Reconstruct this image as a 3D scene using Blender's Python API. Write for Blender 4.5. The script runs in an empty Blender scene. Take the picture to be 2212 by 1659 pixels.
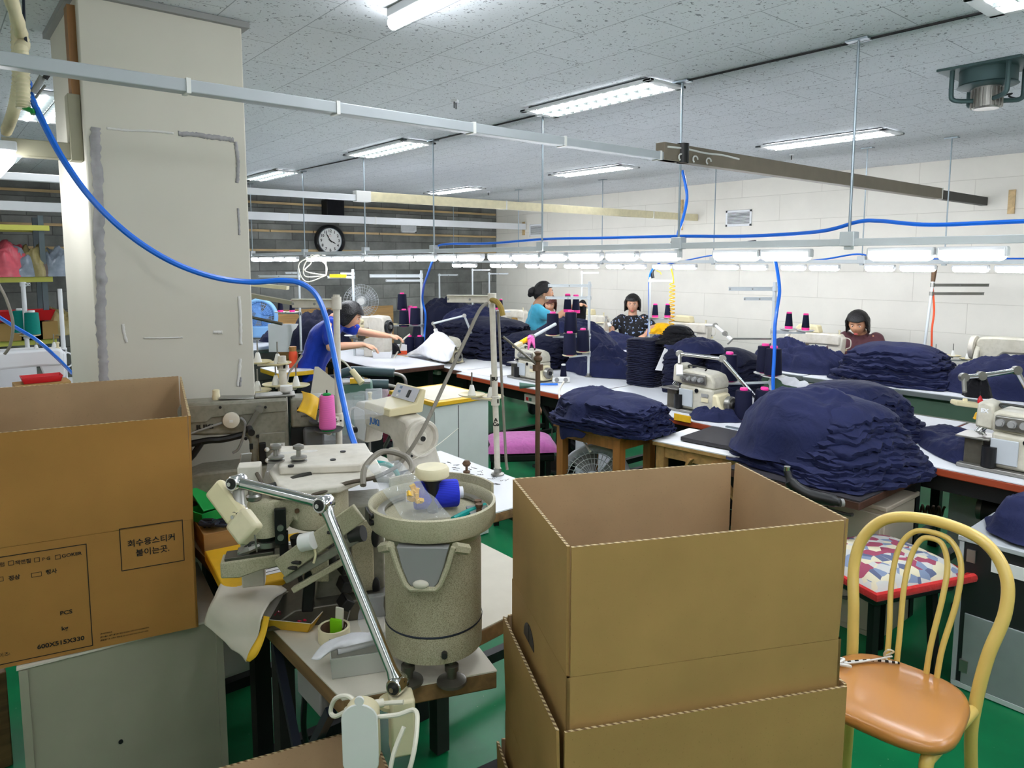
import bpy, bmesh, math, random
from mathutils import Vector, Matrix, Euler, noise
SC = bpy.context.scene
COL = SC.collection
PI = math.pi
rnd = random.Random(7)
V = Vector

# ---------------------------------------------------------------- camera (survey of the room: x right-far, y left-far, z up)
FPX, CX, CY, PITCH, YAW, EYE = 1540.0, 1106.0, 727.0, math.radians(6), math.radians(39.5), 1.72
FW = V((math.sin(YAW)*math.cos(PITCH), math.cos(YAW)*math.cos(PITCH), -math.sin(PITCH)))
RT = V((math.cos(YAW), -math.sin(YAW), 0))
UP = RT.cross(FW)
CAMP = V((0, 0, EYE))
def ray(px, py): return FW + RT*((px-CX)/FPX) - UP*((py-CY)/FPX)
def PZ(px, py, z):
    d = ray(px, py); return CAMP + d*((z-EYE)/d.z)
def PX(px, py, x):
    d = ray(px, py); return CAMP + d*(x/d.x)
def PY(px, py, y):
    d = ray(px, py); return CAMP + d*(y/d.y)
def PD(px, py, dep): return CAMP + ray(px, py)*dep
cd = bpy.data.cameras.new('camera'); cam = bpy.data.objects.new('camera', cd); COL.objects.link(cam)
cam.location = CAMP; cam.rotation_euler = (PI/2-PITCH, 0, -YAW)
cd.sensor_width = 36; cd.lens = FPX/2212*36; cd.shift_y = -(829.5-CY)/2212; cd.clip_start = .05; cd.clip_end = 60
SC.camera = cam
SC.view_settings.view_transform = 'Standard'; SC.view_settings.look = 'None'
SC.view_settings.gamma = 1; SC.view_settings.use_curve_mapping = False
SC.view_settings.exposure = 0.3
CY_ = SC.cycles; CY_.max_bounces = 6; CY_.diffuse_bounces = 3; CY_.glossy_bounces = 3; CY_.transmission_bounces = 3; CY_.transparent_max_bounces = 8; CY_.caustics_reflective = False; CY_.caustics_refractive = False; CY_.use_denoising = True; CY_.use_adaptive_sampling = True; CY_.adaptive_threshold = .1; CY_.adaptive_min_samples = 20; CY_.sample_clamp_indirect = 6

# ---------------------------------------------------------------- materials
def lin(c):
    c = c/255.0
    return c/12.92 if c <= .04045 else ((c+.055)/1.055)**2.4
def rgb(c): return (lin(c[0]), lin(c[1]), lin(c[2]), 1)
MATS = {}
def mat(name, col, rough=.6, metal=0, var=.12, scale=14, bump=0, bscale=60, spec=.4, emit=0, alpha=1, trans=0, sheen=0, aniso=None, coat=0):
    if name in MATS: return MATS[name]
    m = bpy.data.materials.new(name); m.use_nodes = True; nt = m.node_tree; N = nt.nodes; L = nt.links
    b = N['Principled BSDF']
    b.inputs['Roughness'].default_value = rough; b.inputs['Metallic'].default_value = metal
    b.inputs['Specular IOR Level'].default_value = spec
    if trans: b.inputs['Transmission Weight'].default_value = trans; b.inputs['IOR'].default_value = 1.12
    if alpha < 1: b.inputs['Alpha'].default_value = alpha
    if sheen: b.inputs['Sheen Weight'].default_value = sheen; b.inputs['Sheen Roughness'].default_value = .5
    if coat: b.inputs['Coat Weight'].default_value = coat; b.inputs['Coat Roughness'].default_value = .15
    c = rgb(col)
    tc = N.new('ShaderNodeTexCoord')
    if var:
        nz = N.new('ShaderNodeTexNoise'); nz.inputs['Scale'].default_value = scale; nz.inputs['Detail'].default_value = 4
        L.new(tc.outputs['Object'], nz.inputs['Vector'])
        mx = N.new('ShaderNodeMix'); mx.data_type = 'RGBA'
        mx.inputs[6].default_value = tuple(max(0, v*(1-var)) for v in c[:3])+(1,)
        mx.inputs[7].default_value = tuple(min(1, v*(1+var)) for v in c[:3])+(1,)
        L.new(nz.outputs['Fac'], mx.inputs[0]); L.new(mx.outputs[2], b.inputs['Base Color'])
    else: b.inputs['Base Color'].default_value = c
    if bump:
        n2 = N.new('ShaderNodeTexNoise'); n2.inputs['Scale'].default_value = bscale; n2.inputs['Detail'].default_value = 3
        L.new(tc.outputs['Object'], n2.inputs['Vector'])
        bp = N.new('ShaderNodeBump'); bp.inputs['Strength'].default_value = bump; bp.inputs['Distance'].default_value = .01
        L.new(n2.outputs['Fac'], bp.inputs['Height']); L.new(bp.outputs['Normal'], b.inputs['Normal'])
    if emit:
        b.inputs['Emission Color'].default_value = c; b.inputs['Emission Strength'].default_value = emit
    MATS[name] = m
    return m
def nodes_of(name):
    m = bpy.data.materials.new(name); m.use_nodes = True; MATS[name] = m
    return m, m.node_tree.nodes, m.node_tree.links, m.node_tree.nodes['Principled BSDF']
def ramp(N, p0, c0, p1, c1):
    r = N.new('ShaderNodeValToRGB'); e = r.color_ramp.elements
    e[0].position = p0; e[0].color = c0; e[1].position = p1; e[1].color = c1
    return r
def mixc(N, L, fac, a, b, mode='MIX'):
    x = N.new('ShaderNodeMix'); x.data_type = 'RGBA'; x.blend_type = mode
    for s, v in ((0, fac), (6, a), (7, b)):
        if hasattr(v, 'links'): L.new(v, x.inputs[s])
        else: x.inputs[s].default_value = v
    return x.outputs[2]
def ceiling_mat():
    m, N, L, b = nodes_of('acoustic_tile')
    tc = N.new('ShaderNodeTexCoord')
    mp = N.new('ShaderNodeMapping'); L.new(tc.outputs['Object'], mp.inputs[0])
    # short fissures: thresholded noise of two grains
    n1 = N.new('ShaderNodeTexNoise'); n1.inputs['Scale'].default_value = 62; n1.inputs['Detail'].default_value = 1.2; n1.inputs['Distortion'].default_value = .9
    L.new(mp.outputs[0], n1.inputs['Vector'])
    r1 = ramp(N, .655, (0, 0, 0, 1), .69, (1, 1, 1, 1)); L.new(n1.outputs['Fac'], r1.inputs[0])
    n2 = N.new('ShaderNodeTexNoise'); n2.inputs['Scale'].default_value = 95; n2.inputs['Detail'].default_value = 2
    L.new(mp.outputs[0], n2.inputs['Vector'])
    r2 = ramp(N, .66, (0, 0, 0, 1), .7, (.7, .7, .7, 1)); L.new(n2.outputs['Fac'], r2.inputs[0])
    ad = mixc(N, L, 1.0, r1.outputs[0], r2.outputs[0], 'ADD')
    br = N.new('ShaderNodeTexBrick'); br.offset = .5
    br.inputs['Scale'].default_value = 1; br.inputs['Brick Width'].default_value = .6; br.inputs['Row Height'].default_value = .3
    br.inputs['Mortar Size'].default_value = .0022; br.inputs['Mortar Smooth'].default_value = .2
    br.inputs['Color1'].default_value = rgb((206, 210, 214)); br.inputs['Color2'].default_value = rgb((211, 215, 219)); br.inputs['Mortar'].default_value = rgb((150, 155, 160))
    mp2 = N.new('ShaderNodeMapping'); mp2.inputs['Rotation'].default_value = (0, 0, PI/2); L.new(tc.outputs['Object'], mp2.inputs[0]); L.new(mp2.outputs[0], br.inputs['Vector'])
    col = mixc(N, L, ad, br.outputs['Color'], rgb((128, 132, 137)))
    L.new(col, b.inputs['Base Color']); b.inputs['Roughness'].default_value = .9
    return m
def block_mat(name, c1, c2, mort, w, h, ms, var, rough=.9, bump=.5, axis='x'):
    m, N, L, b = nodes_of(name)
    tc = N.new('ShaderNodeTexCoord'); sp = N.new('ShaderNodeSeparateXYZ'); L.new(tc.outputs['Object'], sp.inputs[0])
    cb = N.new('ShaderNodeCombineXYZ'); L.new(sp.outputs['X' if axis == 'x' else 'Y'], cb.inputs[0]); L.new(sp.outputs['Z'], cb.inputs[1])
    br = N.new('ShaderNodeTexBrick'); br.inputs['Scale'].default_value = 1
    br.inputs['Brick Width'].default_value = w; br.inputs['Row Height'].default_value = h; br.inputs['Mortar Size'].default_value = ms; br.inputs['Mortar Smooth'].default_value = .4
    br.inputs['Color1'].default_value = rgb(c1); br.inputs['Color2'].default_value = rgb(c2); br.inputs['Mortar'].default_value = rgb(mort)
    L.new(cb.outputs[0], br.inputs['Vector'])
    nz = N.new('ShaderNodeTexNoise'); nz.inputs['Scale'].default_value = 3.2; nz.inputs['Detail'].default_value = 7; nz.inputs['Roughness'].default_value = .62
    L.new(tc.outputs['Object'], nz.inputs['Vector'])
    r = ramp(N, .3, (1-var,)*3+(1,), .7, (1+var,)*3+(1,)); L.new(nz.outputs['Fac'], r.inputs[0])
    col = mixc(N, L, 1.0, br.outputs['Color'], r.outputs[0], 'MULTIPLY')
    L.new(col, b.inputs['Base Color']); b.inputs['Roughness'].default_value = rough
    bp = N.new('ShaderNodeBump'); bp.inputs['Strength'].default_value = bump; bp.inputs['Distance'].default_value = .004; bp.invert = True
    L.new(br.outputs['Fac'], bp.inputs['Height']); L.new(bp.outputs['Normal'], b.inputs['Normal'])
    return m
def floor_mat():
    m, N, L, b = nodes_of('green_epoxy')
    tc = N.new('ShaderNodeTexCoord'); nz = N.new('ShaderNodeTexNoise'); nz.inputs['Scale'].default_value = 2.5; nz.inputs['Detail'].default_value = 8
    L.new(tc.outputs['Object'], nz.inputs['Vector'])
    r = ramp(N, .3, rgb((4, 98, 58)), .75, rgb((18, 130, 78))); L.new(nz.outputs['Fac'], r.inputs[0])
    n2 = N.new('ShaderNodeTexNoise'); n2.inputs['Scale'].default_value = 55; n2.inputs['Detail'].default_value = 2; L.new(tc.outputs['Object'], n2.inputs['Vector'])
    r2 = ramp(N, .74, (0, 0, 0, 1), .78, (.8, .8, .8, 1)); L.new(n2.outputs['Fac'], r2.inputs[0])
    L.new(mixc(N, L, r2.outputs[0], r.outputs[0], rgb((150, 170, 150))), b.inputs['Base Color'])
    b.inputs['Roughness'].default_value = .33; b.inputs['Specular IOR Level'].default_value = .3
    return m
def cardboard_mat(name, c, edge=False):
    m, N, L, b = nodes_of(name)
    tc = N.new('ShaderNodeTexCoord')
    nz = N.new('ShaderNodeTexNoise'); nz.inputs['Scale'].default_value = 5; nz.inputs['Detail'].default_value = 6; L.new(tc.outputs['Object'], nz.inputs['Vector'])
    d = rgb(c)
    r = ramp(N, .3, tuple(v*.9 for v in d[:3])+(1,), .7, tuple(v*1.08 for v in d[:3])+(1,)); L.new(nz.outputs['Fac'], r.inputs[0])
    n2 = N.new('ShaderNodeTexNoise'); n2.inputs['Scale'].default_value = 260; n2.inputs['Detail'].default_value = 2; L.new(tc.outputs['Object'], n2.inputs['Vector'])
    r2 = ramp(N, .66, (0, 0, 0, 1), .74, (.5, .5, .5, 1)); L.new(n2.outputs['Fac'], r2.inputs[0])
    L.new(mixc(N, L, r2.outputs[0], r.outputs[0], tuple(v*.6 for v in d[:3])+(1,)), b.inputs['Base Color'])
    b.inputs['Roughness'].default_value = .75; b.inputs['Specular IOR Level'].default_value = .25
    if edge:   # fluted edge: fine zigzag of light paper and dark gaps
        wv = N.new('ShaderNodeTexWave'); wv.inputs['Scale'].default_value = 42; wv.inputs['Distortion'].default_value = 2; wv.bands_direction = 'DIAGONAL'
        L.new(tc.outputs['Object'], wv.inputs['Vector'])
        r3 = ramp(N, .35, rgb((112, 88, 58)), .6, rgb((200, 180, 138))); L.new(wv.outputs['Fac'], r3.inputs[0]); L.new(r3.outputs[0], b.inputs['Base Color'])
    return m
def wood_mat(name, c, axis=0, k=.25, rough=.55):
    m, N, L, b = nodes_of(name)
    tc = N.new('ShaderNodeTexCoord'); mp = N.new('ShaderNodeMapping'); s = [18, 18, 18]; s[axis] = 1.6; mp.inputs['Scale'].default_value = s
    L.new(tc.outputs['Object'], mp.inputs[0]); nz = N.new('ShaderNodeTexNoise'); nz.inputs['Scale'].default_value = 1.5; nz.inputs['Detail'].default_value = 6; nz.inputs['Distortion'].default_value = .6
    L.new(mp.outputs[0], nz.inputs['Vector']); d = rgb(c)
    r = ramp(N, .3, tuple(v*(1-k) for v in d[:3])+(1,), .7, tuple(v*(1+k) for v in d[:3])+(1,)); L.new(nz.outputs['Fac'], r.inputs[0])
    L.new(r.outputs[0], b.inputs['Base Color']); b.inputs['Roughness'].default_value = rough
    return m
def cloth_mat(name, c, fold=.35, fscale=9, sheen=.35):
    m, N, L, b = nodes_of(name)
    tc = N.new('ShaderNodeTexCoord')
    n1 = N.new('ShaderNodeTexNoise'); n1.inputs['Scale'].default_value = fscale; n1.inputs['Detail'].default_value = 5; n1.inputs['Distortion'].default_value = 1.2; L.new(tc.outputs['Object'], n1.inputs['Vector'])
    bp = N.new('ShaderNodeBump'); bp.inputs['Strength'].default_value = fold; bp.inputs['Distance'].default_value = .03; L.new(n1.outputs['Fac'], bp.inputs['Height']); L.new(bp.outputs['Normal'], b.inputs['Normal'])
    d = rgb(c); r = ramp(N, .25, tuple(v*.85 for v in d[:3])+(1,), .75, tuple(v*1.15 for v in d[:3])+(1,)); L.new(n1.outputs['Fac'], r.inputs[0]); L.new(r.outputs[0], b.inputs['Base Color'])
    b.inputs['Roughness'].default_value = .8; b.inputs['Specular IOR Level'].default_value = .25; b.inputs['Sheen Weight'].default_value = sheen; b.inputs['Sheen Roughness'].default_value = .4
    return m
def yarn_mat(name, c, rough=.7):
    m, N, L, b = nodes_of(name)
    tc = N.new('ShaderNodeTexCoord'); wv = N.new('ShaderNodeTexWave'); wv.bands_direction = 'Z'; wv.inputs['Scale'].default_value = 90; wv.inputs['Distortion'].default_value = 1.5
    L.new(tc.outputs['Object'], wv.inputs['Vector']); d = rgb(c)
    r = ramp(N, .2, tuple(v*.8 for v in d[:3])+(1,), .8, tuple(min(1, v*1.12) for v in d[:3])+(1,)); L.new(wv.outputs['Fac'], r.inputs[0]); L.new(r.outputs[0], b.inputs['Base Color'])
    b.inputs['Roughness'].default_value = rough; b.inputs['Specular IOR Level'].default_value = .2
    return m
def speckle_mat(name, c, c2, scale=130, rough=.5):
    m, N, L, b = nodes_of(name)
    tc = N.new('ShaderNodeTexCoord'); nz = N.new('ShaderNodeTexNoise'); nz.inputs['Scale'].default_value = scale; nz.inputs['Detail'].default_value = 3; L.new(tc.outputs['Object'], nz.inputs['Vector'])
    r = ramp(N, .34, rgb(c2), .56, rgb(c)); L.new(nz.outputs['Fac'], r.inputs[0])
    n2 = N.new('ShaderNodeTexNoise'); n2.inputs['Scale'].default_value = 7; n2.inputs['Detail'].default_value = 5; L.new(tc.outputs['Object'], n2.inputs['Vector'])
    r2 = ramp(N, .3, (.86, .845, .8, 1), .5, (1, 1, 1, 1)); L.new(n2.outputs['Fac'], r2.inputs[0])
    L.new(mixc(N, L, 1.0, r.outputs[0], r2.outputs[0], 'MULTIPLY'), b.inputs['Base Color']); b.inputs['Roughness'].default_value = rough
    return m
ceiling_mat(); floor_mat()
block_mat('grey_block', (100, 102, 98), (134, 135, 130), (92, 92, 89), .44, .2, .006, .34)
block_mat('painted_block', (226, 222, 211), (229, 225, 214), (205, 200, 188), .92, .27, .003, .035, rough=.6, bump=.35, axis='y')
cardboard_mat('kraft', (172, 138, 84)); cardboard_mat('kraft_inside', (176, 148, 112)); cardboard_mat('kraft_brown', (168, 122, 62)); cardboard_mat('kraft_edge', (190, 165, 120), True)
wood_mat('pale_batten', (196, 168, 122), 0); wood_mat('brown_wood', (142, 98, 52), 2); wood_mat('ply', (178, 138, 84), 0); wood_mat('red_edge', (148, 62, 34), 1, .2, .4); wood_mat('dark_edge', (78, 50, 38), 1, .3, .5)
wood_mat('dirty_edge', (120, 92, 56), 1, .4, .8); wood_mat('old_plank', (112, 84, 54), 0, .4); wood_mat('tan_handle', (170, 122, 66), 2)
cloth_mat('navy', (25, 31, 67), sheen=.04); cloth_mat('navy_dark', (17, 21, 46), sheen=.03); cloth_mat('black_cloth', (17, 17, 22), sheen=.1); cloth_mat('white_cloth', (232, 232, 236), .3, 7); cloth_mat('maroon_cloth', (98, 24, 44)); cloth_mat('yellow_cloth', (250, 190, 20), .4, 30)
cloth_mat('pink_cushion', (178, 96, 158), .2, 25); cloth_mat('red_cloth', (196, 40, 38), .2, 20)
wood_mat('stool_wood', (168, 108, 50), 2); yarn_mat('navy_yarn', (17, 20, 46)); yarn_mat('pink_yarn', (232, 112, 182)); yarn_mat('blue_yarn', (40, 52, 190)); yarn_mat('teal_yarn', (10, 128, 116)); yarn_mat('black_yarn', (26, 26, 34))
speckle_mat('putty', (186, 180, 152), (160, 154, 126), 420); speckle_mat('cream_metal', (214, 208, 194), (206, 200, 186), 40); speckle_mat('grey_green_metal', (134, 132, 118), (122, 120, 106), 60)
speckle_mat('overlock_paint', (194, 190, 174), (184, 180, 164), 45); speckle_mat('cylinder_paint', (184, 176, 148), (128, 120, 94), 520, .6)
mat('column_paint', (204, 200, 186), .75, var=.05, scale=3); mat('column_white', (204, 200, 190), .75, var=.04, scale=3)
mat('plaster', (158, 156, 156), .9, var=.3, scale=30); mat('plaster_white', (214, 212, 206), .9, var=.05)
mat('white_paint', (226, 228, 230), .45, var=.03); mat('white_plastic', (232, 232, 228), .4, var=.02); mat('ivory', (226, 214, 172), .42, var=.04); mat('ivory_dirty', (222, 212, 176), .45, var=.15, scale=25)
mat('grey_trunk', (178, 184, 188), .4, var=.06); mat('brown_trunk', (124, 114, 98), .5, var=.15); mat('galv', (160, 172, 180), .35, .7, var=.1); mat('galv_white', (206, 212, 214), .4, .1, var=.05)
mat('dark_metal', (52, 52, 50), .5, .4, var=.25); mat('black_metal', (20, 20, 20), .45, .2, var=.1); mat('chrome', (215, 215, 215), .14, 1, var=.05); mat('steel', (150, 148, 142), .35, .8, var=.12); mat('oily_steel', (96, 92, 82), .4, .6, var=.3, scale=40); mat('reflector_grey', (66, 72, 72), .4, var=0); mat('louvre_grey', (112, 120, 118), .4, var=0)
mat('rust', (100, 76, 56), .6, .4, var=.3)
mat('black_plastic', (24, 24, 26), .4, var=.05); mat('grey_plastic', (140, 140, 138), .5, var=.05); mat('dark_grey_plastic', (84, 84, 84), .5, var=.08)
mat('blue_hose', (26, 112, 226), .3, var=.04, coat=.3); mat('teal_hose', (16, 140, 132), .35, var=.04); mat('grey_cable', (126, 120, 108), .5, var=.08); mat('white_cable', (226, 222, 205), .45, var=.04); mat('black_cable', (26, 26, 28), .5, var=.05); mat('brown_cable', (84, 74, 62), .5, var=.1)
mat('pink_plastic', (255, 60, 160), .4, var=0); mat('white_cone', (236, 236, 236), .4, var=0); mat('green_plastic', (22, 150, 66), .35, var=.05); mat('lime', (130, 205, 20), .5, var=0); mat('teal_plastic', (0, 120, 100), .4, var=0)
mat('red_plastic', (206, 32, 40), .35, var=.05); mat('orange_plastic', (226, 84, 44), .35, var=.05); mat('lightblue', (140, 190, 240), .35, var=.03); mat('blue_plastic', (120, 170, 232), .4, var=.03); mat('lilac', (196, 196, 204), .5, var=.02)
mat('yellow_tape', (226, 178, 40), .45, var=.12, scale=40); mat('paper', (236, 236, 236), .7, var=.03); mat('paper_grey', (212, 206, 190), .75, var=.08); mat('table_white', (226, 228, 232), .4, var=.04, scale=4); mat('grey_edge', (112, 118, 118), .5, var=.1); mat('green_frame', (84, 112, 92), .5, var=.1); mat('teal_machine', (84, 118, 104), .45, var=.15)
mat('clear_film', (236, 240, 246), .08, var=0, alpha=.2, spec=1.0); mat('clear_box', (206, 208, 198), .2, var=.05, alpha=.55); mat('cage', (200, 204, 206), .4, .3, var=0)
mat('ink', (30, 26, 22), .8, var=0); mat('ink_grey', (96, 96, 98), .8, var=0); mat('juki_blue', (40, 110, 190), .5, var=0); mat('dark_glass', (22, 24, 28), .15, var=0)
mat('tube_light', (244, 248, 255), .4, var=0, emit=50); mat('ceiling_tube', (246, 249, 255), .4, var=0, emit=29); mat('batten_tube', (246, 249, 255), .4, var=0, emit=34); mat('lamp_glow', (248, 250, 255), .4, var=0, emit=22); mat('small_glow', (250, 252, 255), .4, var=0, emit=1.2)
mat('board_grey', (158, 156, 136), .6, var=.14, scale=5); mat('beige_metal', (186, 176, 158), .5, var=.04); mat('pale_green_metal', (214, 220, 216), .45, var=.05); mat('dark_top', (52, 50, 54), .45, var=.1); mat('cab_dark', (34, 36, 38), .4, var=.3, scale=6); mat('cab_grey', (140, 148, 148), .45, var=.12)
mat('chair_yellow', (228, 196, 108), .3, var=.03, coat=.3); mat('seat_tan', (190, 130, 66), .28, var=.12, scale=4, coat=.3); mat('vinyl_green', (70, 88, 92), .3, var=.05); mat('olive_rag', (150, 126, 60), .8, var=.1)
mat('skin', (226, 172, 142), .55, var=.05, scale=30); mat('skin_tan', (206, 152, 118), .55, var=.05, scale=30); mat('hair_black', (20, 17, 18), .45, var=.2, scale=60, bump=.6, bscale=90); mat('hair_brown', (84, 38, 30), .45, var=.2, scale=60, bump=.6, bscale=90)
mat('lips', (186, 84, 84), .5, var=0); mat('eye_white', (228, 224, 220), .3, var=0); mat('brow', (40, 30, 28), .7, var=0)
cloth_mat('shirt_blue', (26, 58, 172), .3, 8); cloth_mat('shirt_cyan', (84, 186, 216), .25, 8); cloth_mat('shirt_black', (26, 26, 30), .3, 8); cloth_mat('shirt_maroon', (88, 52, 58), .3, 8); cloth_mat('trousers', (40, 42, 52), .3, 8)
def floral():
    m, N, L, b = nodes_of('shirt_floral'); tc = N.new('ShaderNodeTexCoord'); nz = N.new('ShaderNodeTexNoise'); nz.inputs['Scale'].default_value = 34; nz.inputs['Detail'].default_value = 2; L.new(tc.outputs['Object'], nz.inputs['Vector'])
    r = ramp(N, .60, rgb((24, 24, 29)), .64, rgb((150, 172, 214))); L.new(nz.outputs['Fac'], r.inputs[0]); L.new(r.outputs[0], b.inputs['Base Color']); b.inputs['Roughness'].default_value = .85
floral()
mat('bag_pink', (206, 92, 104), .35, var=.35, scale=18); mat('bag_grey', (128, 138, 150), .3, var=.4, scale=22); mat('bag_olive', (150, 138, 92), .35, var=.4, scale=22); mat('bag_brown', (104, 90, 84), .35, var=.4, scale=20); mat('rack_yellow', (206, 204, 96), .5, var=.05); mat('rack_grey', (92, 104, 108), .5, var=.1)
mat('red_button', (176, 28, 62), .3, var=.15); mat('mirror_grey', (128, 148, 172), .25, var=.1)

# ---------------------------------------------------------------- mesh helpers
def sm(pts, n=6, closed=False):
    """Catmull-Rom through points"""
    P = [V(p) for p in pts]; out = []
    k = len(P)
    for i in range(k if closed else k-1):
        a = P[(i-1) % k] if (closed or i > 0) else P[i]; b = P[i]; c = P[(i+1) % k]; d = P[(i+2) % k] if (closed or i+2 < k) else P[(i+1) % k]
        for j in range(n):
            t = j/n
            out.append(.5*((2*b)+(c-a)*t+(2*a-5*b+4*c-d)*t*t+(3*b-a-3*c+d)*t**3))
    if not closed: out.append(P[-1])
    return out
def basis(o, x, n):
    """matrix with local x along x, local z along n"""
    z = V(n).normalized(); x = V(x); x = (x-z*x.dot(z)).normalized(); y = z.cross(x)
    m = Matrix((x, y, z)).transposed().to_4x4(); m.translation = V(o); return m
class B:
    def __init__(s, default=None): s.bm = bmesh.new(); s.ms = []; s.ci = 0; s.M = Matrix()
    def m(s, name):
        if name not in s.ms: s.ms.append(name)
        s.ci = s.ms.index(name); return s
    def v(s, p): return s.bm.verts.new(s.M @ V(p))
    def f(s, vs):
        try: f = s.bm.faces.new(vs); f.material_index = s.ci; return f
        except ValueError: return None
    def box(s, c, d, R=None, taper=1.0):
        R = R or Matrix.Identity(3)
        if isinstance(R, (tuple, list)): R = Euler(R).to_matrix()
        c = V(c); h = V(d)/2; q = []
        for z in (-1, 1):
            k = taper if z > 0 else 1
            for x, y in ((-1, -1), (1, -1), (1, 1), (-1, 1)): q.append(s.v(c+R @ V((x*h.x*k, y*h.y*k, z*h.z))))
        for a in ((3, 2, 1, 0), (4, 5, 6, 7), (0, 1, 5, 4), (1, 2, 6, 5), (2, 3, 7, 6), (3, 0, 4, 7)): s.f([q[i] for i in a])
        return s
    def bar(s, p0, p1, w, h, up=(0, 0, 1)):
        p0 = V(p0); p1 = V(p1); d = (p1-p0); u = V(up)
        if abs(d.normalized().dot(u)) > .98: u = V((1, 0, 0))
        z = d.normalized(); x = u.cross(z).normalized(); y = z.cross(x)
        R = Matrix((x, y, z)).transposed()
        return s.box((p0+p1)/2, (w, h, d.length), R)
    def cyl(s, p0, p1, r0, r1=None, n=16, cap=True):
        return s.tube([p0, p1], [r0, r0 if r1 is None else r1], n, cap=cap)
    def tube(s, pts, r, n=8, closed=False, cap=True, flat=1.0):
        P = [V(p) for p in pts]; k = len(P); rr = r if isinstance(r, (list, tuple)) else [r]*k
        t0 = (P[1]-P[0]).normalized(); u = V((0, 0, 1))
        if abs(t0.dot(u)) > .95: u = V((1, 0, 0))
        x = (u-t0*u.dot(t0)).normalized(); rings = []
        for i in range(k):
            t = (P[(i+1) % k]-P[i-1]) if (closed or 0 < i < k-1) else (P[1]-P[0] if i == 0 else P[-1]-P[-2])
            if t.length < 1e-9: t = t0
            t = t.normalized(); x = x-t*x.dot(t)
            if x.length < 1e-6: x = t.orthogonal()
            x.normalize(); y = t.cross(x)
            rings.append([s.v(P[i]+(x*math.cos(2*PI*j/n)+y*math.sin(2*PI*j/n)*flat)*rr[i]) for j in range(n)])
        for i in range(k if closed else k-1):
            a = rings[i]; b = rings[(i+1) % k]
            for j in range(n): s.f((a[j], a[(j+1) % n], b[(j+1) % n], b[j]))
        if cap and not closed: s.f(rings[0][::-1]); s.f(rings[-1])
        return s
    def lathe(s, prof, M=None, n=24, cap=True):
        M = M or Matrix(); rings = []
        for r, z in prof: rings.append([s.v(M @ V((r*math.cos(2*PI*j/n), r*math.sin(2*PI*j/n), z))) for j in range(n)])
        for a, b in zip(rings, rings[1:]):
            for j in range(n): s.f((a[j], a[(j+1) % n], b[(j+1) % n], b[j]))
        if cap:
            if prof[0][0] > 1e-4: s.f(rings[0][::-1])
            if prof[-1][0] > 1e-4: s.f(rings[-1])
        return s
    def prism(s, pts, h0, h1, plane='xz', M=None, scale1=1.0):
        """outline pts extruded; plane xz -> along y, xy -> along z, yz -> along x"""
        M = M or Matrix()
        mk = {'xz': lambda a, b, h: V((a, h, b)), 'xy': lambda a, b, h: V((a, b, h)), 'yz': lambda a, b, h: V((h, a, b))}[plane]
        ca = sum(p[0] for p in pts)/len(pts); cb = sum(p[1] for p in pts)/len(pts)
        A = [s.v(M @ mk(a, b, h0)) for a, b in pts]; Bv = [s.v(M @ mk(ca+(a-ca)*scale1, cb+(b-cb)*scale1, h1)) for a, b in pts]
        k = len(pts)
        s.f(A[::-1]); s.f(Bv)
        for i in range(k): s.f((A[i], A[(i+1) % k], Bv[(i+1) % k], Bv[i]))
        return s
    def ball(s, c, r, n=14, k=9, R=None):
        c = V(c); r = V((r, r, r)) if isinstance(r, (int, float)) else V(r); R = R or Matrix.Identity(3)
        top = s.v(c+R @ V((0, 0, r.z))); bot = s.v(c-R @ V((0, 0, r.z))); rings = []
        for i in range(1, k):
            a = PI*i/k
            rings.append([s.v(c+R @ V((r.x*math.sin(a)*math.cos(2*PI*j/n), r.y*math.sin(a)*math.sin(2*PI*j/n), r.z*math.cos(a)))) for j in range(n)])
        for j in range(n): s.f((top, rings[0][j], rings[0][(j+1) % n])); s.f((bot, rings[-1][(j+1) % n], rings[-1][j]))
        for a, b in zip(rings, rings[1:]):
            for j in range(n): s.f((a[j], b[j], b[(j+1) % n], a[(j+1) % n]))
        return s
    def grid(s, nx, ny, fn, flip=False):
        q = [[s.v(fn(i/nx, j/ny)) for j in range(ny+1)] for i in range(nx+1)]
        for i in range(nx):
            for j in range(ny):
                a = (q[i][j], q[i+1][j], q[i+1][j+1], q[i][j+1]); s.f(a[::-1] if flip else a)
        return q
    def slab(s, nx, ny, fn, t):
        """closed sheet of thickness t under fn"""
        a = s.grid(nx, ny, fn); b = s.grid(nx, ny, lambda u, v: V(fn(u, v))-V((0, 0, t)), True)
        edge = [(i, 0) for i in range(nx)]+[(nx, j) for j in range(ny)]+[(i, ny) for i in range(nx, 0, -1)]+[(0, j) for j in range(ny, 0, -1)]
        for k in range(len(edge)):
            (i, j), (p, q) = edge[k], edge[(k+1) % len(edge)]
            s.f((a[i][j], b[i][j], b[p][q], a[p][q]))
        return s
    def build(s, name, m=None, parent=None, bevel=0, smooth=38, solid=0, sub=0):
        s.bm.normal_update(); bmesh.ops.recalc_face_normals(s.bm, faces=s.bm.faces)
        me = bpy.data.meshes.new(name); s.bm.to_mesh(me); s.bm.free()
        for k in (s.ms if s.ms else [m]): me.materials.append(MATS[k])
        o = bpy.data.objects.new(name, me); COL.objects.link(o); o.parent = parent
        if smooth:
            me.shade_smooth()
            if smooth < 170: me.set_sharp_from_angle(angle=math.radians(smooth))
        if solid: q = o.modifiers.new('solid', 'SOLIDIFY'); q.thickness = solid; q.offset = 0
        if bevel: q = o.modifiers.new('bevel', 'BEVEL'); q.width = bevel; q.segments = 2; q.limit_method = 'ANGLE'; q.angle_limit = math.radians(40)
        if sub: q = o.modifiers.new('sub', 'SUBSURF'); q.levels = sub; q.render_levels = sub
        return o
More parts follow.
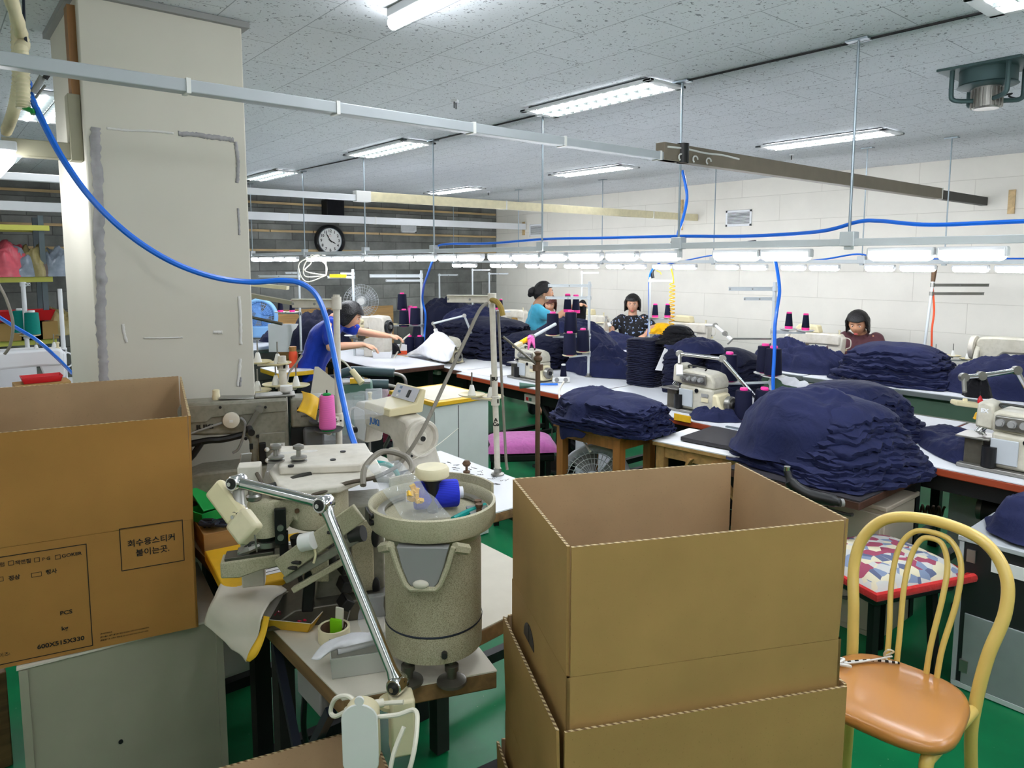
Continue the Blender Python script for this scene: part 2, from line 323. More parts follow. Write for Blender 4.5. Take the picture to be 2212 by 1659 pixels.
def tag(o, label, cat, group=None, kind=None):
    o['label'] = label; o['category'] = cat
    if group: o['group'] = group
    if kind: o['kind'] = kind
    return o
def thing(name, label, cat, loc=(0, 0, 0), rz=0, group=None):
    o = bpy.data.objects.new(name, None); COL.objects.link(o); o.empty_display_size = .05
    o.location = loc; o.rotation_euler = (0, 0, rz) if not isinstance(rz, (tuple, list)) else rz
    return tag(o, label, cat, group)
def struct(o): o['kind'] = 'structure'; return o
def dup(o, loc=None, rz=None, label=None, group=None, parent=None):
    c = o.copy(); COL.objects.link(c)
    if parent is not None: c.parent = parent
    if loc is not None: c.location = loc
    if rz is not None: c.rotation_euler = (0, 0, rz) if not isinstance(rz, (tuple, list)) else rz
    if label: c['label'] = label
    if group: c['group'] = group
    for ch in list(o.children): dup(ch, parent=c)
    return c
def text(name, s, size, m, M, parent=None, ext=.0004, align='CENTER', sx=1.0, bold=0):
    cu = bpy.data.curves.new(name, 'FONT'); cu.body = s; cu.size = size; cu.extrude = ext; cu.align_x = align; cu.align_y = 'CENTER'; cu.resolution_u = 3; cu.offset = bold
    t = bpy.data.objects.new(name, cu); COL.objects.link(t); bpy.context.view_layer.update()
    me = bpy.data.meshes.new_from_object(t.evaluated_get(bpy.context.evaluated_depsgraph_get())); me.name = name
    bpy.data.objects.remove(t); bpy.data.curves.remove(cu)
    if not me.materials: me.materials.append(MATS[m])
    else: me.materials[0] = MATS[m]
    me.transform(M @ Matrix.Scale(sx, 4, V((1, 0, 0)))); o = bpy.data.objects.new(name, me); COL.objects.link(o); o.parent = parent
    return o
ORD = ['first', 'second', 'third', 'fourth', 'fifth', 'sixth', 'seventh', 'eighth', 'ninth', 'tenth', 'eleventh', 'twelfth', 'thirteenth', 'fourteenth', 'fifteenth', 'sixteenth', 'seventeenth', 'eighteenth', 'nineteenth', 'twentieth', 'twenty-first', 'twenty-second', 'twenty-third', 'twenty-fourth', 'twenty-fifth', 'twenty-sixth', 'twenty-seventh', 'twenty-eighth']
# ================================================================ the room
CEIL = 2.62
XW, YW = 7.12, 9.03       # right wall and back wall
X0, Y0 = -2.6, -2.8
def wallbox(name, m, a, b):
    a = V(a); b = V(b); return struct(B().box((a+b)/2, b-a).build(name, m, smooth=0))
wallbox('floor', 'green_epoxy', (X0, Y0, -.1), (XW, YW, 0))
wallbox('ceiling', 'acoustic_tile', (X0, Y0, CEIL), (XW, YW, CEIL+.1))
wallbox('wall_back', 'grey_block', (X0, YW, 0), (XW, YW+.15, CEIL))
wallbox('wall_right', 'painted_block', (XW, Y0, 0), (XW+.15, YW+.15, CEIL))
wallbox('wall_left', 'painted_block', (X0-.15, Y0, 0), (X0, YW+.15, CEIL))
wallbox('wall_front', 'column_paint', (X0, Y0-.15, 0), (XW, Y0, CEIL))
# concrete column with patched plaster
cx0, cx1, cy0, cy1 = .452, .995, 2.815, 3.42
b = B(); b.box(((cx0+cx1)/2, (cy0+cy1)/2, CEIL/2), (cx1-cx0, cy1-cy0, CEIL)); col = struct(b.build('wall_column', 'column_paint', bevel=.006))
b = B(); t = .022
for a, c in (((cx0-t, cy0-t), (cx1+t, cy0)), ((cx0-t, cy1), (cx1+t, cy1+t)), ((cx0-t, cy0), (cx0, cy1)), ((cx1, cy0), (cx1+t, cy1))):
    b.box(((a[0]+c[0])/2, (a[1]+c[1])/2, CEIL-.012), (c[0]-a[0], c[1]-a[1], .022))
struct(b.build('trim_column', 'grey_plastic'))
def patch(pts, m, seed, r):
    """thin irregular skim of plaster along a path on the column's front face (px, pz)"""
    rr = random.Random(seed); L_ = []; R_ = []
    q = sm([(a, 0, c) for a, c in pts], 10)
    for i, p in enumerate(q):
        d = (q[min(i+1, len(q)-1)]-q[max(i-1, 0)]).normalized(); n = V((d.z, 0, -d.x)); k = r*(.72+.5*rr.random())
        L_.append(p+n*k); R_.append(p-n*r*(.72+.5*rr.random()))
    b = B()
    y = cy0-.0015
    A = [b.v((p.x, y, p.z)) for p in L_]; C_ = [b.v((p.x, y, p.z)) for p in R_]
    for i in range(len(A)-1): b.f((A[i], C_[i], C_[i+1], A[i+1]))
    return b.build('plaster_patch', m, col, solid=.0015)
def cpt(px, py):
    p = PY(px, py, cy0); return (p.x, p.z)
patch([cpt(206, 275), cpt(207, 330), cpt(213, 420), cpt(214, 520), cpt(219, 600), cpt(217, 680), cpt(222, 760), cpt(224, 812), cpt(228, 900)], 'plaster', 3, .0155)
patch([cpt(385, 289), cpt(420, 291), cpt(455, 296), cpt(488, 300), cpt(505, 303)], 'plaster', 8, .009)
patch([cpt(508, 306), cpt(512, 330), cpt(514, 360), cpt(512, 395)], 'plaster', 9, .007)
patch([cpt(514, 450), cpt(516, 480), cpt(517, 508)], 'plaster', 10, .004)
patch([cpt(230, 277), cpt(280, 282), cpt(330, 283), cpt(375, 288)], 'plaster_white', 11, .004)
patch([cpt(516, 640), cpt(519, 690), cpt(520, 745)], 'plaster_white', 12, .006)
patch([cpt(460, 717), cpt(470, 718), cpt(480, 717)], 'plaster_white', 13, .006)
patch([cpt(265, 700), cpt(268, 720), cpt(274, 740)], 'plaster_white', 14, .005)
patch([cpt(310, 730), cpt(350, 730), cpt(395, 729)], 'plaster_white', 15, .003)
patch([cpt(519, 775), cpt(517, 800), cpt(514, 835)], 'plaster_white', 16, .006)
patch([cpt(520, 815), cpt(519, 825), cpt(518, 835)], 'plaster', 17, .004)
# battens on the block wall
def batten(z, x0, x1, n, z1=None):
    b = B(); p0 = V((x0, YW-.012, z)); p1 = V((x1, YW-.012, z1 if z1 else z)); b.bar(p0, p1, .03, .028)
    return struct(b.build('trim_%d' % n, 'pale_batten'))
for i, (z, gaps) in enumerate(((2.46, (3.0,)), (2.30, (4.9,)), (2.11, (3.44, 4.02, 5.0)), (1.865, (4.9,)))):
    xs = [-2.5]+list(gaps)+[XW-.03]
    for k in range(len(xs)-1): batten(z, xs[k]+.012, xs[k+1]-.004, i*4+k+1)
# ================================================================ ceiling furniture
def ceiling_fixture(loc, label):
    t = thing('ceiling_light', label, 'ceiling light', loc, 0, 'recessed louvre lights in the ceiling')
    w, l = .28, .98
    b = B()
    for sx in (-1, 1): b.box((sx*(w/2-.014), 0, -.006), (.028, l, .014))
    for sy in (-1, 1): b.box((0, sy*(l/2-.025), -.006), (w, .05, .014))
    b.build('frame', 'white_paint', t, bevel=.003)
    b = B(); b.box((0, 0, .012), (w-.05, l-.1, .008)); b.build('reflector', 'reflector_grey', t)
    for sx in (-.055, .055):
        B().cyl((sx, -l/2+.06, -.006), (sx, l/2-.06, -.006), .0135, n=12).build('fluorescent_tube', 'ceiling_tube', t)
    b = B(); b.box((0, 0, -.008), (.005, l-.1, .022))
    for k in range(1, 12): b.box((0, -l/2+.05+k*(l-.1)/12, -.009), (w-.056, .003, .018))
    b.build('louvre', 'louvre_grey', t)
    return t
FX = [((2.92, 2.81), 'two-tube louvred ceiling light nearest above the cable trunking, with a visible grid of louvres'), ((2.90, 5.07), 'two-tube ceiling light second along the row above the near light rail'),
      ((2.84, 7.36), 'two-tube ceiling light beside the top of the cream column, far end of row'), ((2.90, .48), 'ceiling light cut by the top right corner of the photo'),
      ((5.17, 2.66), 'long two-tube ceiling light left of the hanging exhaust fan'), ((5.14, 5.0), 'two-tube ceiling light at the middle of the far ceiling row'),
      ((5.21, 7.47), 'two-tube ceiling light smallest and farthest in the far ceiling row'), ((.62, 5.0), 'ceiling light seen past the left side of the cream column'),
      ((.62, .5), 'ceiling light over the photographer'), ((5.17, .3), 'ceiling light beyond the right edge of the photo'), ((.6, 7.4), 'ceiling light in the far left corner behind the hanging lamp')]
f0 = None
for i, ((x, y), lb) in enumerate(FX):
    if f0 is None: f0 = ceiling_fixture((x, y, CEIL-.014), lb)
    else: dup(f0, (x, y, CEIL-.014), 0, lb)
for x, y in ((-1.6, .5), (-1.6, 2.8), (-1.6, 5.1), (.62, -1.7), (2.9, -1.7), (5.2, -1.9)):
    dup(f0, (x, y, CEIL-.014), 0, 'louvred ceiling light out of frame')
# tube battens fixed to the ceiling: one shows at the top edge, the others are added out of view to brighten the foreground
def batten_lamp(x, y, label):
    t = thing('batten_light', label, 'ceiling light', (x, y, CEIL))
    B().box((0, 0, -.018), (.05, 1.16, .034)).build('housing', 'white_paint', t, bevel=.005)
    B().cyl((0, -.58, -.05), (0, .58, -.05), .022, n=14).build('diffuser', 'batten_tube', t)
batten_lamp(1.365, 1.75, 'white tube batten light on the ceiling at the top edge of the photo')
for x, y, lb in ((1.365, .2, 'added fill batten light out of view, over the photographer'), (1.365, -1.35, 'added fill batten light out of view, behind the photographer'), (-.4, .2, 'added fill batten light out of view, left of the photographer'), (-.4, -1.35, 'added fill batten light out of view, behind and left of the photographer')): batten_lamp(x, y, lb)
# wires and hooks on the ceiling
b = B(); b.tube([(2.86, 8.4, CEIL-.006), (3.0, 5.3, CEIL-.006), (2.98, 3.4, CEIL-.006), (3.0, 2.0, CEIL-.006), (3.02, 1.0, CEIL-.006), (3.0, -1, CEIL-.006)], .005, 6)
tag(b.build('ceiling_cable', 'black_cable'), 'dark cable running along the ceiling above the near light rail', 'cable')
def hook(px, py, lb):
    p = PZ(px, py, CEIL)
    t = thing('ceiling_hook', lb, 'hook', (p.x, p.y, CEIL), .6, 'small hooks hanging from the ceiling')
    B().box((0, 0, -.006), (.035, .035, .012)).build('plate', 'white_paint', t)
    B().tube([(-.014, 0, -.01), (-.016, 0, -.045), (.016, 0, -.045), (.014, 0, -.01)], .003, 6).build('ring', 'black_metal', t)
hook(983, 216, 'small black ceiling hook left of the nearest louvred light'); hook(1710, 333, 'small black ceiling hook below the long far ceiling light'); hook(1055, 414, 'small black ceiling hook beside the farthest ceiling light')
for px, py, lb in ((1115, 296, 'flat round detector on the ceiling behind the white trunking'), (820, 424, 'flat round detector on the ceiling near the dark block wall')):
    p = PZ(px, py, CEIL); tag(B().lathe([(.0, -.022), (.05, -.02), (.062, -.006), (.062, 0)], Matrix.Translation((p.x, p.y, CEIL))).build('ceiling_detector', 'white_paint'), lb, 'detector')
# exhaust fan
p = PZ(2128, 142, CEIL); t = thing('exhaust_fan', 'dark green exhaust fan with ribbed motor hanging from the ceiling', 'exhaust fan', (p.x+.05, p.y, CEIL), 0)
mat('fan_green', (62, 84, 84), .5, .3, var=.15)
B().box((0, 0, -.006), (.30, .34, .012)).build('mounting_plate', 'fan_green', t, bevel=.002)
B().lathe([(.118, -.012), (.118, -.075), (.125, -.082), (.118, -.085), (.05, -.09), (.0, -.09)], n=28).build('shroud', 'fan_green', t)
b = B(); b.lathe([(.0, -.19), (.052, -.188), (.06, -.18), (.056, -.085), (.03, -.08)], n=20)
for k in range(22):
    a = 2*PI*k/22; b.box((.06*math.cos(a), .06*math.sin(a), -.14), (.012, .004, .085), (0, 0, a))
b.build('motor', 'steel', t)
for k in range(4):
    a = PI/4+k*PI/2; c, s_ = math.cos(a), math.sin(a)
    B().tube(sm([(.16*c, .16*s_, -.008), (.16*c, .16*s_, -.12), (.15*c, .15*s_, -.143), (.12*c, .12*s_, -.15), (.055*c, .055*s_, -.15)], 5), .011, 8).build('bracket_arm', 'fan_green', t)
B().tube(sm([(.06, -.03, -.13), (.1, -.07, -.115), (.13, -.05, -.12), (.12, -.09, -.14)], 5), .004, 6).build('cord', 'black_cable', t)
# cable trunking
def trunk(label, y, segs, name='cable_trunking'):
    t = thing(name, label, 'trunking', (segs[0][0], y, 2.2))
    for i, (x0, x1, h, d, m, nm) in enumerate(segs):
        B().box(((x0+x1)/2-segs[0][0], 0, h/2), (x1-x0, d, h)).build(nm, m, t, bevel=.003)
    return t
def clipband(t, xs, h, d, m='white_plastic'):
    for x in xs:
        B().box((x, 0, h/2), (.012, d+.006, h+.006)).build('strap', m, t)
t = trunk('long trunking crossing the near ceiling, white half then brown half', 2.22, [(-2.5, 2.86, .036, .045, 'grey_trunk', 'white_duct'), (2.74, 6.12, .082, .055, 'brown_trunk', 'brown_duct'), (6.12, XW-.01, .07, .05, 'dark_metal', 'dark_duct')])
clipband(t, [2.5+.62, 2.5+1.08, 2.5+1.63, 2.5+2.1, 2.5+2.72], .036, .045); clipband(t, [2.5+6.1], .082, .055)
b = B()
for k, dx in enumerate((.06, .17, .28)): b.tube([(5.3+dx+.02*math.cos(a*.7), -.03-.004, .02+.016*math.sin(a*.7)) for a in range(0, 7)], .004, 6)
b.tube(sm([(5.26, -.029, .06), (5.4, -.03, .064), (5.55, -.03, .058), (5.7, -.03, .062), (5.85, -.03, .055)], 4), .005, 6)
b.build('tape_loop', 'white_plastic', t)
B().cyl((5.385, -.022, -.004), (5.385, -.022, .088), .03, n=16, cap=False).build('cable_band', 'black_plastic', t)
t = trunk('second trunking across the room ending at the white wall, white then cream', 5.2, [(-2.5, 2.75, .045, .05, 'white_paint', 'white_duct'), (2.7, XW-.01, .075, .055, 'ivory_dirty', 'cream_duct')])
B().box((2.5+2.74, 0, .035), (.13, .065, .085)).build('joint_cover', 'white_plastic', t, bevel=.004); clipband(t, [2.5+4.2, 2.5+6.3], .075, .055)
t = trunk('farthest white trunking running below the black wall speaker', 8.3, [(-2.5, XW-.02, .09, .05, 'white_paint', 'white_duct')])
clipband(t, [2.5+2.9, 2.5+3.4, 2.5+4.55], .09, .05)
for y, lb in ((2.02, 'wood strip on white wall holding the near trunking end'), (5.42, 'tall wood strip on white wall at the second trunking end'), (8.35, 'wood strip on white wall at the farthest trunking end')):
    tag(B().box((XW-.008, y, 2.22 if y != 5.42 else 2.28), (.016, .05, .36 if y == 5.42 else .2)).build('wood_strip', 'pale_batten'), lb, 'wood strip')
# wood strip and grey duct on the column's left face
tag(B().box((cx0-.012, cy0+.055, 2.42), (.024, .06, .3)).build('wood_strip', 'brown_wood'), 'brown rough wood strip upright on the left face of the cream column', 'wood strip')
mat('olive_duct', (146, 142, 120), .5, var=.1)
t = thing('cable_duct', 'olive grey duct elbow fixed to the left face of the cream column', 'trunking', (cx0-.02, cy0+.05, 2.12))
B().box((0, 0, .05), (.038, .06, .22)).build('upright', 'olive_duct', t, bevel=.003); B().box((-1.2, 0, -.03), (2.4, .05, .055)).build('horizontal_run', 'olive_duct', t, bevel=.003)
# ================================================================ hanging light rails
def light_rail(label, x, z, y0, y1, rods, dia, group):
    t = thing('light_rail', label, 'light rail', (x, 0, z))
    b = B(); b.box((0, (y0+y1)/2, 0), (.032, y1-y0, .03)); b.build('rail', 'galv_white', t, bevel=.002)
    for dx, y in rods:
        B().cyl((dx, y+dx*.1, CEIL-z-.004), (0, y, .0), dia, n=8).build('drop_rod', 'galv', t)
        B().box((0, y, .014), (.05, .06, .06)).box((.0, y, CEIL-z-.008) if False else (0, y, -.02), (.03, .03, .02)).build('clamp', 'galv_white', t, bevel=.003)
        B().box((dx, y+dx*.1, CEIL-z-.006), (.05, .09, .008)).build('ceiling_plate', 'galv', t)
    return t
def yx(px, x): return PX(px, 560, x).y
X1, Z1 = 3.0, 1.80; X2, Z2 = 5.85, 1.72
light_rail('near hanging light rail on thin steel rods, over the first sewing row', X1, Z1, -1.2, 8.55, [(0, yx(p, X1)) for p in (546, 659, 790, 938, 1171, 1465, 1832)]+[(0, .2)], .006, None)
light_rail('far hanging light rail on thin steel rods, over the second sewing row', X2, Z2, -.6, 8.75, [(0, yx(p, X2)) for p in (1120, 1300, 1541, 1862, 2040)]+[(0, 8.4)], .005, None)
def led(x, z, ya, yb, label, group):
    t = thing('tube_lamp', label, 'tube lamp', (x, (ya+yb)/2, z), 0, group); l = abs(ya-yb)
    B().box((0, 0, -.022), (.034, l, .016)).build('housing', 'white_paint', t, bevel=.003)
    b = B(); b.tube([(0, -l/2+.006, -.046), (0, -l/2+.02, -.046), (0, l/2-.02, -.046), (0, l/2-.006, -.046)], [.014, .021, .021, .014], 14); b.build('diffuser', 'tube_light', t)
    for s_ in (-1, 1): B().box((0, s_*(l/2-.003), -.034), (.036, .012, .034)).build('end_cap', 'white_paint', t, bevel=.004)
L1 = [(545, 561), (563, 591), (595, 616), (618, 643), (664, 687), (688, 719), (720, 746), (747, 783), (790, 821), (822, 861), (862, 896), (898, 942), (949, 989), (991, 1043), (1057, 1105), (1110, 1167), (1171, 1223), (1231, 1300), (1311, 1376), (1387, 1469), (1543, 1641), (1646, 1752), (1876, 2018), (2026, 2176)]
for i, (a, c) in enumerate(L1):
    led(X1, Z1-.01, yx(a, X1), yx(c, X1), 'glowing white tube lamp on the near hanging rail, %s from its left end' % ORD[i], 'tube lamps on the near rail')
L2 = [(978, 997), (1000, 1029), (1060, 1082), (1084, 1116), (1136, 1163), (1166, 1201), (1220, 1251), (1254, 1293), (1311, 1346), (1351, 1395), (1411, 1450), (1456, 1505), (1548, 1595), (1602, 1658), (1688, 1741), (1750, 1814), (1870, 1934), (1946, 2023), (2059, 2138), (2151, 2240)]
for i, (a, c) in enumerate(L2):
    led(X2, Z2-.01, yx(a, X2), yx(c, X2), 'glowing white tube lamp on the far hanging rail, %s from its left end' % ORD[i], 'tube lamps on the far rail')
for k in range(3): led(X1, Z1-.01, .75-k*.75, .2-k*.75, 'tube lamp on the near rail past the right photo edge', 'tube lamps past the edge')
# ================================================================ wall things
def vent(loc, w, h, label, rz=0):
    t = thing('air_vent', label, 'vent', loc, rz)
    b = B()
    for s_ in (-1, 1): b.box((s_*(w/2-.012), 0, 0), (.024, .012, h)); b.box((0, 0, s_*(h/2-.012)), (w, .012, .024))
    b.build('frame', 'white_paint', t, bevel=.002)
    B().box((0, .005, 0), (w-.03, .004, h-.03)).build('backing', 'dark_grey_plastic', t)
    b = B()
    for k in range(9): b.box((0, -.002, -h/2+.03+k*(h-.06)/8), (w-.04, .012, .006), (.5, 0, 0))
    b.build('slats', 'white_paint', t)
vent((XW-.008, 4.63, 2.205), .33, .18, 'white louvred air vent on the white wall right of the blue hose drop', PI/2*-1)
vent((XW-.008, 8.06, 2.185), .30, .18, 'white louvred air vent on the white wall near the back corner', -PI/2)
p = PY(882, 493, YW); vent((p.x, YW-.008, p.z), .26, .13, 'small white grille on the dark block wall right of the clock', 0)
p = PY(712, 453, YW); t = thing('wall_speaker', 'black box speaker on the dark block wall above the clock', 'speaker', (p.x, YW-.1, p.z))
B().box((0, 0, 0), (.25, .17, .24)).build('cabinet', 'black_plastic', t, bevel=.008); B().box((0, -.088, 0), (.23, .008, .22)).build('grille', 'black_cloth', t)
# clock
p = PY(709, 520, YW); R0 = .2
t = thing('wall_clock', 'round black wall clock with white dial reading five to four', 'clock', (p.x, YW-.03, p.z), 0)
MX = Matrix.Rotation(PI/2, 4, 'X')
B().lathe([(.17, -.005), (.172, .055), (.19, .075), (.205, .06), (.212, .0), (.205, -.02)], MX, 48).build('case', 'black_plastic', t)
B().lathe([(.0, .03), (.168, .03), (.168, .026), (.0, .026)], MX, 40).build('dial', 'white_plastic', t)
B().tube([(.163*math.cos(2*PI*k/40), -.034, .163*math.sin(2*PI*k/40)) for k in range(40)], .004, 6, closed=True).build('inner_ring', 'galv', t)
for k in range(1, 13):
    a = PI/2-2*PI*k/12; text('numeral', str(k), .052, 'ink', basis((.127*math.cos(a), -.0315, .127*math.sin(a)), (1, 0, 0), (0, -1, 0)), t, bold=.0012)
def hand(ang, l, w):
    d = V((math.cos(ang), 0, math.sin(ang))); n = V((-d.z, 0, d.x)); b = B(); b.M = Matrix.Translation((0, -.035, 0))
    b.prism([(tuple((d*a+n*c))[0], tuple((d*a+n*c))[2]) for a, c in ((-.03, w*.5), (-.03, -w*.5), (l*.6, -w), (l, 0), (l*.6, w))], -.001, .001); return b
hand(PI/2-2*PI*(55/60), .125, .006).build('minute_hand', 'ink', t); hand(PI/2-2*PI*(3.92/12), .095, .008).build('hour_hand', 'ink', t)
B().cyl((0, -.03, 0), (0, -.039, 0), .009).build('hub', 'ink', t)
b = B(); b.box((-.005, -.0315, .062), (.05, .0008, .004)); b.build('dial_mark', 'red_plastic', t)
b = B(); b.box((-.0, -.0315, .085), (.014, .0008, .014)); b.build('dial_logo', 'ink_grey', t)
# ================================================================ foreground: cartons
def panel(b, p0, p1, p2, p3, inw, t, mo, mi, me):
    """board p0,p1 (bottom) p2,p3 (top); thickness t along inw; outer, inner and cut-edge materials"""
    P = [V(p) for p in (p0, p1, p2, p3)]; n = V(inw).normalized()*t
    a = [b.v(p) for p in P]; c = [b.v(p+n) for p in P]
    b.m(mo); b.f(a); b.m(mi); b.f(c[::-1])
    for i in range(4): b.m(me if i == 2 else mo); b.f((a[i], a[(i+1) % 4], c[(i+1) % 4], c[i]))
def carton(label, loc, rz, W, D, h, fl, mo='kraft', tilts=(0, 0, 0, 0), dz=(0, 0, 0, 0), base=True, group=None, gap=.007, cat='box'):
    """open carton: front is -y; flaps front, right, back, left standing up"""
    t = thing('cardboard_box', label, cat, loc, rz, group); T = .006; g = gap
    b = B(); x0, x1, y0, y1 = -W/2, W/2, 0, D
    panel(b, (x0, y0, 0), (x1, y0, 0), (x1, y0, h), (x0, y0, h), (0, 1, 0), T, mo, 'kraft_inside', mo)
    panel(b, (x1, y0, 0), (x1, y1, 0), (x1, y1, h), (x1, y0, h), (-1, 0, 0), T, mo, 'kraft_inside', mo)
    panel(b, (x1, y1, 0), (x0, y1, 0), (x0, y1, h), (x1, y1, h), (0, -1, 0), T, mo, 'kraft_inside', mo)
    panel(b, (x0, y1, 0), (x0, y0, 0), (x0, y0, h), (x0, y1, h), (1, 0, 0), T, mo, 'kraft_inside', mo)
    if base: b.m(mo); b.box((0, D/2, T/2), (W-.01, D-.01, T))
    b.build('body', parent=t, smooth=0)
    def flap(p0, p1, out, inw, tilt, d0, d1):
        up = V((0, 0, math.cos(tilt)))*fl+V(out)*math.sin(tilt)*fl; e = (V(p1)-V(p0)).normalized()*g
        b = B(); a = V(p0)+e; c = V(p1)-e; a.z += .001; c.z += .001
        panel(b, a, c, c+up+V((0, 0, d1)), a+up+V((0, 0, d0)), inw, T, mo, 'kraft_inside', 'kraft_edge'); b.build('flap', parent=t, smooth=0)
    flap((x0, y0, h), (x1, y0, h), (0, -1, 0), (0, 1, 0), tilts[0], dz[0], dz[0])
    flap((x1, y0, h), (x1, y1, h), (1, 0, 0), (-1, 0, 0), tilts[1], dz[1], dz[2])
    flap((x1, y1, h), (x0, y1, h), (0, 1, 0), (0, -1, 0), tilts[2], dz[2], dz[2])
    flap((x0, y1, h), (x0, y0, h), (-1, 0, 0), (1, 0, 0), tilts[3], dz[2], dz[3])
    return t
BR = math.radians(-25.8); ex = V((math.cos(BR), math.sin(BR), 0)); ey = V((-ex.y, ex.x, 0))
fl0 = V((.892, .918, 0)); ctr = fl0+ex*.301
top = carton('large plain cardboard box, open flaps up, topmost of the stack beside the yellow chair', ctr+V((0, 0, .595)), BR, .602, .44, .34, .255, tilts=(.0, .035, .0, 0), group='stack of open boxes')
b = B(); c0 = V((-.301-.0012, .275, .262))
for sgn in (-1, 1):
    pts = [(0, 0)]+[(.042*math.cos(a), .042*math.sin(a)) for a in [PI/2*k/8 for k in range(9)]]
    b.prism([(c0.y+sgn*(p[0]+.0015), c0.z+p[1]) for p in pts], c0.x-.0006, c0.x+.0006, 'yz')
b.build('hand_hole', 'black_plastic', top, smooth=0)
low = carton('plain cardboard box, middle of the stack, its flaps wrapping the box above', ctr-ey*.012+V((0, 0, .25)), BR, .632, .464, .33, .255, tilts=(.012, .0, 0, .03), group='stack of open boxes')
B().box((0, .232, .337), (.6, .43, .006)).build('top_sheet', 'kraft', low)
carton('plain cardboard box at the bottom of the open stack, resting on the green floor', ctr-ey*.024+V((0, 0, .002)), BR, .66, .49, .24, .252, tilts=(0, 0, 0, .03), group='stack of open boxes')
# printed carton on the left
LBR = math.radians(-12.5); ex2 = V((math.cos(LBR), math.sin(LBR), 0)); fr = V((.556, 2.118, 0)); W2 = .62; D2 = .58
pb = carton('brown printed cardboard box with black Korean lettering, on the grey cabinet', fr-ex2*W2/2+V((0, 0, .656)), LBR, W2, D2, .325, .302, 'kraft_brown', tilts=(0, .02, .06, .02), dz=(0, 0, .03, 0), gap=.003)
def ptx(s, x, z, size, align='CENTER', sx=1.0, bold=.0): return text('printed_text', s, size, 'ink', basis((x, -.0008, z), (1, 0, 0), (0, -1, 0)), pb, .0002, align, sx, bold)
def pxz(px, py):
    """where a print mark sits on the carton's front"""
    d = ray(px, py); n = V((ex2.y, -ex2.x, 0)); k = (fr-CAMP).dot(n)/d.dot(n); w = CAMP+d*k-(fr-ex2*W2/2); return (w.dot(ex2), w.z-.656)
def rect(b, x0, z0, x1, z1, w):
    for a, c, d, e in ((x0, z0, x1, z0), (x0, z1, x1, z1)): b.box(((a+d)/2, -.0008, c), (abs(d-a)+w, .0004, w))
    for a in (x0, x1): b.box((a, -.0008, (z0+z1)/2), (w, .0004, abs(z1-z0)))
b = B(); a0 = pxz(258, 1143); a1 = pxz(398, 1210); rect(b, a0[0], a0[1], a1[0], a1[1], .0022)
c0 = pxz(186, 1175); c1 = pxz(190, 1396); rect(b, c0[0]-.52, c1[1], c0[0], c0[1], .0022)
for q, w in ((18, .011), (74, .011), (119, .011), (69, .022), (-14, .022)):
    m_ = pxz(q+(6 if w < .02 else 10), {18: 1216, 74: 1209, 119: 1203, 69: 1241, -14: 1252}[q]); rect(b, m_[0]-w/2, m_[1]-.0055, m_[0]+w/2, m_[1]+.0055, .0012)
b.build('printed_frame', 'ink', pb, smooth=0)
for s, px, py, sz, al, bd in (('회수용스티커', 328, 1168, .022, 'CENTER', .0004), ('붙이는곳.', 330, 1190, .022, 'CENTER', .0004), ('GOKER', 155, 1198, .0125, 'CENTER', .0002), ('P·G', 100, 1207, .0125, 'CENTER', 0), ('잭앤질', 50, 1214, .013, 'CENTER', .0002), ('럼', 5, 1220, .013, 'CENTER', 0),
                         ('정상', 31, 1248, .014, 'CENTER', .0003), ('행사', 111, 1235, .014, 'CENTER', .0003), ('PCS', 143, 1323, .0155, 'CENTER', .0003), ('kg', 140, 1357, .0155, 'CENTER', .0003), ('600X515X330', 132, 1388, .0165, 'CENTER', .0004), ('이즈:', 10, 1414, .012, 'CENTER', 0)):
    x, z = pxz(px, py); ptx(s, x, z, sz, al, 1.12 if s.isascii() else 1.0, bd)
for s, py in (('(주)제이에스코', 1369), ('(우)서울시 중구 을지로 공장 02.2266.1030 FAX 02.2266.0530', 1376), ('(공장)경기도 서해시 북면로 031.541.4200 FAX 031.541.4223', 1383)):
    x, z = pxz(216, py-4+5); ptx(s, x, z, .0048, 'LEFT', 1.0, 0)
# grey cabinet carrying it
t = thing('side_cabinet', 'dull grey green cabinet panel under the printed box, standing on the green floor', 'cabinet', (.378, 2.172, 0), math.radians(-7))
B().box((0, .23, .325), (.505, .46, .648)).build('body', 'board_grey', t, bevel=.004)
for s_ in (-1, 1): B().box((s_*.243, -.003, .325), (.02, .01, .64)).build('edge_strip', 'board_grey', t)
B().box((0, .23, .651), (.515, .47, .006)).build('top', 'paper_grey', t)
B().cyl((-.03, -.0035, .36), (-.03, .01, .36), .006).build('keyhole', 'black_plastic', t)
tag(B().box((-.12, 3.0, .17), (.5, .3, .34)).build('wooden_crate', 'old_plank', bevel=.004), 'dark brown wooden crate on the floor left of the grey cabinet', 'crate')
# low open carton at the bottom edge
carton('low open cardboard box with splayed flaps at the bottom edge of the photo', (.50, 1.29, .002), math.radians(-14), .38, .22, .37, .2, tilts=(.3, .18, .5, .5), gap=.02)
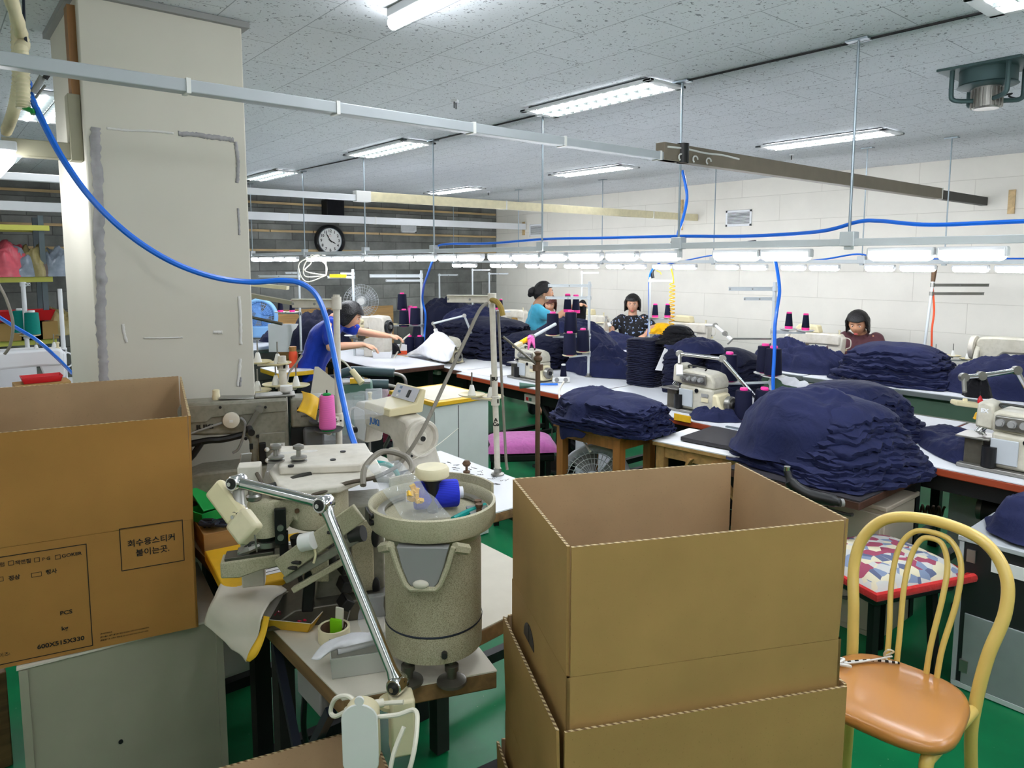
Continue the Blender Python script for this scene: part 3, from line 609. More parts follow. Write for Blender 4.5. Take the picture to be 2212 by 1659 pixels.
# ================================================================ button sewing table and its machine
t = thing('machine_table', 'worn cream table with dirty chipped edge carrying the button machine', 'table', (0, 0, 0))
pts = [(.646, 2.06), (.652, 1.38), (.985, 1.25), (1.03, 1.42), (1.42, 1.46), (1.42, 2.06)]
B().prism(pts, .757, .7605, 'xy').build('surface', 'paper_grey', t)
B().prism(pts, .715, .757, 'xy').build('top', 'dirty_edge', t, bevel=.004)
for x, y in ((.80, 1.60), (.75, 1.98), (1.3, 1.53), (1.3, 1.98)): B().box((x, y, .36), (.05, .05, .71)).build('leg', 'dark_metal', t)
mat('stand_blue', (40, 46, 60), .4, .3)
B().bar((.68, 1.5, .66), (.72, 2.0, .03), .022, .022).build('brace', 'stand_blue', t); B().bar((.72, 1.95, .62), (.68, 1.5, .03), .022, .022).build('brace', 'stand_blue', t)
B().bar((.73, 1.5, .12), (.73, 2.0, .12), .05, .06).build('stretcher', 'dark_metal', t); B().bar((.80, 1.60, .2), (1.3, 1.55, .2), .05, .05).build('stretcher', 'dark_metal', t)
B().box((.70, 1.62, .66), (.05, .14, .09)).build('switch_box', 'grey_plastic', t, bevel=.006)
B().tube(sm([(.70, 1.7, .6), (.78, 1.9, .32), (.9, 2.0, .1), (1.0, 1.8, .06)], 6), .008, 8).build('cable', 'black_cable', t)
# --- bowl feeder
FC = V((.893, 1.378, .7605))
t = thing('button_feeder', 'speckled putty coloured drum with a round feeder bowl on top, on the worn cream table', 'feeder', FC, math.radians(-42))
B().lathe([(.108, .085), (.114, .09), (.114, .305), (.108, .325), (.09, .33)], n=48).build('drum', 'cylinder_paint', t)
B().lathe([(.100, .048), (.1145, .056), (.1155, .112), (.114, .118), (.1, .12)], n=48).build('base', 'cylinder_paint', t)
B().lathe([(.1155, .118), (.1165, .1205), (.1155, .123)], n=48, cap=False).build('blue_band', 'stand_blue', t)
b = B(); prof = [(.06, .325), (.115, .325), (.128, .345), (.145, .352), (.149, .362), (.149, .402), (.143, .404), (.139, .398), (.137, .375), (.09, .368), (.0, .372)]; b.lathe(prof, n=64); b.build('bowl', 'putty', t)
b = B(); b.lathe([(.128, .376), (.128, .383), (.112, .383), (.112, .376)], n=56, cap=False); b.build('spiral_track', 'steel', t)
# chute on the camera side
b = B(); ch = [(-.062, .345), (.062, .345), (.05, .30), (.036, .265), (.026, .255), (-.026, .255), (-.036, .265), (-.05, .30)]
b.prism([(p[0]*.92, p[1]) for p in ch], -.147, -.122); b.build('chute_bed', 'grey_plastic', t, bevel=.002)
b = B(); b.tube([(p[0], -.149+.0*p[1], p[1]) for p in [(-.068, .348), (-.054, .30), (-.039, .263), (-.028, .252), (.028, .252), (.039, .263), (.054, .30), (.068, .348)]], .006, 8); b.build('chute_lip', 'putty', t)
B().ball((-.004, -.15, .263), (.018, .008, .01)).build('powder', 'paper_grey', t)
for s_ in (-1, 1): B().tube([(s_*.07, -.143, .345), (s_*.095, -.118, .33)], .012, 6).build('bowl_bracket', 'putty', t)
for s_ in (-1, 1): B().cyl((s_*.086, -.118, .333), (s_*.09, -.128, .333), .008, n=12).build('screw', 'dark_metal', t)
B().cyl((.04, -.108, .082), (.042, -.121, .082), .007, n=10).build('bolt', 'dark_metal', t)
for a in (-118, -58, 60, 120):
    c, s_ = math.cos(math.radians(a))*.1, math.sin(math.radians(a))*.1
    B().lathe([(.035, .0), (.034, .006), (.012, .012), (.012, .03), (.016, .03), (.016, .042), (.008, .044), (.008, .075)], Matrix.Translation((c, s_, 0)), 18).build('foot', 'oily_steel' if a < 0 else 'dark_metal', t)
B().lathe([(.012, .37), (.017, .44), (.026, .452), (.026, .458)], n=20).build('knob_stem', 'black_plastic', t)
B().lathe([(.036, .456), (.04, .46), (.04, .476), (.036, .482), (.006, .482)], n=28).build('knob', 'ivory_dirty', t)
for dx, dy in ((.095, .005), (.1, -.02)): B().lathe([(.008, .375), (.006, .39), (.008, .392), (.009, .4)], Matrix.Translation((dx+.012, dy, 0)), 12).build('thumb_screw', 'rust', t)
B().box((.105, -.005, .378), (.04, .06, .006), (0, 0, .3)).build('gate_plate', 'grey_plastic', t)
b = B()
for k in range(13):
    a = math.radians(30+k*9)
    b.box((.151*math.cos(a), .151*math.sin(a), .398), (.006, .026, .05), (0, 0, a))
b.build('back_fence', 'putty', t)
b = B(); b.box((-.138, -.062, .383), (.006, .05, .026), (0, 0, math.radians(24))); b.build('slot_plate', 'dark_metal', t)
for dz in (.376, .392): B().cyl((-.119, -.085, dz), (-.127, -.091, dz), .006, n=10).build('bolt', 'black_metal', t)
# spool and bag lying in the bowl
def spool(name, label, c, d, L, r, m, group=None):
    t = thing(name, label, 'thread spool', c); d = V(d).normalized()
    b = B(); a0 = -d*L/2; a1 = d*L/2
    b.tube([a0, a0+d*.004, a1-d*.004, a1], [r*.9, r, r, r*.92], 28); b.build('yarn', m, t)
    B().tube([a0-d*.018, a1+d*.012], r*.42, 18).build('core', 'white_cone', t); return t
R20 = V((math.cos(-.45), math.sin(-.45), 0))
spool('thread_spool', 'bright blue thread spool lying in the round feeder bowl', FC+V((.018, .012, .372+.036)), R20, .105, .033, 'blue_yarn')
tag(B().tube(sm([FC+V((-.0, -.085, .377)), FC+V((.05, -.07, .378)), FC+V((.11, -.06, .378))], 5), .008, 8).build('teal_rod', 'teal_hose'), 'teal rod lying in the feeder bowl in front of the blue spool', 'rod')
def film_bag(label, base, up, side, w, l, bulge, m='clear_film', name='plastic_bag', seed=1, n=(14, 20), taper=.25):
    up = V(up).normalized(); side = V(side).normalized(); nrm = side.cross(up).normalized(); base = V(base)
    b = B()
    for s_ in (1, -1):
        def fn(u, v):
            k = math.sin(PI*u)**.6*math.sin(PI*min(1, v*.9+.1))**.7
            q = base+up*l*v+side*w*(u-.5)*(1-taper*v)+nrm*s_*bulge*k
            return q+nrm*(noise.noise(q*26+V((seed, 0, s_)))*.016)+side*noise.noise(q*30+V((9, seed, 0)))*.008
        b.grid(n[0], n[1], fn, s_ < 0)
    return tag(b.build(name, m, smooth=60), label, 'plastic bag')
tag_b = film_bag('clear plastic bag of small yellow parts leaning in the feeder bowl', FC+V((-.045, -.055, .378)), (-.38, .30, .62), (.85, -.45, .1), .10, .17, .02, seed=3)
b = B()
for k in range(9):
    q = FC+V((-.055-.03*rnd.random(), -.04+.04*rnd.random(), .40+.05*rnd.random())); b.box(q, (.014, .012, .008), (rnd.random()*3, rnd.random()*3, 0))
o = b.build('bag_contents', 'yellow_tape'); o.parent = tag_b
# --- button sewing machine
BM = V((.648, 1.782, .7605)); BMR = math.radians(-24)
t = thing('button_sewing_machine', 'oily putty coloured button sewing machine with arm over a narrow bed, left of the drum', 'sewing machine', BM, BMR)
# base, column, bed
b = B(); b.prism([(-.02, 0), (.36, 0), (.36, .04), (.30, .06), (.06, .05)], -.02, .2); b.build('base', 'oily_steel', t, bevel=.004)
b = B(); b.prism([(.11, .03), (.30, .03), (.30, .30), (.115, .30), (.135, .2)], .03, .17); b.build('column', 'grey_green_metal', t, bevel=.006)
B().box((.24, .024, .16), (.06, .012, .2)).build('column_panel', 'putty', t, bevel=.004)
for z in (.21, .07): B().ball((.275, .018, z), (.011, .006, .028)).build('oval_hole', 'black_plastic', t)
b = B(); b.prism([(-.115, .162), (-.115, .203), (.15, .216), (.15, .12), (.115, .125), (.10, .165), (.06, .182), (-.02, .172), (-.07, .158)], -.03, .03); b.build('bed_arm', 'putty', t, bevel=.004)
B().box((-.045, 0, .209), (.12, .05, .012), (0, -.05, 0)).build('needle_plate', 'oily_steel', t, bevel=.002)
B().box((-.06, -.004, .2185), (.03, .03, .012)).build('button_clamp_base', 'steel', t, bevel=.002)
B().box((.0, .0, .222), (.1, .022, .008), (0, -.06, 0)).build('clamp_slide', 'oily_steel', t, bevel=.002)
B().box((.10, -.0, .12), (.03, .045, .16), (0, .1, 0)).build('bed_support', 'black_metal', t, bevel=.004)
# head
B().lathe([(.03, .255), (.042, .26), (.044, .34), (.04, .352), (.0, .355)], Matrix.Translation((-.004, 0, 0)), 32).build('head_cylinder', 'putty', t)
b = B(); b.prism([(.0, .27), (.05, .275), (.065, .30), (.075, .29), (.1, .285), (.1, .37), (.0, .352)], -.035, .05); b.build('head_web', 'putty', t, bevel=.006)
B().lathe([(.06, .262), (.078, .272), (.082, .3), (.082, .37), (.078, .378)], Matrix.Translation((.125, .03, 0)), 40).build('drum_housing', 'putty', t)
b = B(); b.prism([(.03, -.02), (.06, -.075), (.18, -.07), (.25, .0), (.30, .06), (.29, .24), (.03, .28), (.0, .12)], .37, .392, 'xy'); b.build('arm_cover', 'cream_metal', t, bevel=.006)
b = B(); b.prism([(.03, .06), (.24, .03), (.28, .12), (.27, .26), (.02, .29)], .392, .415, 'xy'); b.build('arm_top', 'cream_metal', t, bevel=.005)
B().box((-.05, .13, .24), (.06, .05, .34)).build('rear_post', 'cream_metal', t, bevel=.004)
B().box((.034, -.047, .292), (.028, .014, .092)).build('thread_block', 'black_metal', t, bevel=.002)
for z in (.29, .265): B().cyl((.034, -.05, z), (.034, -.06, z), .008, n=12).build('thread_screw', 'steel', t)
for x, z in ((.075, .325), (.135, .315)): B().cyl((x, -.045 if x < .1 else -.052, z), (x, -.038 if x < .1 else -.045, z), .006, n=10).build('bolt', 'rust', t)
B().lathe([(.018, .355), (.02, .365), (.014, .37), (.014, .385), (.008, .39)], Matrix.Translation((-.03, -.01, 0)), 18).build('lever_pivot', 'steel', t)
B().bar((-.03, -.01, .372), (.11, .05, .392), .02, .014).build('lever_bar', 'dark_metal', t)
# needle works
B().cyl((-.004, 0, .262), (-.004, 0, .235), .024, n=18).build('needle_sleeve', 'black_metal', t)
B().lathe([(.012, .225), (.026, .228), (.026, .242), (.012, .245)], Matrix.Translation((-.0, -.004, 0)), 20).build('clamp_collar', 'steel', t)
B().tube([(-.01, -.01, .237), (-.045, -.02, .228), (-.07, -.015, .218)], [.008, .01, .004], 8).build('clamp_jaw', 'steel', t); B().tube([(.0, .0, .237), (-.04, .012, .226), (-.065, .01, .218)], [.008, .01, .004], 8).build('clamp_jaw', 'dark_metal', t)
B().box((.04, -.03, .22), (.022, .02, .10)).build('lift_link', 'black_metal', t, bevel=.002)
for k, (x, y, z, r, l) in enumerate(((.07, .01, .24, .018, .06), (.1, .0, .235, .014, .08), (.09, .04, .22, .022, .05), (.13, .03, .24, .016, .06), (.15, .0, .23, .012, .07))): B().cyl((x, y, z), (x+.01, y, z-l), r, n=12).build('push_rod', 'black_metal' if k % 2 else 'dark_metal', t)
B().cyl((.11, -.03, .232), (.15, -.04, .235), .018, n=14).build('cam_roller', 'oily_steel', t)
B().tube(sm([(.05, -.02, .215), (.06, -.04, .19), (.075, -.035, .15), (.08, -.03, .12)], 5), .006, 7).build('linkage', 'dark_metal', t)
# button chute rail sloping down from the bowl
b = B(); b.bar((.03, -.06, .185), (.225, -.15, .345), .012, .05, (0, 0, 1)); b.build('chute_rail', 'putty', t, bevel=.003)
b = B(); b.bar((.045, -.045, .15), (.225, -.13, .275), .03, .02); b.build('chute_bracket', 'grey_green_metal', t, bevel=.003)
b = B(); b.bar((.06, -.05, .12), (.2, -.11, .215), .018, .016); b.build('chute_arm', 'putty', t, bevel=.003)
B().cyl((.085, -.10, .262), (.115, -.115, .272), .022, n=20).build('tape_spool', 'white_plastic', t)
B().tube(sm([(.115, -.118, .255), (.118, -.12, .235), (.113, -.12, .215)], 4), .003, 6).build('tape_tail', 'ivory', t)
for x, y, z in ((.06, -.075, .205), (.05, -.07, .19), (.15, -.12, .29)): B().cyl((x, y, z), (x+.02, y-.02, z+.004), .005, n=8).build('rail_pin', 'dark_metal', t)
B().cyl((.205, -.12, .275), (.235, -.135, .285), .02, n=16).build('motor_nose', 'dark_metal', t)
for k in range(3): B().box((.19, -.03+.0*k, .16-.05*k), (.03, .04, .03), (.2, .3*k, .4)).build('bracket_block', 'black_metal', t, bevel=.003)
for x, y in ((-.01, .12), (.05, .10)):
    b = B(); b.lathe([(.022, .415), (.022, .419), (.012, .422), (.022, .425), (.022, .429), (.007, .431), (.006, .448), (.015, .452), (.015, .46), (.006, .464)], Matrix.Translation((x+.03, y+.0, 0)), 18); b.build('tension_disc', 'steel', t)
for x, y in ((.0, .06), (.11, .09), (.14, .17)): B().cyl((x+.06, y, .414), (x+.06, y, .418), .008, n=12).build('oil_hole', 'black_plastic', t)
B().tube(sm([(-.03, .1, .39), (.02, -.02, .36), (.12, -.07, .375), (.2, -.05, .39), (.27, -.07, .405), (.33, -.04, .42)], 6), .0055, 8).build('cable', 'brown_cable', t)
B().tube(sm([(.24, -.08, .39), (.25, -.03, .425), (.30, .03, .445), (.36, .02, .43), (.37, -.04, .41), (.33, -.08, .40), (.27, -.05, .395)], 6), .008, 8).build('cable_loop', 'grey_cable', t)
# --- chrome work lamp
J0, J1, J2 = PD(859, 1478, 1.46), PD(700, 1088, 1.56), PD(512, 1042, 1.66)
t = thing('work_lamp', 'chrome jointed work lamp with ivory head, clamped to the worn cream table corner', 'lamp', J0)
def lp(p): return V(p)-J0
def joint(p, ax, r, l, nm='joint'):
    p = lp(p); ax = V(ax).normalized(); b = B(); b.m('chrome'); b.tube([p-ax*l/2, p-ax*l*.42, p+ax*l*.42, p+ax*l/2], [r*.86, r, r, r*.86], 20); b.m('dark_metal'); b.tube([p-ax*(l/2+.001), p-ax*(l/2-.002)], r*.7, 18); b.m('chrome'); b.tube([p-ax*(l/2+.008), p-ax*(l/2-.002)], r*.3, 6); b.build(nm, parent=t)
cv = (-FW+RT*-.35).normalized()*-1
for p in (J0, J1, J2): joint(p, cv, .018, .04)
d1 = (J1-J0).normalized(); d2 = (J2-J1).normalized()
B().tube([lp(J0)+d1*.012, lp(J0)+d1*.03, lp(J1)-d1*.03, lp(J1)-d1*.012], [.016, .012, .012, .016], 18).build('lower_arm', 'chrome', t)
B().tube([lp(J1)+d2*.012, lp(J1)+d2*.03, lp(J2)-d2*.03, lp(J2)-d2*.012], [.016, .0125, .0125, .014], 18).build('upper_arm', 'chrome', t)
N0, N1 = PD(515, 1056, 1.66), PD(518, 1135, 1.65)
B().tube([lp(N0), lp(N0)+(lp(N1)-lp(N0))*.45, lp(N0)+(lp(N1)-lp(N0))*.5, lp(N0)+(lp(N1)-lp(N0))*.7, lp(N1)], [.013, .013, .016, .012, .014], 16).build('neck', 'steel', t); joint(PD(518, 1112, 1.65), cv, .016, .036)
H0, H1 = PD(468, 1058, 1.68), PD(538, 1150, 1.62); hd = (H1-H0).normalized(); hs = hd.cross(FW).normalized(); hn = hs.cross(hd)
def headshape(nm, a, c, w, th, m):
    o = B(); o.M = Matrix((hs, hd, hn)).transposed().to_4x4(); o.M.translation = lp((H0+H1)/2); o.box((0, (a+c)/2, 0), (w, c-a, th)); return o.build(nm, m, t, bevel=.008)
L_ = (H1-H0).length; headshape('shade', -L_/2-.01, L_/2-.045, .052, .026, 'ivory'); headshape('switch_housing', L_/2-.05, L_/2+.012, .062, .034, 'ivory_dirty')
o = B(); o.M = Matrix((hs, hd, hn)).transposed().to_4x4(); o.M.translation = lp((H0+H1)/2); o.box((0, -.02, .0135*(1 if hn.z < 0 else -1)), (.038, .085, .003)); o.build('led_panel', 'small_glow', t)
B().tube([lp(PD(550, 1155, 1.62)), lp(PD(553, 1178, 1.62)), lp(PD(555, 1192, 1.63))], .0018, 5).build('thread_wire', 'steel', t)
B().tube([lp(PD(533, 1160, 1.63)), lp(PD(540, 1180, 1.63))], .004, 6).build('cord', 'black_cable', t)
# clamp box, transformer and cords
B().box(lp(PD(868, 1560, 1.46))+V((0, 0, .0)), (.05, .05, .12), (0, 0, -.4)).build('clamp', 'ivory_dirty', t, bevel=.006)
B().lathe([(.03, -.012), (.03, -.004), (.012, .0)], Matrix.Translation(lp(PD(848, 1508, 1.47))), 18).build('base_disc', 'ivory', t)
tp = PD(780, 1594, 1.36)
t2 = thing('power_adapter', 'white oval power adapter with looped cord hanging from the table corner', 'adapter', tp, (0, 0, -YAW))
b = B(); q = [(.033*math.cos(a)*1.0, (.04 if math.sin(a) > 0 else -.04)+.03*math.sin(a)) for a in [2*PI*k/28 for k in range(28)]]
b.prism(q, -.006, .028); b.build('case', 'ivory_dirty', t2, bevel=.005)
b = B(); b.prism([(p[0]*1.06, p[1]*1.06) for p in q], -.01, -.006); b.build('lid', 'white_plastic', t2, bevel=.002)
for z in (.083, -.083): B().cyl((0, -.01, z*.96), (0, -.005, z*.96), .009, n=14).build('lug', 'white_plastic', t2)
B().box((-.0365, .012, -.0), (.001, .022, .05)).build('sticker', 'yellow_tape', t2)
B().tube([v-tp for v in sm([PD(770, 1545, 1.37), PD(735, 1522, 1.36), PD(698, 1540, 1.35), PD(682, 1575, 1.35), PD(700, 1580, 1.35), PD(735, 1552, 1.36), PD(780, 1518, 1.4), PD(835, 1490, 1.43)], 6)], .0045, 8).build('left_cord', 'white_cable', t2)
B().tube([v-tp for v in sm([PD(800, 1540, 1.37), PD(845, 1515, 1.4), PD(880, 1490, 1.42), PD(908, 1515, 1.4), PD(921, 1570, 1.38), PD(912, 1630, 1.37), PD(888, 1655, 1.37), PD(868, 1640, 1.37), PD(864, 1590, 1.38), PD(870, 1530, 1.4)], 6)], .0045, 8).build('right_cord', 'white_cable', t2)
for a, c in ((PD(742, 1545, 1.36), PD(728, 1556, 1.36)), (PD(775, 1522, 1.39), PD(794, 1508, 1.41))): B().tube([a-tp, c-tp], .008, 10).build('strain_relief', 'white_cable', t2)
# ---------------------------------------------------------------- small things on that table
def tray_box(label, name, c, rz, w, d, h, m, mi, tilt=.12, t_=.003, cat='box'):
    t = thing(name, label, cat, c, rz); b = B(); hw, hd_ = w/2, d/2; k = tilt*h
    for p0, p1, o_ in (((-hw, -hd_), (hw, -hd_), (0, -1)), ((hw, -hd_), (hw, hd_), (1, 0)), ((hw, hd_), (-hw, hd_), (0, 1)), ((-hw, hd_), (-hw, -hd_), (-1, 0))):
        dx = V((p1[0]-p0[0], p1[1]-p0[1], 0)).normalized()*k
        panel(b, (p0[0], p0[1], 0), (p1[0], p1[1], 0), V((p1[0]+o_[0]*k, p1[1]+o_[1]*k, h))+dx, V((p0[0]+o_[0]*k, p0[1]+o_[1]*k, h))-dx, (-o_[0], -o_[1], 0), t_, m, mi, mi)
    b.m(mi); b.box((0, 0, .002), (w, d, .003)); b.build('shell', parent=t, smooth=0); return t
bt = tray_box('small cardboard tray wrapped in yellow tape holding red buttons', 'button_tray', PZ(640, 1338, .762), math.radians(-50), .125, .115, .036, 'yellow_tape', 'paper_grey', .6, cat='tray')
b = B(); rr = random.Random(4)
for k in range(90):
    a, r = rr.random()*2*PI, math.sqrt(rr.random())*.055; M_ = Matrix.Translation((r*math.cos(a), r*math.sin(a)*.9, .016+.022*(1-r/.06)*rr.random())) @ Euler((rr.uniform(-.6, .6), rr.uniform(-.6, .6), 0)).to_matrix().to_4x4()
    b.lathe([(.0, .0012), (.0055, .0012), (.006, 0), (.0055, -.0012), (0, -.0012)], M_, 10, cap=False)
o = b.build('buttons', 'red_button'); o.location = bt.location; o.rotation_euler = bt.rotation_euler; tag(o, 'loose red shirt buttons filling the yellow taped tray', 'buttons', kind='stuff')
rt = PZ(722, 1380, .762)
t = thing('tape_roll', 'roll of brown packing tape standing open beside the button tray', 'tape roll', rt)
B().lathe([(.034, 0), (.04, 0), (.04, .034), (.034, .034), (.034, 0)], n=32, cap=False).build('tape', 'ivory_dirty', t); B().lathe([(.0335, .001), (.0335, .033)], n=32, cap=False).build('core', 'rust', t)
t = thing('needle_packet', 'open green and white needle packet standing in the tape roll', 'packet', rt+V((.006, 0, .012)), -.9)
b = B(); b.box((0, 0, .02), (.03, .008, .038), (.1, .05, 0)); b.build('sleeve', 'lime', t); B().box((.008, .004, .042), (.022, .005, .06), (.15, .12, 0)).build('flap', 'paper_grey', t, bevel=.002)
tag(B().tube([rt+V((.02, -.01, .01)), rt+V((.055, .02, .05))], .0016, 6).build('tweezers', 'steel'), 'thin steel tweezers leaning in the tape roll', 'tweezers')
pbx = PZ(775, 1437, .762)
t = tray_box('frosted plastic food box holding rolled paper and tape at the table corner', 'plastic_box', pbx, math.radians(-24), .125, .085, .05, 'clear_box', 'clear_box', .08)
tag(B().cyl(pbx+V((-.04, .03, .045)), pbx+V((.055, -.0, .052)), .0165, n=18).build('paper_roll', 'paper'), 'small roll of white paper lying in the frosted plastic box', 'paper roll')
def drape(label, name, m, P, nx=10, ny=10, amp=.006, seed=0, cat='cloth', th=.0015):
    """sheet through a 4x? lattice of points (rows)"""
    rows = [sm(r, nx) for r in P]; cols = list(zip(*rows)); G = [sm(list(c), ny) for c in cols]
    nu, nv = len(G)-1, len(G[0])-1; b = B()
    def fn(u, v):
        q = G[round(u*nu)][round(v*nv)]; return q+V((noise.noise(q*16+V((seed, 0, 0))), noise.noise(q*16+V((0, seed, 5))), noise.noise(q*18+V((0, 0, seed)))))*amp
    b.grid(nu, nv, fn); return tag(b.build(name, m, smooth=180, solid=th), label, cat)
drape('white cloth lying over the edge of the frosted plastic box', 'white_rag', 'white_cloth', [[PZ(672, 1425, .79), PZ(700, 1390, .81), PZ(760, 1365, .82)], [PZ(690, 1425, .80), PZ(730, 1392, .825), PZ(800, 1370, .83)], [PZ(702, 1412, .785), PZ(745, 1400, .815), PZ(806, 1386, .82)]], 5, 5, .004, 2)
drape('large white paper sheet hanging over the left table edge', 'paper_sheet', 'paper_grey', [[PZ(492, 1232, .775), PZ(560, 1245, .77), PZ(640, 1262, .768)], [PD(462, 1290, 1.96), PD(520, 1300, 1.9), PD(575, 1312, 1.83)], [PD(443, 1345, 1.95), PD(495, 1380, 1.88), PD(556, 1375, 1.8)], [PD(450, 1352, 1.95), PD(495, 1395, 1.88), PD(534, 1428, 1.8)]], 6, 6, .006, 5, 'paper')
drape('strip of yellow tape along the hanging paper sheet', 'tape_strip', 'yellow_tape', [[PD(570, 1330, 1.8), PD(582, 1333, 1.78)], [PD(560, 1370, 1.78), PD(572, 1378, 1.77)], [PD(540, 1405, 1.77), PD(556, 1415, 1.76)], [PD(532, 1428, 1.775), PD(540, 1430, 1.77)]], 3, 4, .001, 5, 'tape')
film_bag('clear plastic bag with pink scraps standing behind the chrome lamp arm', PZ(805, 1390, .765), (0, 0, 1), (.9, -.4, 0), .07, .13, .018, seed=8)
# ================================================================ yellow bentwood style chair
SH = .45
cc = V((2.11, .815, 0)); CR = math.radians(-86)
t = thing('dining_chair', 'yellow tubular metal chair with arched back and tan padded seat', 'chair', cc, CR)
def seatpt(a, k=1):
    e = 3.2; c, s_ = math.cos(a), math.sin(a); x = math.copysign(abs(c)**(2/e), c); y = math.copysign(abs(s_)**(2/e), s_)
    w = .205-.03*(y*.5+.5); return V((x*w*k, y*.2*k, 0))
b = B(); n = 48; rings = []
for k, z in ((.93, SH-.022), (1.0, SH-.016), (1.02, SH-.002), (1.0, SH+.01), (.93, SH+.016), (.6, SH+.02), (.25, SH+.02)): rings.append([b.v(seatpt(2*PI*j/n, k)+V((0, 0, z))) for j in range(n)])
for r0, r1 in zip(rings, rings[1:]):
    for j in range(n): b.f((r0[j], r0[(j+1) % n], r1[(j+1) % n], r1[j]))
b.f(rings[0][::-1]); b.f(rings[-1]); b.build('seat', 'seat_tan', t, smooth=180)
rb = .0178
def back(y, z): return V((y, 0, z))
arch = [(-.172, .165, .0), (-.172, .172, .30), (-.175, .178, SH-.02), (-.19, .21, SH+.12), (-.215, .262, SH+.25), (-.2, .30, SH+.35), (-.13, .322, SH+.425), (0, .33, SH+.448), (.13, .322, SH+.425), (.2, .30, SH+.35), (.215, .262, SH+.25), (.19, .21, SH+.12), (.175, .178, SH-.02), (.172, .172, .30), (.172, .165, .0)]
arch[0] = (-.19, .21, .0); arch[-1] = (.19, .21, 0)
P = sm(arch, 7); i0 = min(range(len(P)), key=lambda i: (P[i]-V((-.175, .178, SH-.02))).length); i1 = len(P)-1-i0
B().tube(P[i0:i1+1], rb, 14).build('back_arch', 'chair_yellow', t)
B().tube(P[:i0+1], rb, 14).build('leg', 'chair_yellow', t); B().tube(P[i1:], rb, 14).build('leg', 'chair_yellow', t)
for w, zt, yy in ((.088, .415, .0), (.052, .395, .0)):
    q = sm([(-w*.8, .176, SH-.01), (-w*.85, .2, SH+.1), (-w*1.05, .25, SH+.24), (-w*1.0, .29, SH+zt-.07), (-w*.6, .308, SH+zt-.012), (0, .312, SH+zt), (w*.6, .308, SH+zt-.012), (w*1.0, .29, SH+zt-.07), (w*1.05, .25, SH+.24), (w*.85, .2, SH+.1), (w*.8, .176, SH-.01)], 6)
    B().tube(q, .0085, 12).build('back_hoop', 'chair_yellow', t)
for s_ in (-1, 1):
    B().tube(sm([(s_*.172, .16, SH-.035), (s_*.16, 0, SH-.036), (s_*.15, -.12, SH-.036), (s_*.145, -.155, SH-.05), (s_*.15, -.165, SH-.11), (s_*.165, -.185, .2), (s_*.175, -.2, 0)], 6), rb, 14).build('leg', 'chair_yellow', t)
for p in ((.15, -.165, SH-.12),):
    B().tube([(p[0]+.018*math.cos(a), p[1]+.018*math.sin(a), p[2]) for a in [2*PI*k/16 for k in range(16)]], .0022, 6, closed=True).build('string_tie', 'white_cable', t)
B().tube(sm([(-.07, .17, SH+.03), (-.05, .172, SH+.05), (-.06, .15, SH+.06), (-.075, .165, SH+.03), (-.05, .16, SH+.012)], 5), .003, 6).build('string_tie', 'white_cable', t)
b = B()
q = sm([(-.03, .165, SH+.024), (-.09, .12, SH+.026), (-.15, .04, SH+.025), (-.185, -.03, SH+.026)], 8)
for i in range(len(q)-1): b.m('white_plastic' if i % 2 else 'ink'); b.tube([q[i], q[i+1]], .0042, 6)
b.m('white_plastic'); b.tube(sm([(-.05, .16, SH+.04), (-.1, .1, SH+.028), (-.16, .01, SH+.027)], 5), .003, 6)
for a in (0, 1.2, 2.4, 3.8): b.tube(sm([(-.16, .01, SH+.028), (-.16+.03*math.cos(a), .01+.03*math.sin(a), SH+.036), (-.16+.04*math.cos(a+.5), .01+.04*math.sin(a+.5), SH+.027)], 4), [.004]*9 if False else .005, 6)
tag_o = b.build('seat_tie', None); tag_o.location = cc; tag_o.rotation_euler = (0, 0, CR); tag(tag_o, 'black and white striped cord knotted on the tan chair seat', 'cord')
# ================================================================ builders for the sewing floor
def table(label, x0, x1, y0, y1, z=.765, edge='red_edge', name='sewing_table', frame='black_metal', legs=True, group=None, apron=.09, white='table_white', panels=False):
    cx, cy = (x0+x1)/2, (y0+y1)/2; t = thing(name, label, 'table', (cx, cy, 0), 0, group); w, d = x1-x0, y1-y0
    B().box((0, 0, z-.002), (w, d, .005)).build('surface', white, t)
    B().box((0, 0, z-.0235), (w, d, .038)).build('top', edge, t, bevel=.006)
    for s_ in (-1, 1): B().box((s_*(w/2-.1), 0, z-.043-apron/2), (.03, d-.2, apron)).build('apron', frame, t)
    if legs:
        for sx in (-1, 1):
            for sy in (-1, 1): B().box((sx*(w/2-.1), sy*(d/2-.1), (z-.05)/2), (.05, .05, z-.05)).build('leg', frame, t)
        for sy in (-1, 1): B().box((0, sy*(d/2-.1), .12), (w-.2, .04, .04)).build('foot_rail', frame, t)
    return t
def profile_dome(s, k): return max(0.0, 1-abs(s)**k)
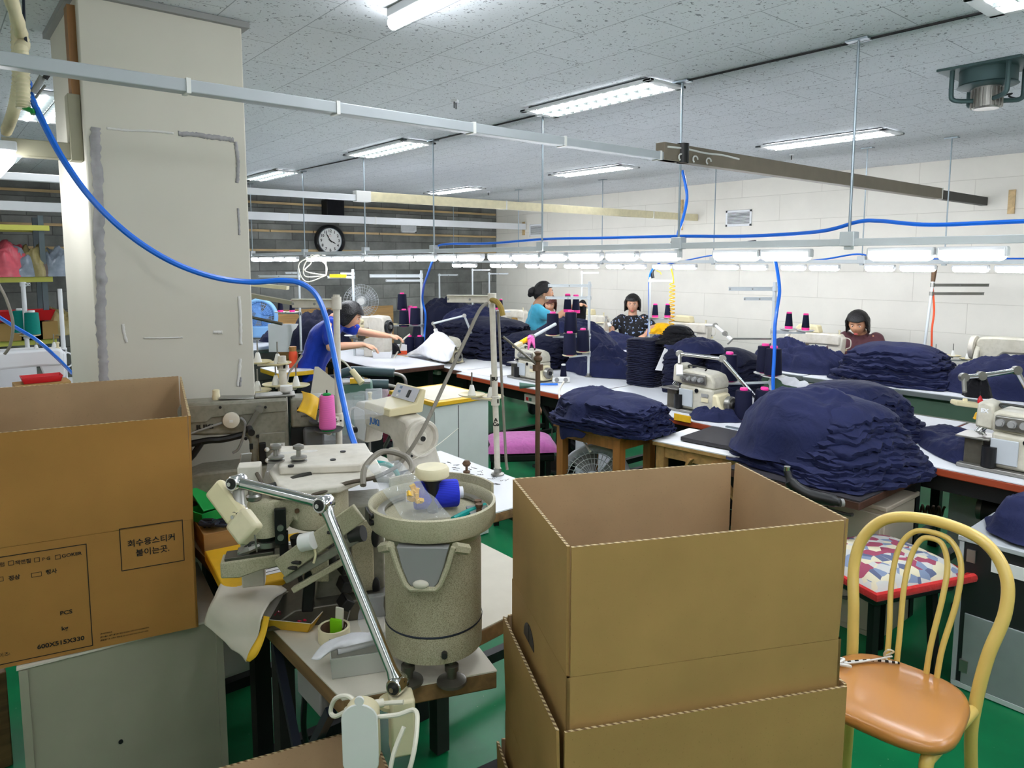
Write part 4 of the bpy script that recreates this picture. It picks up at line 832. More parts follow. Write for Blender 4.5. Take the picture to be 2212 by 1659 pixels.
def cloth_stack(label, c, a, b_, H, n, rz=0, dome=.5, taper=.1, droop=.05, m='navy', seed=0, N=16, jit=.03, rag=.02, name='fabric_stack', group=None, ruff=.012, e=7, lip=1.0):
    """pile of cut pieces: sheets laid over one another, each with its own ragged edge lipping down to the sheet below"""
    rr = random.Random(seed); b = B(); th = H/n
    for k in range(n):
        f = (k+1)/n; jx, jy = rr.uniform(-jit, jit), rr.uniform(-jit, jit); rot = rr.uniform(-jit, jit)*3; kk = 1-taper*f
        def fn(u, v, drop=0.0, out=0.0, k=k, f=f, jx=jx, jy=jy, rot=rot, kk=kk):
            s, t = u*2-1, v*2-1; r = max(abs(s), abs(t))
            s2 = s*math.sqrt(max(0, 1-.275*abs(t)**e)); t2 = t*math.sqrt(max(0, 1-.275*abs(s)**e))
            g = kk*(1+(noise.noise(V((s2*2.2+seed, t2*2.2, k*.9)))*3+noise.noise(V((s2*6+seed, t2*6, k*1.9)))*1.8+noise.noise(V((s2*15+seed, t2*15, k*2.3)))*1.3)*rag*r**3)+out
            x = s2*a*g; y = t2*b_*g; x, y = x*math.cos(rot)-y*math.sin(rot), x*math.sin(rot)+y*math.cos(rot)
            x += jx; y += jy; d = min(1, ((x/a)**2+(y/b_)**2)*.6)
            h = H*f*(1-dome*d)+.010*noise.noise(V((x*7+seed, y*7, k*.15)))*min(1, f*2)-droop*max(0, r-.7)/.3*f*.5
            h += ruff*noise.noise(V((s*8+seed, t*8, k*1.7)))*r**6
            return V((x, y, max(.002+.0006*k, h-drop)))
        g = b.grid(N, N, fn)
        ring = [(i, 0) for i in range(N)]+[(N, j) for j in range(N)]+[(i, N) for i in range(N, 0, -1)]+[(0, j) for j in range(N, 0, -1)]
        low = [b.v(fn(i/N, j/N, th*lip*(.85+.5*abs(noise.noise(V((i*.9, j*.9, k+seed))))), -.006)) for (i, j) in ring]
        for q in range(len(ring)):
            (i, j), (i2, j2) = ring[q], ring[(q+1) % len(ring)]; b.f((g[i][j], low[q], low[(q+1) % len(ring)], g[i2][j2]))
    o = b.build(name, m, smooth=42); o.location = c; o.rotation_euler = (0, 0, rz); return tag(o, label, 'fabric pile', group)
def cloth_heap(label, c, a, b_, H, rz=0, m='navy', seed=0, N=40, fold=.25, k=2.2, name='fabric_heap', fs=5, cat='fabric pile', group=None, solid=True):
    """crumpled heap: dome broken by ridged folds"""
    b = B()
    def fn(u, v):
        s, t = u*2-1, v*2-1; s2 = s*math.sqrt(1-t*t*.5); t2 = t*math.sqrt(1-s*s*.5); r = math.hypot(s2, t2)
        g = 1+.22*noise.noise(V((s2*1.7+seed, t2*1.7, 3)))*r
        base = max(0, 1-r**k)
        w = V((s2*fs*.5+seed, t2*fs*.5, seed*.3)); w += V((noise.noise(w*.8), noise.noise(w*.8+V((5, 5, 5))), 0))*.9
        rd = 1-abs(noise.noise(w))*2.6; rd2 = 1-abs(noise.noise(w*2.4+V((3, 1, 0))))*2.4; rd3 = 1-abs(noise.noise(w*5.2+V((0, 9, 0))))*2.2
        h = base**.75*(.78+fold*noise.noise(V((s2*2+seed, t2*2, 8)))) + base**.4*(rd*.55+rd2*.36+rd3*.18)*fold*.85
        edge = max(0, r-.85)/.15
        return V((s2*a*g, t2*b_*g, max(.002, H*h*(1-edge) if edge < 1 else .002)))
    N = int(N*1.5); b.grid(N, N, fn); o = b.build(name, m, smooth=180); o.location = c; o.rotation_euler = (0, 0, rz); return tag(o, label, cat, group)
CONES = {}
def cone(label, p, kind='big', m='navy_yarn', tip='pink_plastic', group='navy thread cones', tiltv=0, sc=1.0):
    o = cone0(label, p, kind, m, tip, group, tiltv); o.scale = (sc*1.08, sc*1.08, sc*1.2) if kind == 'big' else (sc,)*3; return o
def cone0(label, p, kind, m, tip, group, tiltv):
    key = (kind, m, tip)
    if key not in CONES:
        t = thing('thread_cone', label, 'thread cone', p, 0, group); CONES[key] = t
        if kind == 'big':
            B().lathe([(.04, .004), (.05, .006), (.0505, .012), (.044, .142), (.0425, .146), (.02, .149)], n=24).build('yarn', m, t); B().lathe([(.022, .146), (.0225, .156), (.02, .161), (.0, .162)], n=16).build('tip', tip, t); B().lathe([(.03, 0), (.032, .004), (.03, .006)], n=16).build('core', tip, t)
        else:
            B().lathe([(.024, .018), (.0275, .02), (.0275, .024), (.019, .108), (.018, .111)], n=20).build('yarn', m, t); B().lathe([(.018, .11), (.0185, .12), (.014, .123), (0, .123)], n=14).build('tip', tip, t); B().lathe([(.027, 0), (.0275, .02), (.02, .022)], n=16).build('core', tip, t)
        return t
    return dup(CONES[key], p, (tiltv, 0, 0) if tiltv else 0, label, group)
def stand(label, p, h, arms=(), dishes=(), pole=.011, m='cream_metal', dish_m='ivory', spike=True, lean=(0, 0), am=None, group=None):
    """thread stand: pole, guide arms (angle, length, z), cone trays (angle, length, z, r)"""
    t = thing('thread_stand', label, 'thread stand', p, 0, group); L = V((lean[0], lean[1], 0))
    def at(z): return V((0, 0, z))+L*(z/h)
    B().tube([at(0), at(h)], pole, 14).build('pole', m, t)
    B().lathe([(.03, 0), (.03, .006), (pole+.004, .012), (pole+.004, .03)], n=16).build('base', 'steel', t)
    for ang, ln, z, hh in arms:
        d = V((math.cos(ang), math.sin(ang), 0)); c = at(z)
        b = B(); b.bar(c+V((0, 0, hh*.55)), c+d*ln+V((0, 0, hh*.55)), hh*.8, .005, (0, 0, 1)); b.bar(c, c+d*ln, hh, .006, d.cross(V((0, 0, 1))))
        b.cyl(c-V((0, 0, hh*.7)), c+V((0, 0, hh*.9)), pole+.006, n=14)
        b.build('guide_arm', am or m, t, bevel=.0015)
        for k in range(1, 3): B().cyl(c+d*ln*k/2.05-V((d.y, -d.x, 0))*.006, c+d*ln*k/2.05+V((d.y, -d.x, 0))*.006, .005, n=10).build('eyelet', 'grey_plastic', t)
    for ang, ln, z, r in dishes:
        d = V((math.cos(ang), math.sin(ang), 0)); c = at(z); q = c+d*ln
        b = B(); b.bar(c, q, .016, .014); b.cyl(c-V((0, 0, .016)), c+V((0, 0, .016)), pole+.006, n=14); b.build('tray_arm', m, t, bevel=.002)
        B().lathe([(.0, .006), (r*.8, .008), (r, .014), (r, .018), (r*.8, .012), (.0, .010)], Matrix.Translation(q), 28, cap=False).build('tray', dish_m, t)
        if spike:
            b = B(); b.lathe([(.019, .012), (.015, .03), (.009, .055), (.006, .058)], Matrix.Translation(q), 14); b.build('cone_holder', 'white_plastic', t); B().cyl(q+V((0, 0, .05)), q+V((0, 0, .115)), .0035, n=8).build('spike', 'steel', t)
    return t
def flatbed(label, p, rz, m='cream_metal', panel='ivory', wheel='cream_metal', logo=None, cover=True, sc=1.0, motor=None):
    """lockstitch head: x along the arm to the handwheel, front is -y"""
    t = thing('sewing_machine', label, 'sewing machine', p, rz); t.scale = (sc,)*3
    B().prism([(-.12, -.085), (.40, -.085), (.40, .085), (-.12, .085)], 0, .02, 'xy').build('bed', m, t, bevel=.006)
    b = B(); b.prism([(-.075, .20), (-.08, .285), (-.06, .305), (.30, .30), (.385, .29), (.40, .26), (.40, .02), (.27, .02), (.265, .17), (.24, .195), (.05, .20)], -.05, .055); b.build('arm', m, t, bevel=.014)
    b = B(); b.prism([(-.085, .12), (-.095, .27), (-.06, .295), (.035, .29), (.045, .20), (.02, .12)], -.045, .04); b.build('head', m, t, bevel=.01)
    B().prism([(-.075, .13), (-.085, .26), (-.06, .28), (.02, .275), (.03, .2), (.01, .13)], -.052, -.045).build('face_plate', 'white_paint', t, bevel=.003)
    B().cyl((-.03, 0, .12), (-.03, 0, .06), .006, n=10).build('needle_bar', 'steel', t); B().box((-.03, -.005, .04), (.02, .03, .012)).cyl((-.03, -.0, .06), (-.03, 0, .022), .0025, n=6).build('presser_foot', 'steel', t)
    B().tube(sm([(-.09, -.04, .27), (-.125, -.05, .25), (-.125, -.05, .19), (-.09, -.045, .17)], 5), .005, 7).build('thread_guard', m, t)
    B().cyl((-.06, -.05, .17), (-.06, -.075, .17), .014, n=14).build('tension_knob', 'black_plastic', t); B().cyl((-.08, -.045, .155), (-.08, -.07, .155), .01, n=12).build('small_knob', 'ivory', t)
    MY = Matrix.Rotation(PI/2, 4, 'Y')
    b = B(); b.lathe([(.055, 0), (.078, .006), (.08, .03), (.076, .036), (.066, .034), (.06, .018), (.03, .014), (.022, .028), (.012, .03)], Matrix.Translation((.405, 0, .215)) @ MY, 36); b.build('handwheel', wheel, t)
    B().cyl((.425, 0, .215), (.442, 0, .215), .011, n=14).build('wheel_bolt', 'black_plastic', t)
    if cover:
        b = B(); b.prism([(-.13, .0), (.14, .0), (.075, .2), (.05, .235), (-.04, .235), (-.055, .16), (-.1, .02)], .372, .403, 'yz'); b.build('belt_cover', m, t, bevel=.008)
        b = B(); b.box((.404, -.075, .05), (.006, .07, .07)); b.build('cover_opening', 'black_plastic', t, bevel=.004); B().cyl((.404, -.06, .06), (.418, -.06, .06), .02, n=16).build('winder', 'white_plastic', t)
        for y, z in ((-.035, .14), (.03, .09), (.06, .16)): B().cyl((.402, y, z), (.405, y, z), .006, n=10).build('bolt', 'black_plastic', t)
    B().lathe([(.032, 0), (.034, .01), (.034, .03), (.028, .036), (.006, .036)], Matrix.Translation((.31, -.05, .13)) @ Matrix.Rotation(PI/2, 4, 'X'), 24).build('stitch_dial', m, t)
    B().bar((.30, -.055, .07), (.345, -.10, .068), .014, .012).build('reverse_lever', m, t)
    for x in (-.02, .05): B().cyl((x, 0, .292), (x, 0, .305), .008, n=10).build('oil_cap', 'ivory_dirty', t)
    B().lathe([(.012, .298), (.012, .306), (.007, .312), (.008, .33), (.011, .332), (.011, .34), (.007, .342)], Matrix.Translation((-.055, .02, 0)), 14).build('pressure_screw', 'ivory_dirty', t)
    if panel:
        b = B(); b.prism([(-.10, .303), (.065, .303), (.085, .40), (.07, .405), (.035, .345), (-.095, .335)], .11, .335, 'yz'); b.build('control_panel', panel, t, bevel=.005)
        M_ = basis((.2225, .047, .374), (1, 0, 0), V((0, -.06, .035))); b = B(); b.M = M_; b.box((0, 0, .0), (.19, .062, .002)); b.build('panel_face', 'lilac', t)
        b = B(); b.M = M_; b.box((.03, 0, .002), (.022, .036, .004)); b.build('rocker', 'black_plastic', t, bevel=.002)
        b = B(); b.M = M_
        for k in (-1, 0, 1): b.m('mirror_grey' if k >= 0 else 'white_plastic'); b.box((-.05, k*.02, .002), (.018, .011, .002))
        b.build('buttons_strip', parent=t)
    if logo: text('printed_logo', logo[0], .038, logo[1], basis((.02+logo[2], -.0508, .238), (1, 0, 0), (0, -1, 0)), t, .0004, sx=1.25, bold=.0012)
    if motor: B().prism([(.12, .30), (.34, .30), (.36, .33), (.32, .375), (.14, .37)], -.04, .05).build('motor_cover', motor, t, bevel=.012)
    return t
def overlock(label, p, rz=-PI/2, m='overlock_paint', sc=1.0, logo=None):
    t = thing('overlock_machine', label, 'overlock machine', p, rz); t.scale = (sc,)*3
    B().box((0.01, 0, .008), (.36, .2, .016)).build('base_plate', 'steel', t, bevel=.003)
    b = B(); b.prism([(-.06, .016), (.165, .016), (.165, .15), (-.06, .16)], -.075, .085); b.build('body', m, t, bevel=.012)
    b = B(); b.prism([(-.065, .155), (.165, .148), (.165, .19), (.145, .225), (.10, .238), (-.04, .245), (-.065, .235)], -.062, .085); b.build('top_cover', m, t, bevel=.012)
    b = B(); b.prism([(-.125, .165), (-.12, .262), (-.10, .275), (-.062, .262), (-.058, .16)], -.06, .05); b.build('face_cover', m, t, bevel=.01)
    b = B(); b.prism([(-.075, .17), (-.079, .225), (-.066, .228), (-.06, .175)], -.05, .115, 'yz'); b.build('tension_panel', 'steel', t, bevel=.003)
    for k in range(4):
        b = B(); b.cyl((-.03+k*.04, -.076, .20), (-.03+k*.04, -.092, .20), .0155, n=16); b.cyl((-.03+k*.04, -.09, .20), (-.03+k*.04, -.102, .20), .011, n=14); b.build('tension_dial', 'grey_plastic', t)
    b = B(); b.prism([(.13, .016), (.24, .016), (.205, .08), (.19, .125), (.13, .13)], -.07, .06); b.build('wheel_housing', 'ivory_dirty', t, bevel=.012)
    MY = Matrix.Rotation(PI/2, 4, 'Y')
    B().lathe([(.03, 0), (.043, .004), (.044, .03), (.036, .036), (.03, .03), (.018, .03), (.016, .04), (.0, .042)], Matrix.Translation((.215, -.005, .075)) @ MY, 28).build('handwheel', 'steel', t); B().cyl((.25, -.005, .075), (.262, -.005, .075), .016, n=16).build('wheel_hub', 'black_plastic', t)
    B().box((-.012, -.079, .085), (.095, .008, .10)).build('looper_cover', 'grey_trunk', t, bevel=.003)
    B().box((.115, -.078, .115), (.045, .003, .018)).build('name_plate', 'grey_plastic', t); B().box((.115, -.078, .088), (.045, .003, .022)).build('rating_plate', 'ivory_dirty', t)
    B().cyl((.06, -.076, .135), (.06, -.082, .135), .012, n=14).build('oil_gauge', 'dark_glass', t)
    B().box((-.12, -.03, .125), (.12, .13, .008)).build('cloth_plate', 'steel', t, bevel=.002); B().box((-.12, -.02, .065), (.07, .10, .11)).build('bed_block', 'oily_steel', t, bevel=.006)
    B().cyl((-.06, -.085, .02), (-.06, -.085, .1), .026, n=16).build('trim_chute', 'black_plastic', t)
    B().cyl((-.10, -.03, .19), (-.10, -.03, .135), .006, n=8).build('needle_bar', 'chrome', t)
    for k in range(3): B().tube([(-.11+.015*k, -.05, .17), (-.12+.012*k, -.062, .15), (-.105+.01*k, -.05, .135)], .004, 6).build('looper_arm', 'chrome', t)
    B().tube(sm([(-.05, -.0, .246), (-.05, -.0, .262), (.06, -.0, .258), (.06, 0, .243)], 5), .005, 8).build('carry_handle', 'dark_metal', t)
    if logo: text('printed_logo', logo, .022, 'white_paint', basis((-.093, -.0605, .235), (1, 0, 0), (0, -1, 0)), t, .0006, bold=.001)
    return t
def armlamp(label, pts, headp, r=.008, m='galv_white', head='white_plastic', base=None, hs=.03):
    o = pts[0]; t = thing('work_lamp', label, 'lamp', o)
    for a, c in zip(pts, pts[1:]): B().tube([a-o, c-o], r, 10).build('arm', m, t)
    for a in pts[1:]: B().cyl(a-o-FW*.014, a-o+FW*.014, r*1.8, n=12).build('joint', 'steel', t)
    d = (headp-pts[-1]); B().tube([pts[-1]-o, pts[-1]-o+d*.6], r*.9, 8).build('neck', 'steel', t)
    q = headp-o; b = B(); b.bar(q-d.normalized()*hs, q+d.normalized()*hs, hs*1.2, hs*.8); b.build('shade', head, t, bevel=.005)
    if base: B().lathe([(.03, 0), (.03, .012), (.012, .02), (.012, .05)], n=14).build('base', base, t)
    return t
def hose(label, pts, r=.006, m='blue_hose', cat='hose', n=8, name='air_hose'):
    return tag(B().tube(sm(pts, n), r, 8).build(name, m), label, cat)
# ================================================================ buttonhole machine and lockstitch machine near the column
t = table('white topped sewing table right of the button table, with pencil scribbles', 1.245, 1.97, 2.08, 2.96, .765, 'dirty_edge')
b = B(); rr = random.Random(3)
for k in range(26):
    x, y = rr.uniform(.20, .33), rr.uniform(-.2, .4); b.tube([(x, y, .766), (x+rr.uniform(-.02, .02), y+rr.uniform(-.03, .03), .766), (x+rr.uniform(-.03, .02), y+rr.uniform(-.03, .03), .766)], .0012, 4)
b.build('scribble', 'ink_grey', t)
JP = V((1.575, 2.935, .766)); flatbed('cream lockstitch machine with blue letters and beige control panel, on the white topped table', JP, -PI/2, 'cream_metal', 'ivory', logo=('JUKI', 'juki_blue', .095))
tag(B().lathe([(.0, .0), (.016, .002), (.016, .01), (.006, .014), (.006, .03), (.014, .034), (.02, .045), (.012, .058), (.0, .06)], n=16).build('bobbin_winder', 'rust'), 'small rusty bobbin winder standing on the white topped table', 'bobbin winder').location = PZ(1008, 1022, .766)
LR = math.radians(-20); LO = V((.71, 2.59, .985))
t = thing('buttonhole_machine', 'large grey green buttonhole machine with black lettering beside the cream column', 'sewing machine', (LO.x, LO.y, .766), LR)
zb = .985-.766
GM = 'grey_green_metal'
b = B(); b.prism([(-.06, zb-.10), (-.06, zb-.02), (.0, zb), (.42, zb+.01), (.46, zb-.02), (.46, zb-.13)], -.03, .12); b.build('bed', GM, t, bevel=.008)
b = B(); b.prism([(-.06, 0), (.46, 0), (.46, zb-.12), (-.06, zb-.10)], -.0, .1); b.build('pedestal', 'oily_steel', t, bevel=.004)
b = B(); b.prism([(-.06, zb+.135), (-.065, zb+.225), (-.05, zb+.243), (.30, zb+.243), (.305, zb+.0), (.17, zb+.0), (.165, zb+.10), (.14, zb+.12), (.02, zb+.125)], 0, .11); b.build('arm', GM, t, bevel=.010)
b = B(); b.prism([(-.055, zb+.175), (.03, zb+.175), (.045, zb+.19), (.30, zb+.195), (.30, zb+.236), (-.055, zb+.236)], -.006, 0); b.build('top_panel', GM, t, bevel=.003)
B().prism([(.19, zb+.01), (.29, zb+.01), (.29, zb+.12), (.2, zb+.12)], -.005, 0).build('side_plate', GM, t, bevel=.003)
b = B(); b.prism([(.31, zb-.1), (.385, zb-.1), (.385, zb+.13), (.31, zb+.13)], -.0, .1); b.build('belt_guard_back', 'black_metal', t)
b = B(); b.prism([(.352, zb-.03), (.425, zb-.03), (.425, zb+.105), (.405, zb+.13), (.352, zb+.13)], -.045, .06); b.build('belt_guard', 'dark_grey_plastic', t, bevel=.01)
b = B(); b.prism([(.312, zb+.13), (.46, zb+.125), (.46, zb+.22), (.44, zb+.235), (.312, zb+.24)], 0, .11); b.build('motor_housing', GM, t, bevel=.008)
B().box((.26, .055, zb+.248), (.14, .08, .008)).box((.13, .05, zb+.247), (.12, .06, .006), (0, .05, 0)).build('top_tray', 'steel', t, bevel=.003)
B().lathe([(.012, zb+.24), (.014, zb+.256), (.012, zb+.262), (.012, zb+.278), (.008, zb+.28)], Matrix.Translation((.06, .05, 0)), 16).build('top_screw', 'ivory_dirty', t)
B().lathe([(.008, zb+.25), (.02, zb+.258), (.022, zb+.262), (.022, zb+.28), (.0, zb+.282)], Matrix.Translation((.30, .05, 0)), 18).build('cap_knob', 'white_plastic', t)
B().bar((.165, -.016, zb+.152), (.20, -.016, zb+.205), .014, .022, (0, 1, 0)).build('crank', 'steel', t)
B().cyl((.205, -.004, zb+.21), (.205, -.024, zb+.21), .013, n=16).build('crank_pivot', 'steel', t); B().tube([(.168, -.02, zb+.148), (.175, -.06, zb+.14)], .011, 12).build('crank_grip', 'black_plastic', t)
B().lathe([(.026, 0), (.028, .006), (.028, .018), (.02, .022)], Matrix.Translation((.11, -.01, zb+.18)) @ Matrix.Rotation(PI/2, 4, 'X'), 24).build('lamp_disc', 'paper_grey', t); B().box((.11, -.034, zb+.178), (.012, .003, .009)).build('lamp_switch', 'white_plastic', t)
B().tube(sm([(.08, -.02, zb+.172), (.02, -.02, zb+.155), (-.06, -.02, zb+.13)], 5), .004, 7).build('lamp_cord', 'grey_plastic', t)
B().tube(sm([(.14, -.015, zb+.185), (.155, -.02, zb+.165), (.148, -.02, zb+.12), (.13, -.02, zb+.075), (.11, -.015, zb+.06)], 5), .005, 8).build('conduit', 'grey_plastic', t)
B().tube(sm([(-.03, .0, zb+.10), (.03, -.0, zb+.108), (.08, .0, zb+.108), (.15, 0, zb+.12)], 4), .012, 8).build('presser_lever', 'black_metal', t); B().tube([(-.035, 0, zb+.12), (-.035, 0, zb+.06), (-.06, 0, zb+.03)], [.012, .012, .01], 8).build('needle_bar', 'black_metal', t); B().tube([(.01, 0, zb+.104), (-.02, -.0, zb+.06), (-.05, -.0, zb+.03)], .011, 8).build('presser_arm', 'black_metal', t)
for x, z in ((.075, .235), (.225, .225), (.21, .22)): B().cyl((x, -.008, zb+z-.01), (x, -.002, zb+z-.01), .005, n=10).build('bolt', 'black_plastic', t)
for x, z in ((.155, .13), (.155, .105), (.195, .11)): B().cyl((x, -.006, zb+z), (x, .0, zb+z), .006, n=10).build('bolt', 'black_plastic', t)
B().cyl((.175, -.006, zb+.125), (.175, .0, zb+.125), .012, n=16).build('plug', 'dark_metal', t); B().box((.172, -.003, zb+.075), (.012, .006, .02)).build('slot', 'black_plastic', t)
b = B(); b.box((.21, -.012, zb+.05), (.024, .02, .075)); b.build('regulator', 'black_metal', t, bevel=.003)
for z in (.065, .025): B().ball((.225, -.028, zb+z), .0085).build('white_knob', 'white_plastic', t)
B().box((.262, -.006, zb+.07), (.05, .003, .02)).build('model_plate', 'white_plastic', t)
text('printed_logo', 'LBH-780', .0095, 'ink', basis((.262, -.0082, zb+.0725), (1, 0, 0), (0, -1, 0)), t, .0003)
text('printed_logo', 'JUKI', .021, 'ink', basis((.022, -.0005, zb+.157), (1, 0, 0), (0, -1, 0)), t, .0006, sx=1.45, bold=.001)
text('printed_logo', 'DONG-A', .024, 'ink', basis((.382, -.001, zb+.195), (1, 0, 0), (0, -1, 0)), t, .0006, bold=.0008); text('printed_logo', 'collection Co.', .0125, 'ink', basis((.382, -.001, zb+.172), (1, 0, 0), (0, -1, 0)), t, .0004)
tag(B().box((0, 0, 0), (.036, .006, .085), (.1, .12, .3)).build('metal_gauge', 'steel', bevel=.002), 'flat steel gauge standing before the grey buttonhole machine', 'gauge').location = PD(528, 1010, 2.05)
# supports: small table the buttonhole machine stands on
table('narrow worn table carrying the grey buttonhole machine', 0.65, 1.235, 2.075, 2.755, .765, 'dirty_edge', white='paper_grey')
# things on the corner behind the printed box
tray_box('bright green plastic case open beside the printed box', 'plastic_case', PZ(446, 1118, .845), .3, .09, .09, .035, 'green_plastic', 'green_plastic', .1, .004)
o = B().box((0, 0, 0), (.10, .10, .006), (.7, .1, .4)).build('case_lid', 'green_plastic', bevel=.002); o.location = PZ(450, 1075, .90); tag(o, 'raised bright green lid of the plastic case', 'lid')
tag(B().box((0, 0, 0), (.05, .08, .12), (0, 0, .3)).build('white_block', 'paper', bevel=.012), 'white rounded plastic block beside the green case', 'block').location = PZ(433, 1058, .905)
o = B().box((0, 0, 0), (.24, .2, .072), (0, 0, -.1)).build('plywood_board', 'ply', bevel=.002); o.location = (.775, 2.44, .805); tag(o, 'scratched plywood board under the green case', 'board')
o = B().box((0, 0, 0), (.30, .34, .034), (0, 0, -.12)).build('taped_board', 'yellow_tape', bevel=.004); o.location = (.765, 2.13, .784); tag(o, 'board edged with yellow tape left of the button machine', 'board')
b = B(); b.m('paper'); b.box((.03, -.01, .0045), (.17, .22, .001)); b.m('ink')
for k in range(9): b.box((.03, -.10+k*.022, .0052), (.165, .003, .0006), (0, 0, .05))
o = b.build('striped_sheet'); o.location = (.765, 2.13, .7975); o.rotation_euler = (0, 0, -.12); tag(o, 'white sheet printed with thin black stripes on the taped board', 'paper')
b = B(); rr = random.Random(8)
for k in range(6): b.tube(sm([PZ(435+rr.uniform(-10, 60), 1128+rr.uniform(-6, 10), .85+rr.random()*.02) for _ in range(4)], 5), .006, 6)
tag(b.build('tangled_cord', 'stand_blue'), 'tangled dark blue cord lying beside the green case', 'cord')
film_bag('crumpled clear plastic bag lying on the button machine arm, left', PD(655, 1035, 2.05)-V((.03, 0, .0)), (.1, .1, .6), (.9, -.4, 0), .17, .085, .03, seed=21)
film_bag('crumpled clear plastic bag with yellow tag on the button machine arm, right', PD(712, 1030, 2.1), (.05, .1, .6), (.9, -.4, 0), .12, .075, .025, seed=33)
o = B().box((0, 0, 0), (.03, .004, .045), (.2, .3, .2)).build('yellow_tag', 'yellow_tape'); o.location = PD(671, 1018, 2.0); tag(o, 'small yellow tag between the two clear bags', 'tag')
tag(B().tube([PD(722, 1015, 2.12), PD(740, 1013, 2.12), PD(772, 1014, 2.12), PD(776, 1016, 2.12)], [.008, .012, .013, .009], 10).build('utility_knife', 'grey_plastic'), 'grey utility knife lying on the button machine', 'knife')
b = B(); b.tube(sm([PD(618, 1050, 1.95), PD(640, 1042, 1.96), PD(668, 1052, 1.96)], 5), .005, 6); b.tube(sm([PD(625, 1058, 1.95), PD(650, 1052, 1.95), PD(690, 1042, 1.96)], 5), .005, 6); tag(b.build('pliers', 'steel'), 'pair of steel pliers lying beside the clear bags', 'pliers')
# thread stands here
p = V((1.195, 2.5, .766)); S1 = stand('cream thread stand holding a bright pink thread cone, left of the lockstitch machine', p, .83, [(math.radians(138), .17, .795, .03)], [(math.radians(-141), .13, .36, .05), (math.radians(-128), .17, .35-.012, .052)], .0125, lean=(.006, 0), dish_m='dark_grey_plastic')
def tip(p, d): return V((p.x+math.cos(d[0])*d[1], p.y+math.sin(d[0])*d[1], p.z+d[2]+.012))
q = tip(p, (math.radians(-128), .17, .338)); pc = thing('thread_cone', 'bright pink thread cone on the stand left of the lockstitch machine', 'thread cone', q+V((0, 0, .005)))
B().lathe([(.026, .0), (.029, .003), (.03, .008), (.0255, .118), (.022, .123)], n=26).build('yarn', 'pink_yarn', pc); B().lathe([(.014, .12), (.016, .127), (.01, .131), (.0, .132)], n=14).build('tip', 'green_plastic', pc); B().lathe([(.022, -.006), (.024, 0), (.02, .002)], n=14).build('core', 'green_plastic', pc); B().cyl((0, 0, .13), (0, 0, .142), .003, n=8).build('spike_end', 'black_metal', pc)
p2 = V((1.94, 2.455, .766)); stand('cream thread stand with two white cone holders, at the white table corner', p2, .81, [(math.radians(133), .2, .79, .03)], [(math.radians(118), .115, .345, .06), (math.radians(75), .05, .335, .06)], .0135, lean=(-.03, .0))
for c_ in COL.objects:
    if c_.name.startswith('thread_stand') and abs(c_.location.x-1.94) < .01 and c_.parent is None:
        for z, s_ in ((.255, 'A'), (.235, 'Co'), (.44, 'BU')):
            text('sticker_text', s_, .022, 'ink', basis(V((-.03*z/.81-.014*FW.x, -.014*FW.y, z)), RT, -FW), c_, .0006, bold=.001)
hose('grey cable slanting from the thread stand top down to the lockstitch machine', [PD(1052, 655, 3.05), PD(1035, 672, 3.0), PD(1005, 735, 2.95), PD(960, 830, 2.85), PD(915, 925, 2.72), PD(870, 995, 2.66), PD(838, 1030, 2.62)], .0075, 'grey_cable', 'cable', name='power_cable')
hose('grey cable hanging down along the thread stand at the white table corner', [PD(1076, 672, 3.12), PD(1080, 740, 3.1), PD(1084, 830, 3.08), PD(1088, 900, 3.08), PD(1093, 990, 3.06), PD(1096, 1015, 3.05)], .006, 'grey_cable', 'cable', name='power_cable')
tag(B().tube(sm([PD(1062, 648, 3.1), PD(1073, 652, 3.06), PD(1082, 665, 3.05), PD(1086, 682, 3.05)], 5), .012, 8).build('tied_rag', 'olive_rag'), 'olive rag tied to the thread stand top at the white table corner', 'rag')
film_bag('big clear plastic bag standing behind the pink thread cone', PZ(745, 1000, .77), (.02, .05, .6), (.75, -.62, 0), .2, .30, .06, seed=5, n=(18, 24), taper=.0)
film_bag('wide clear plastic bag spread over the chair behind the pink thread cone', PD(745, 905, 3.0), (.3, .15, .25), (.75, -.62, .1), .32, .16, .03, seed=15, n=(18, 18))
# brown card tag and yellow rag
o = B().prism([(-.06, -.05), (.06, -.05), (.06, .0), (-.03, .07), (-.045, .07)], -.001, .001).build('cardboard_sheet', 'paper_grey'); o.location = PD(702, 828, 3.0); o.rotation_euler = (-.2, 0, -.7); tag(o, 'grey cardboard sheet sticking out of the clear bag', 'card')
drape('yellow printed rag hanging on the buttonhole machine end', 'yellow_rag', 'yellow_tape', [[PD(650, 845, 2.55), PD(668, 850, 2.5), PD(690, 862, 2.52)], [PD(655, 862, 2.5), PD(672, 870, 2.47), PD(688, 880, 2.5)], [PD(640, 888, 2.46), PD(665, 898, 2.45), PD(684, 905, 2.5)]], 5, 5, .008, 7)
hose('teal hose arching over the button machine behind the clear bag', [PD(760, 1012, 2.2), PD(795, 1000, 2.22), PD(835, 1003, 2.25), PD(855, 1018, 2.28), PD(861, 1035, 2.3)], .008, 'teal_hose')
# pale cabinet with yellow taped top
t = thing('pale_cabinet', 'pale green white metal cabinet with yellow taped top, behind the lockstitch machine', 'cabinet', (2.47, 3.72, 0), 0)
B().box((0, 0, .44), (.40, .50, .87)).build('body', 'pale_green_metal', t, bevel=.004); B().box((0, 0, .885), (.42, .53, .025)).build('taped_top', 'yellow_tape', t, bevel=.003); B().box((-.0, 0, .899), (.36, .44, .002)).build('top_sheet', 'paper_grey', t)
B().box((-.2, -.251, .44), (.002, .002, .8)).box((-.03, -.251, .44), (.004, .003, .84)).build('seam', 'dark_grey_plastic', t)
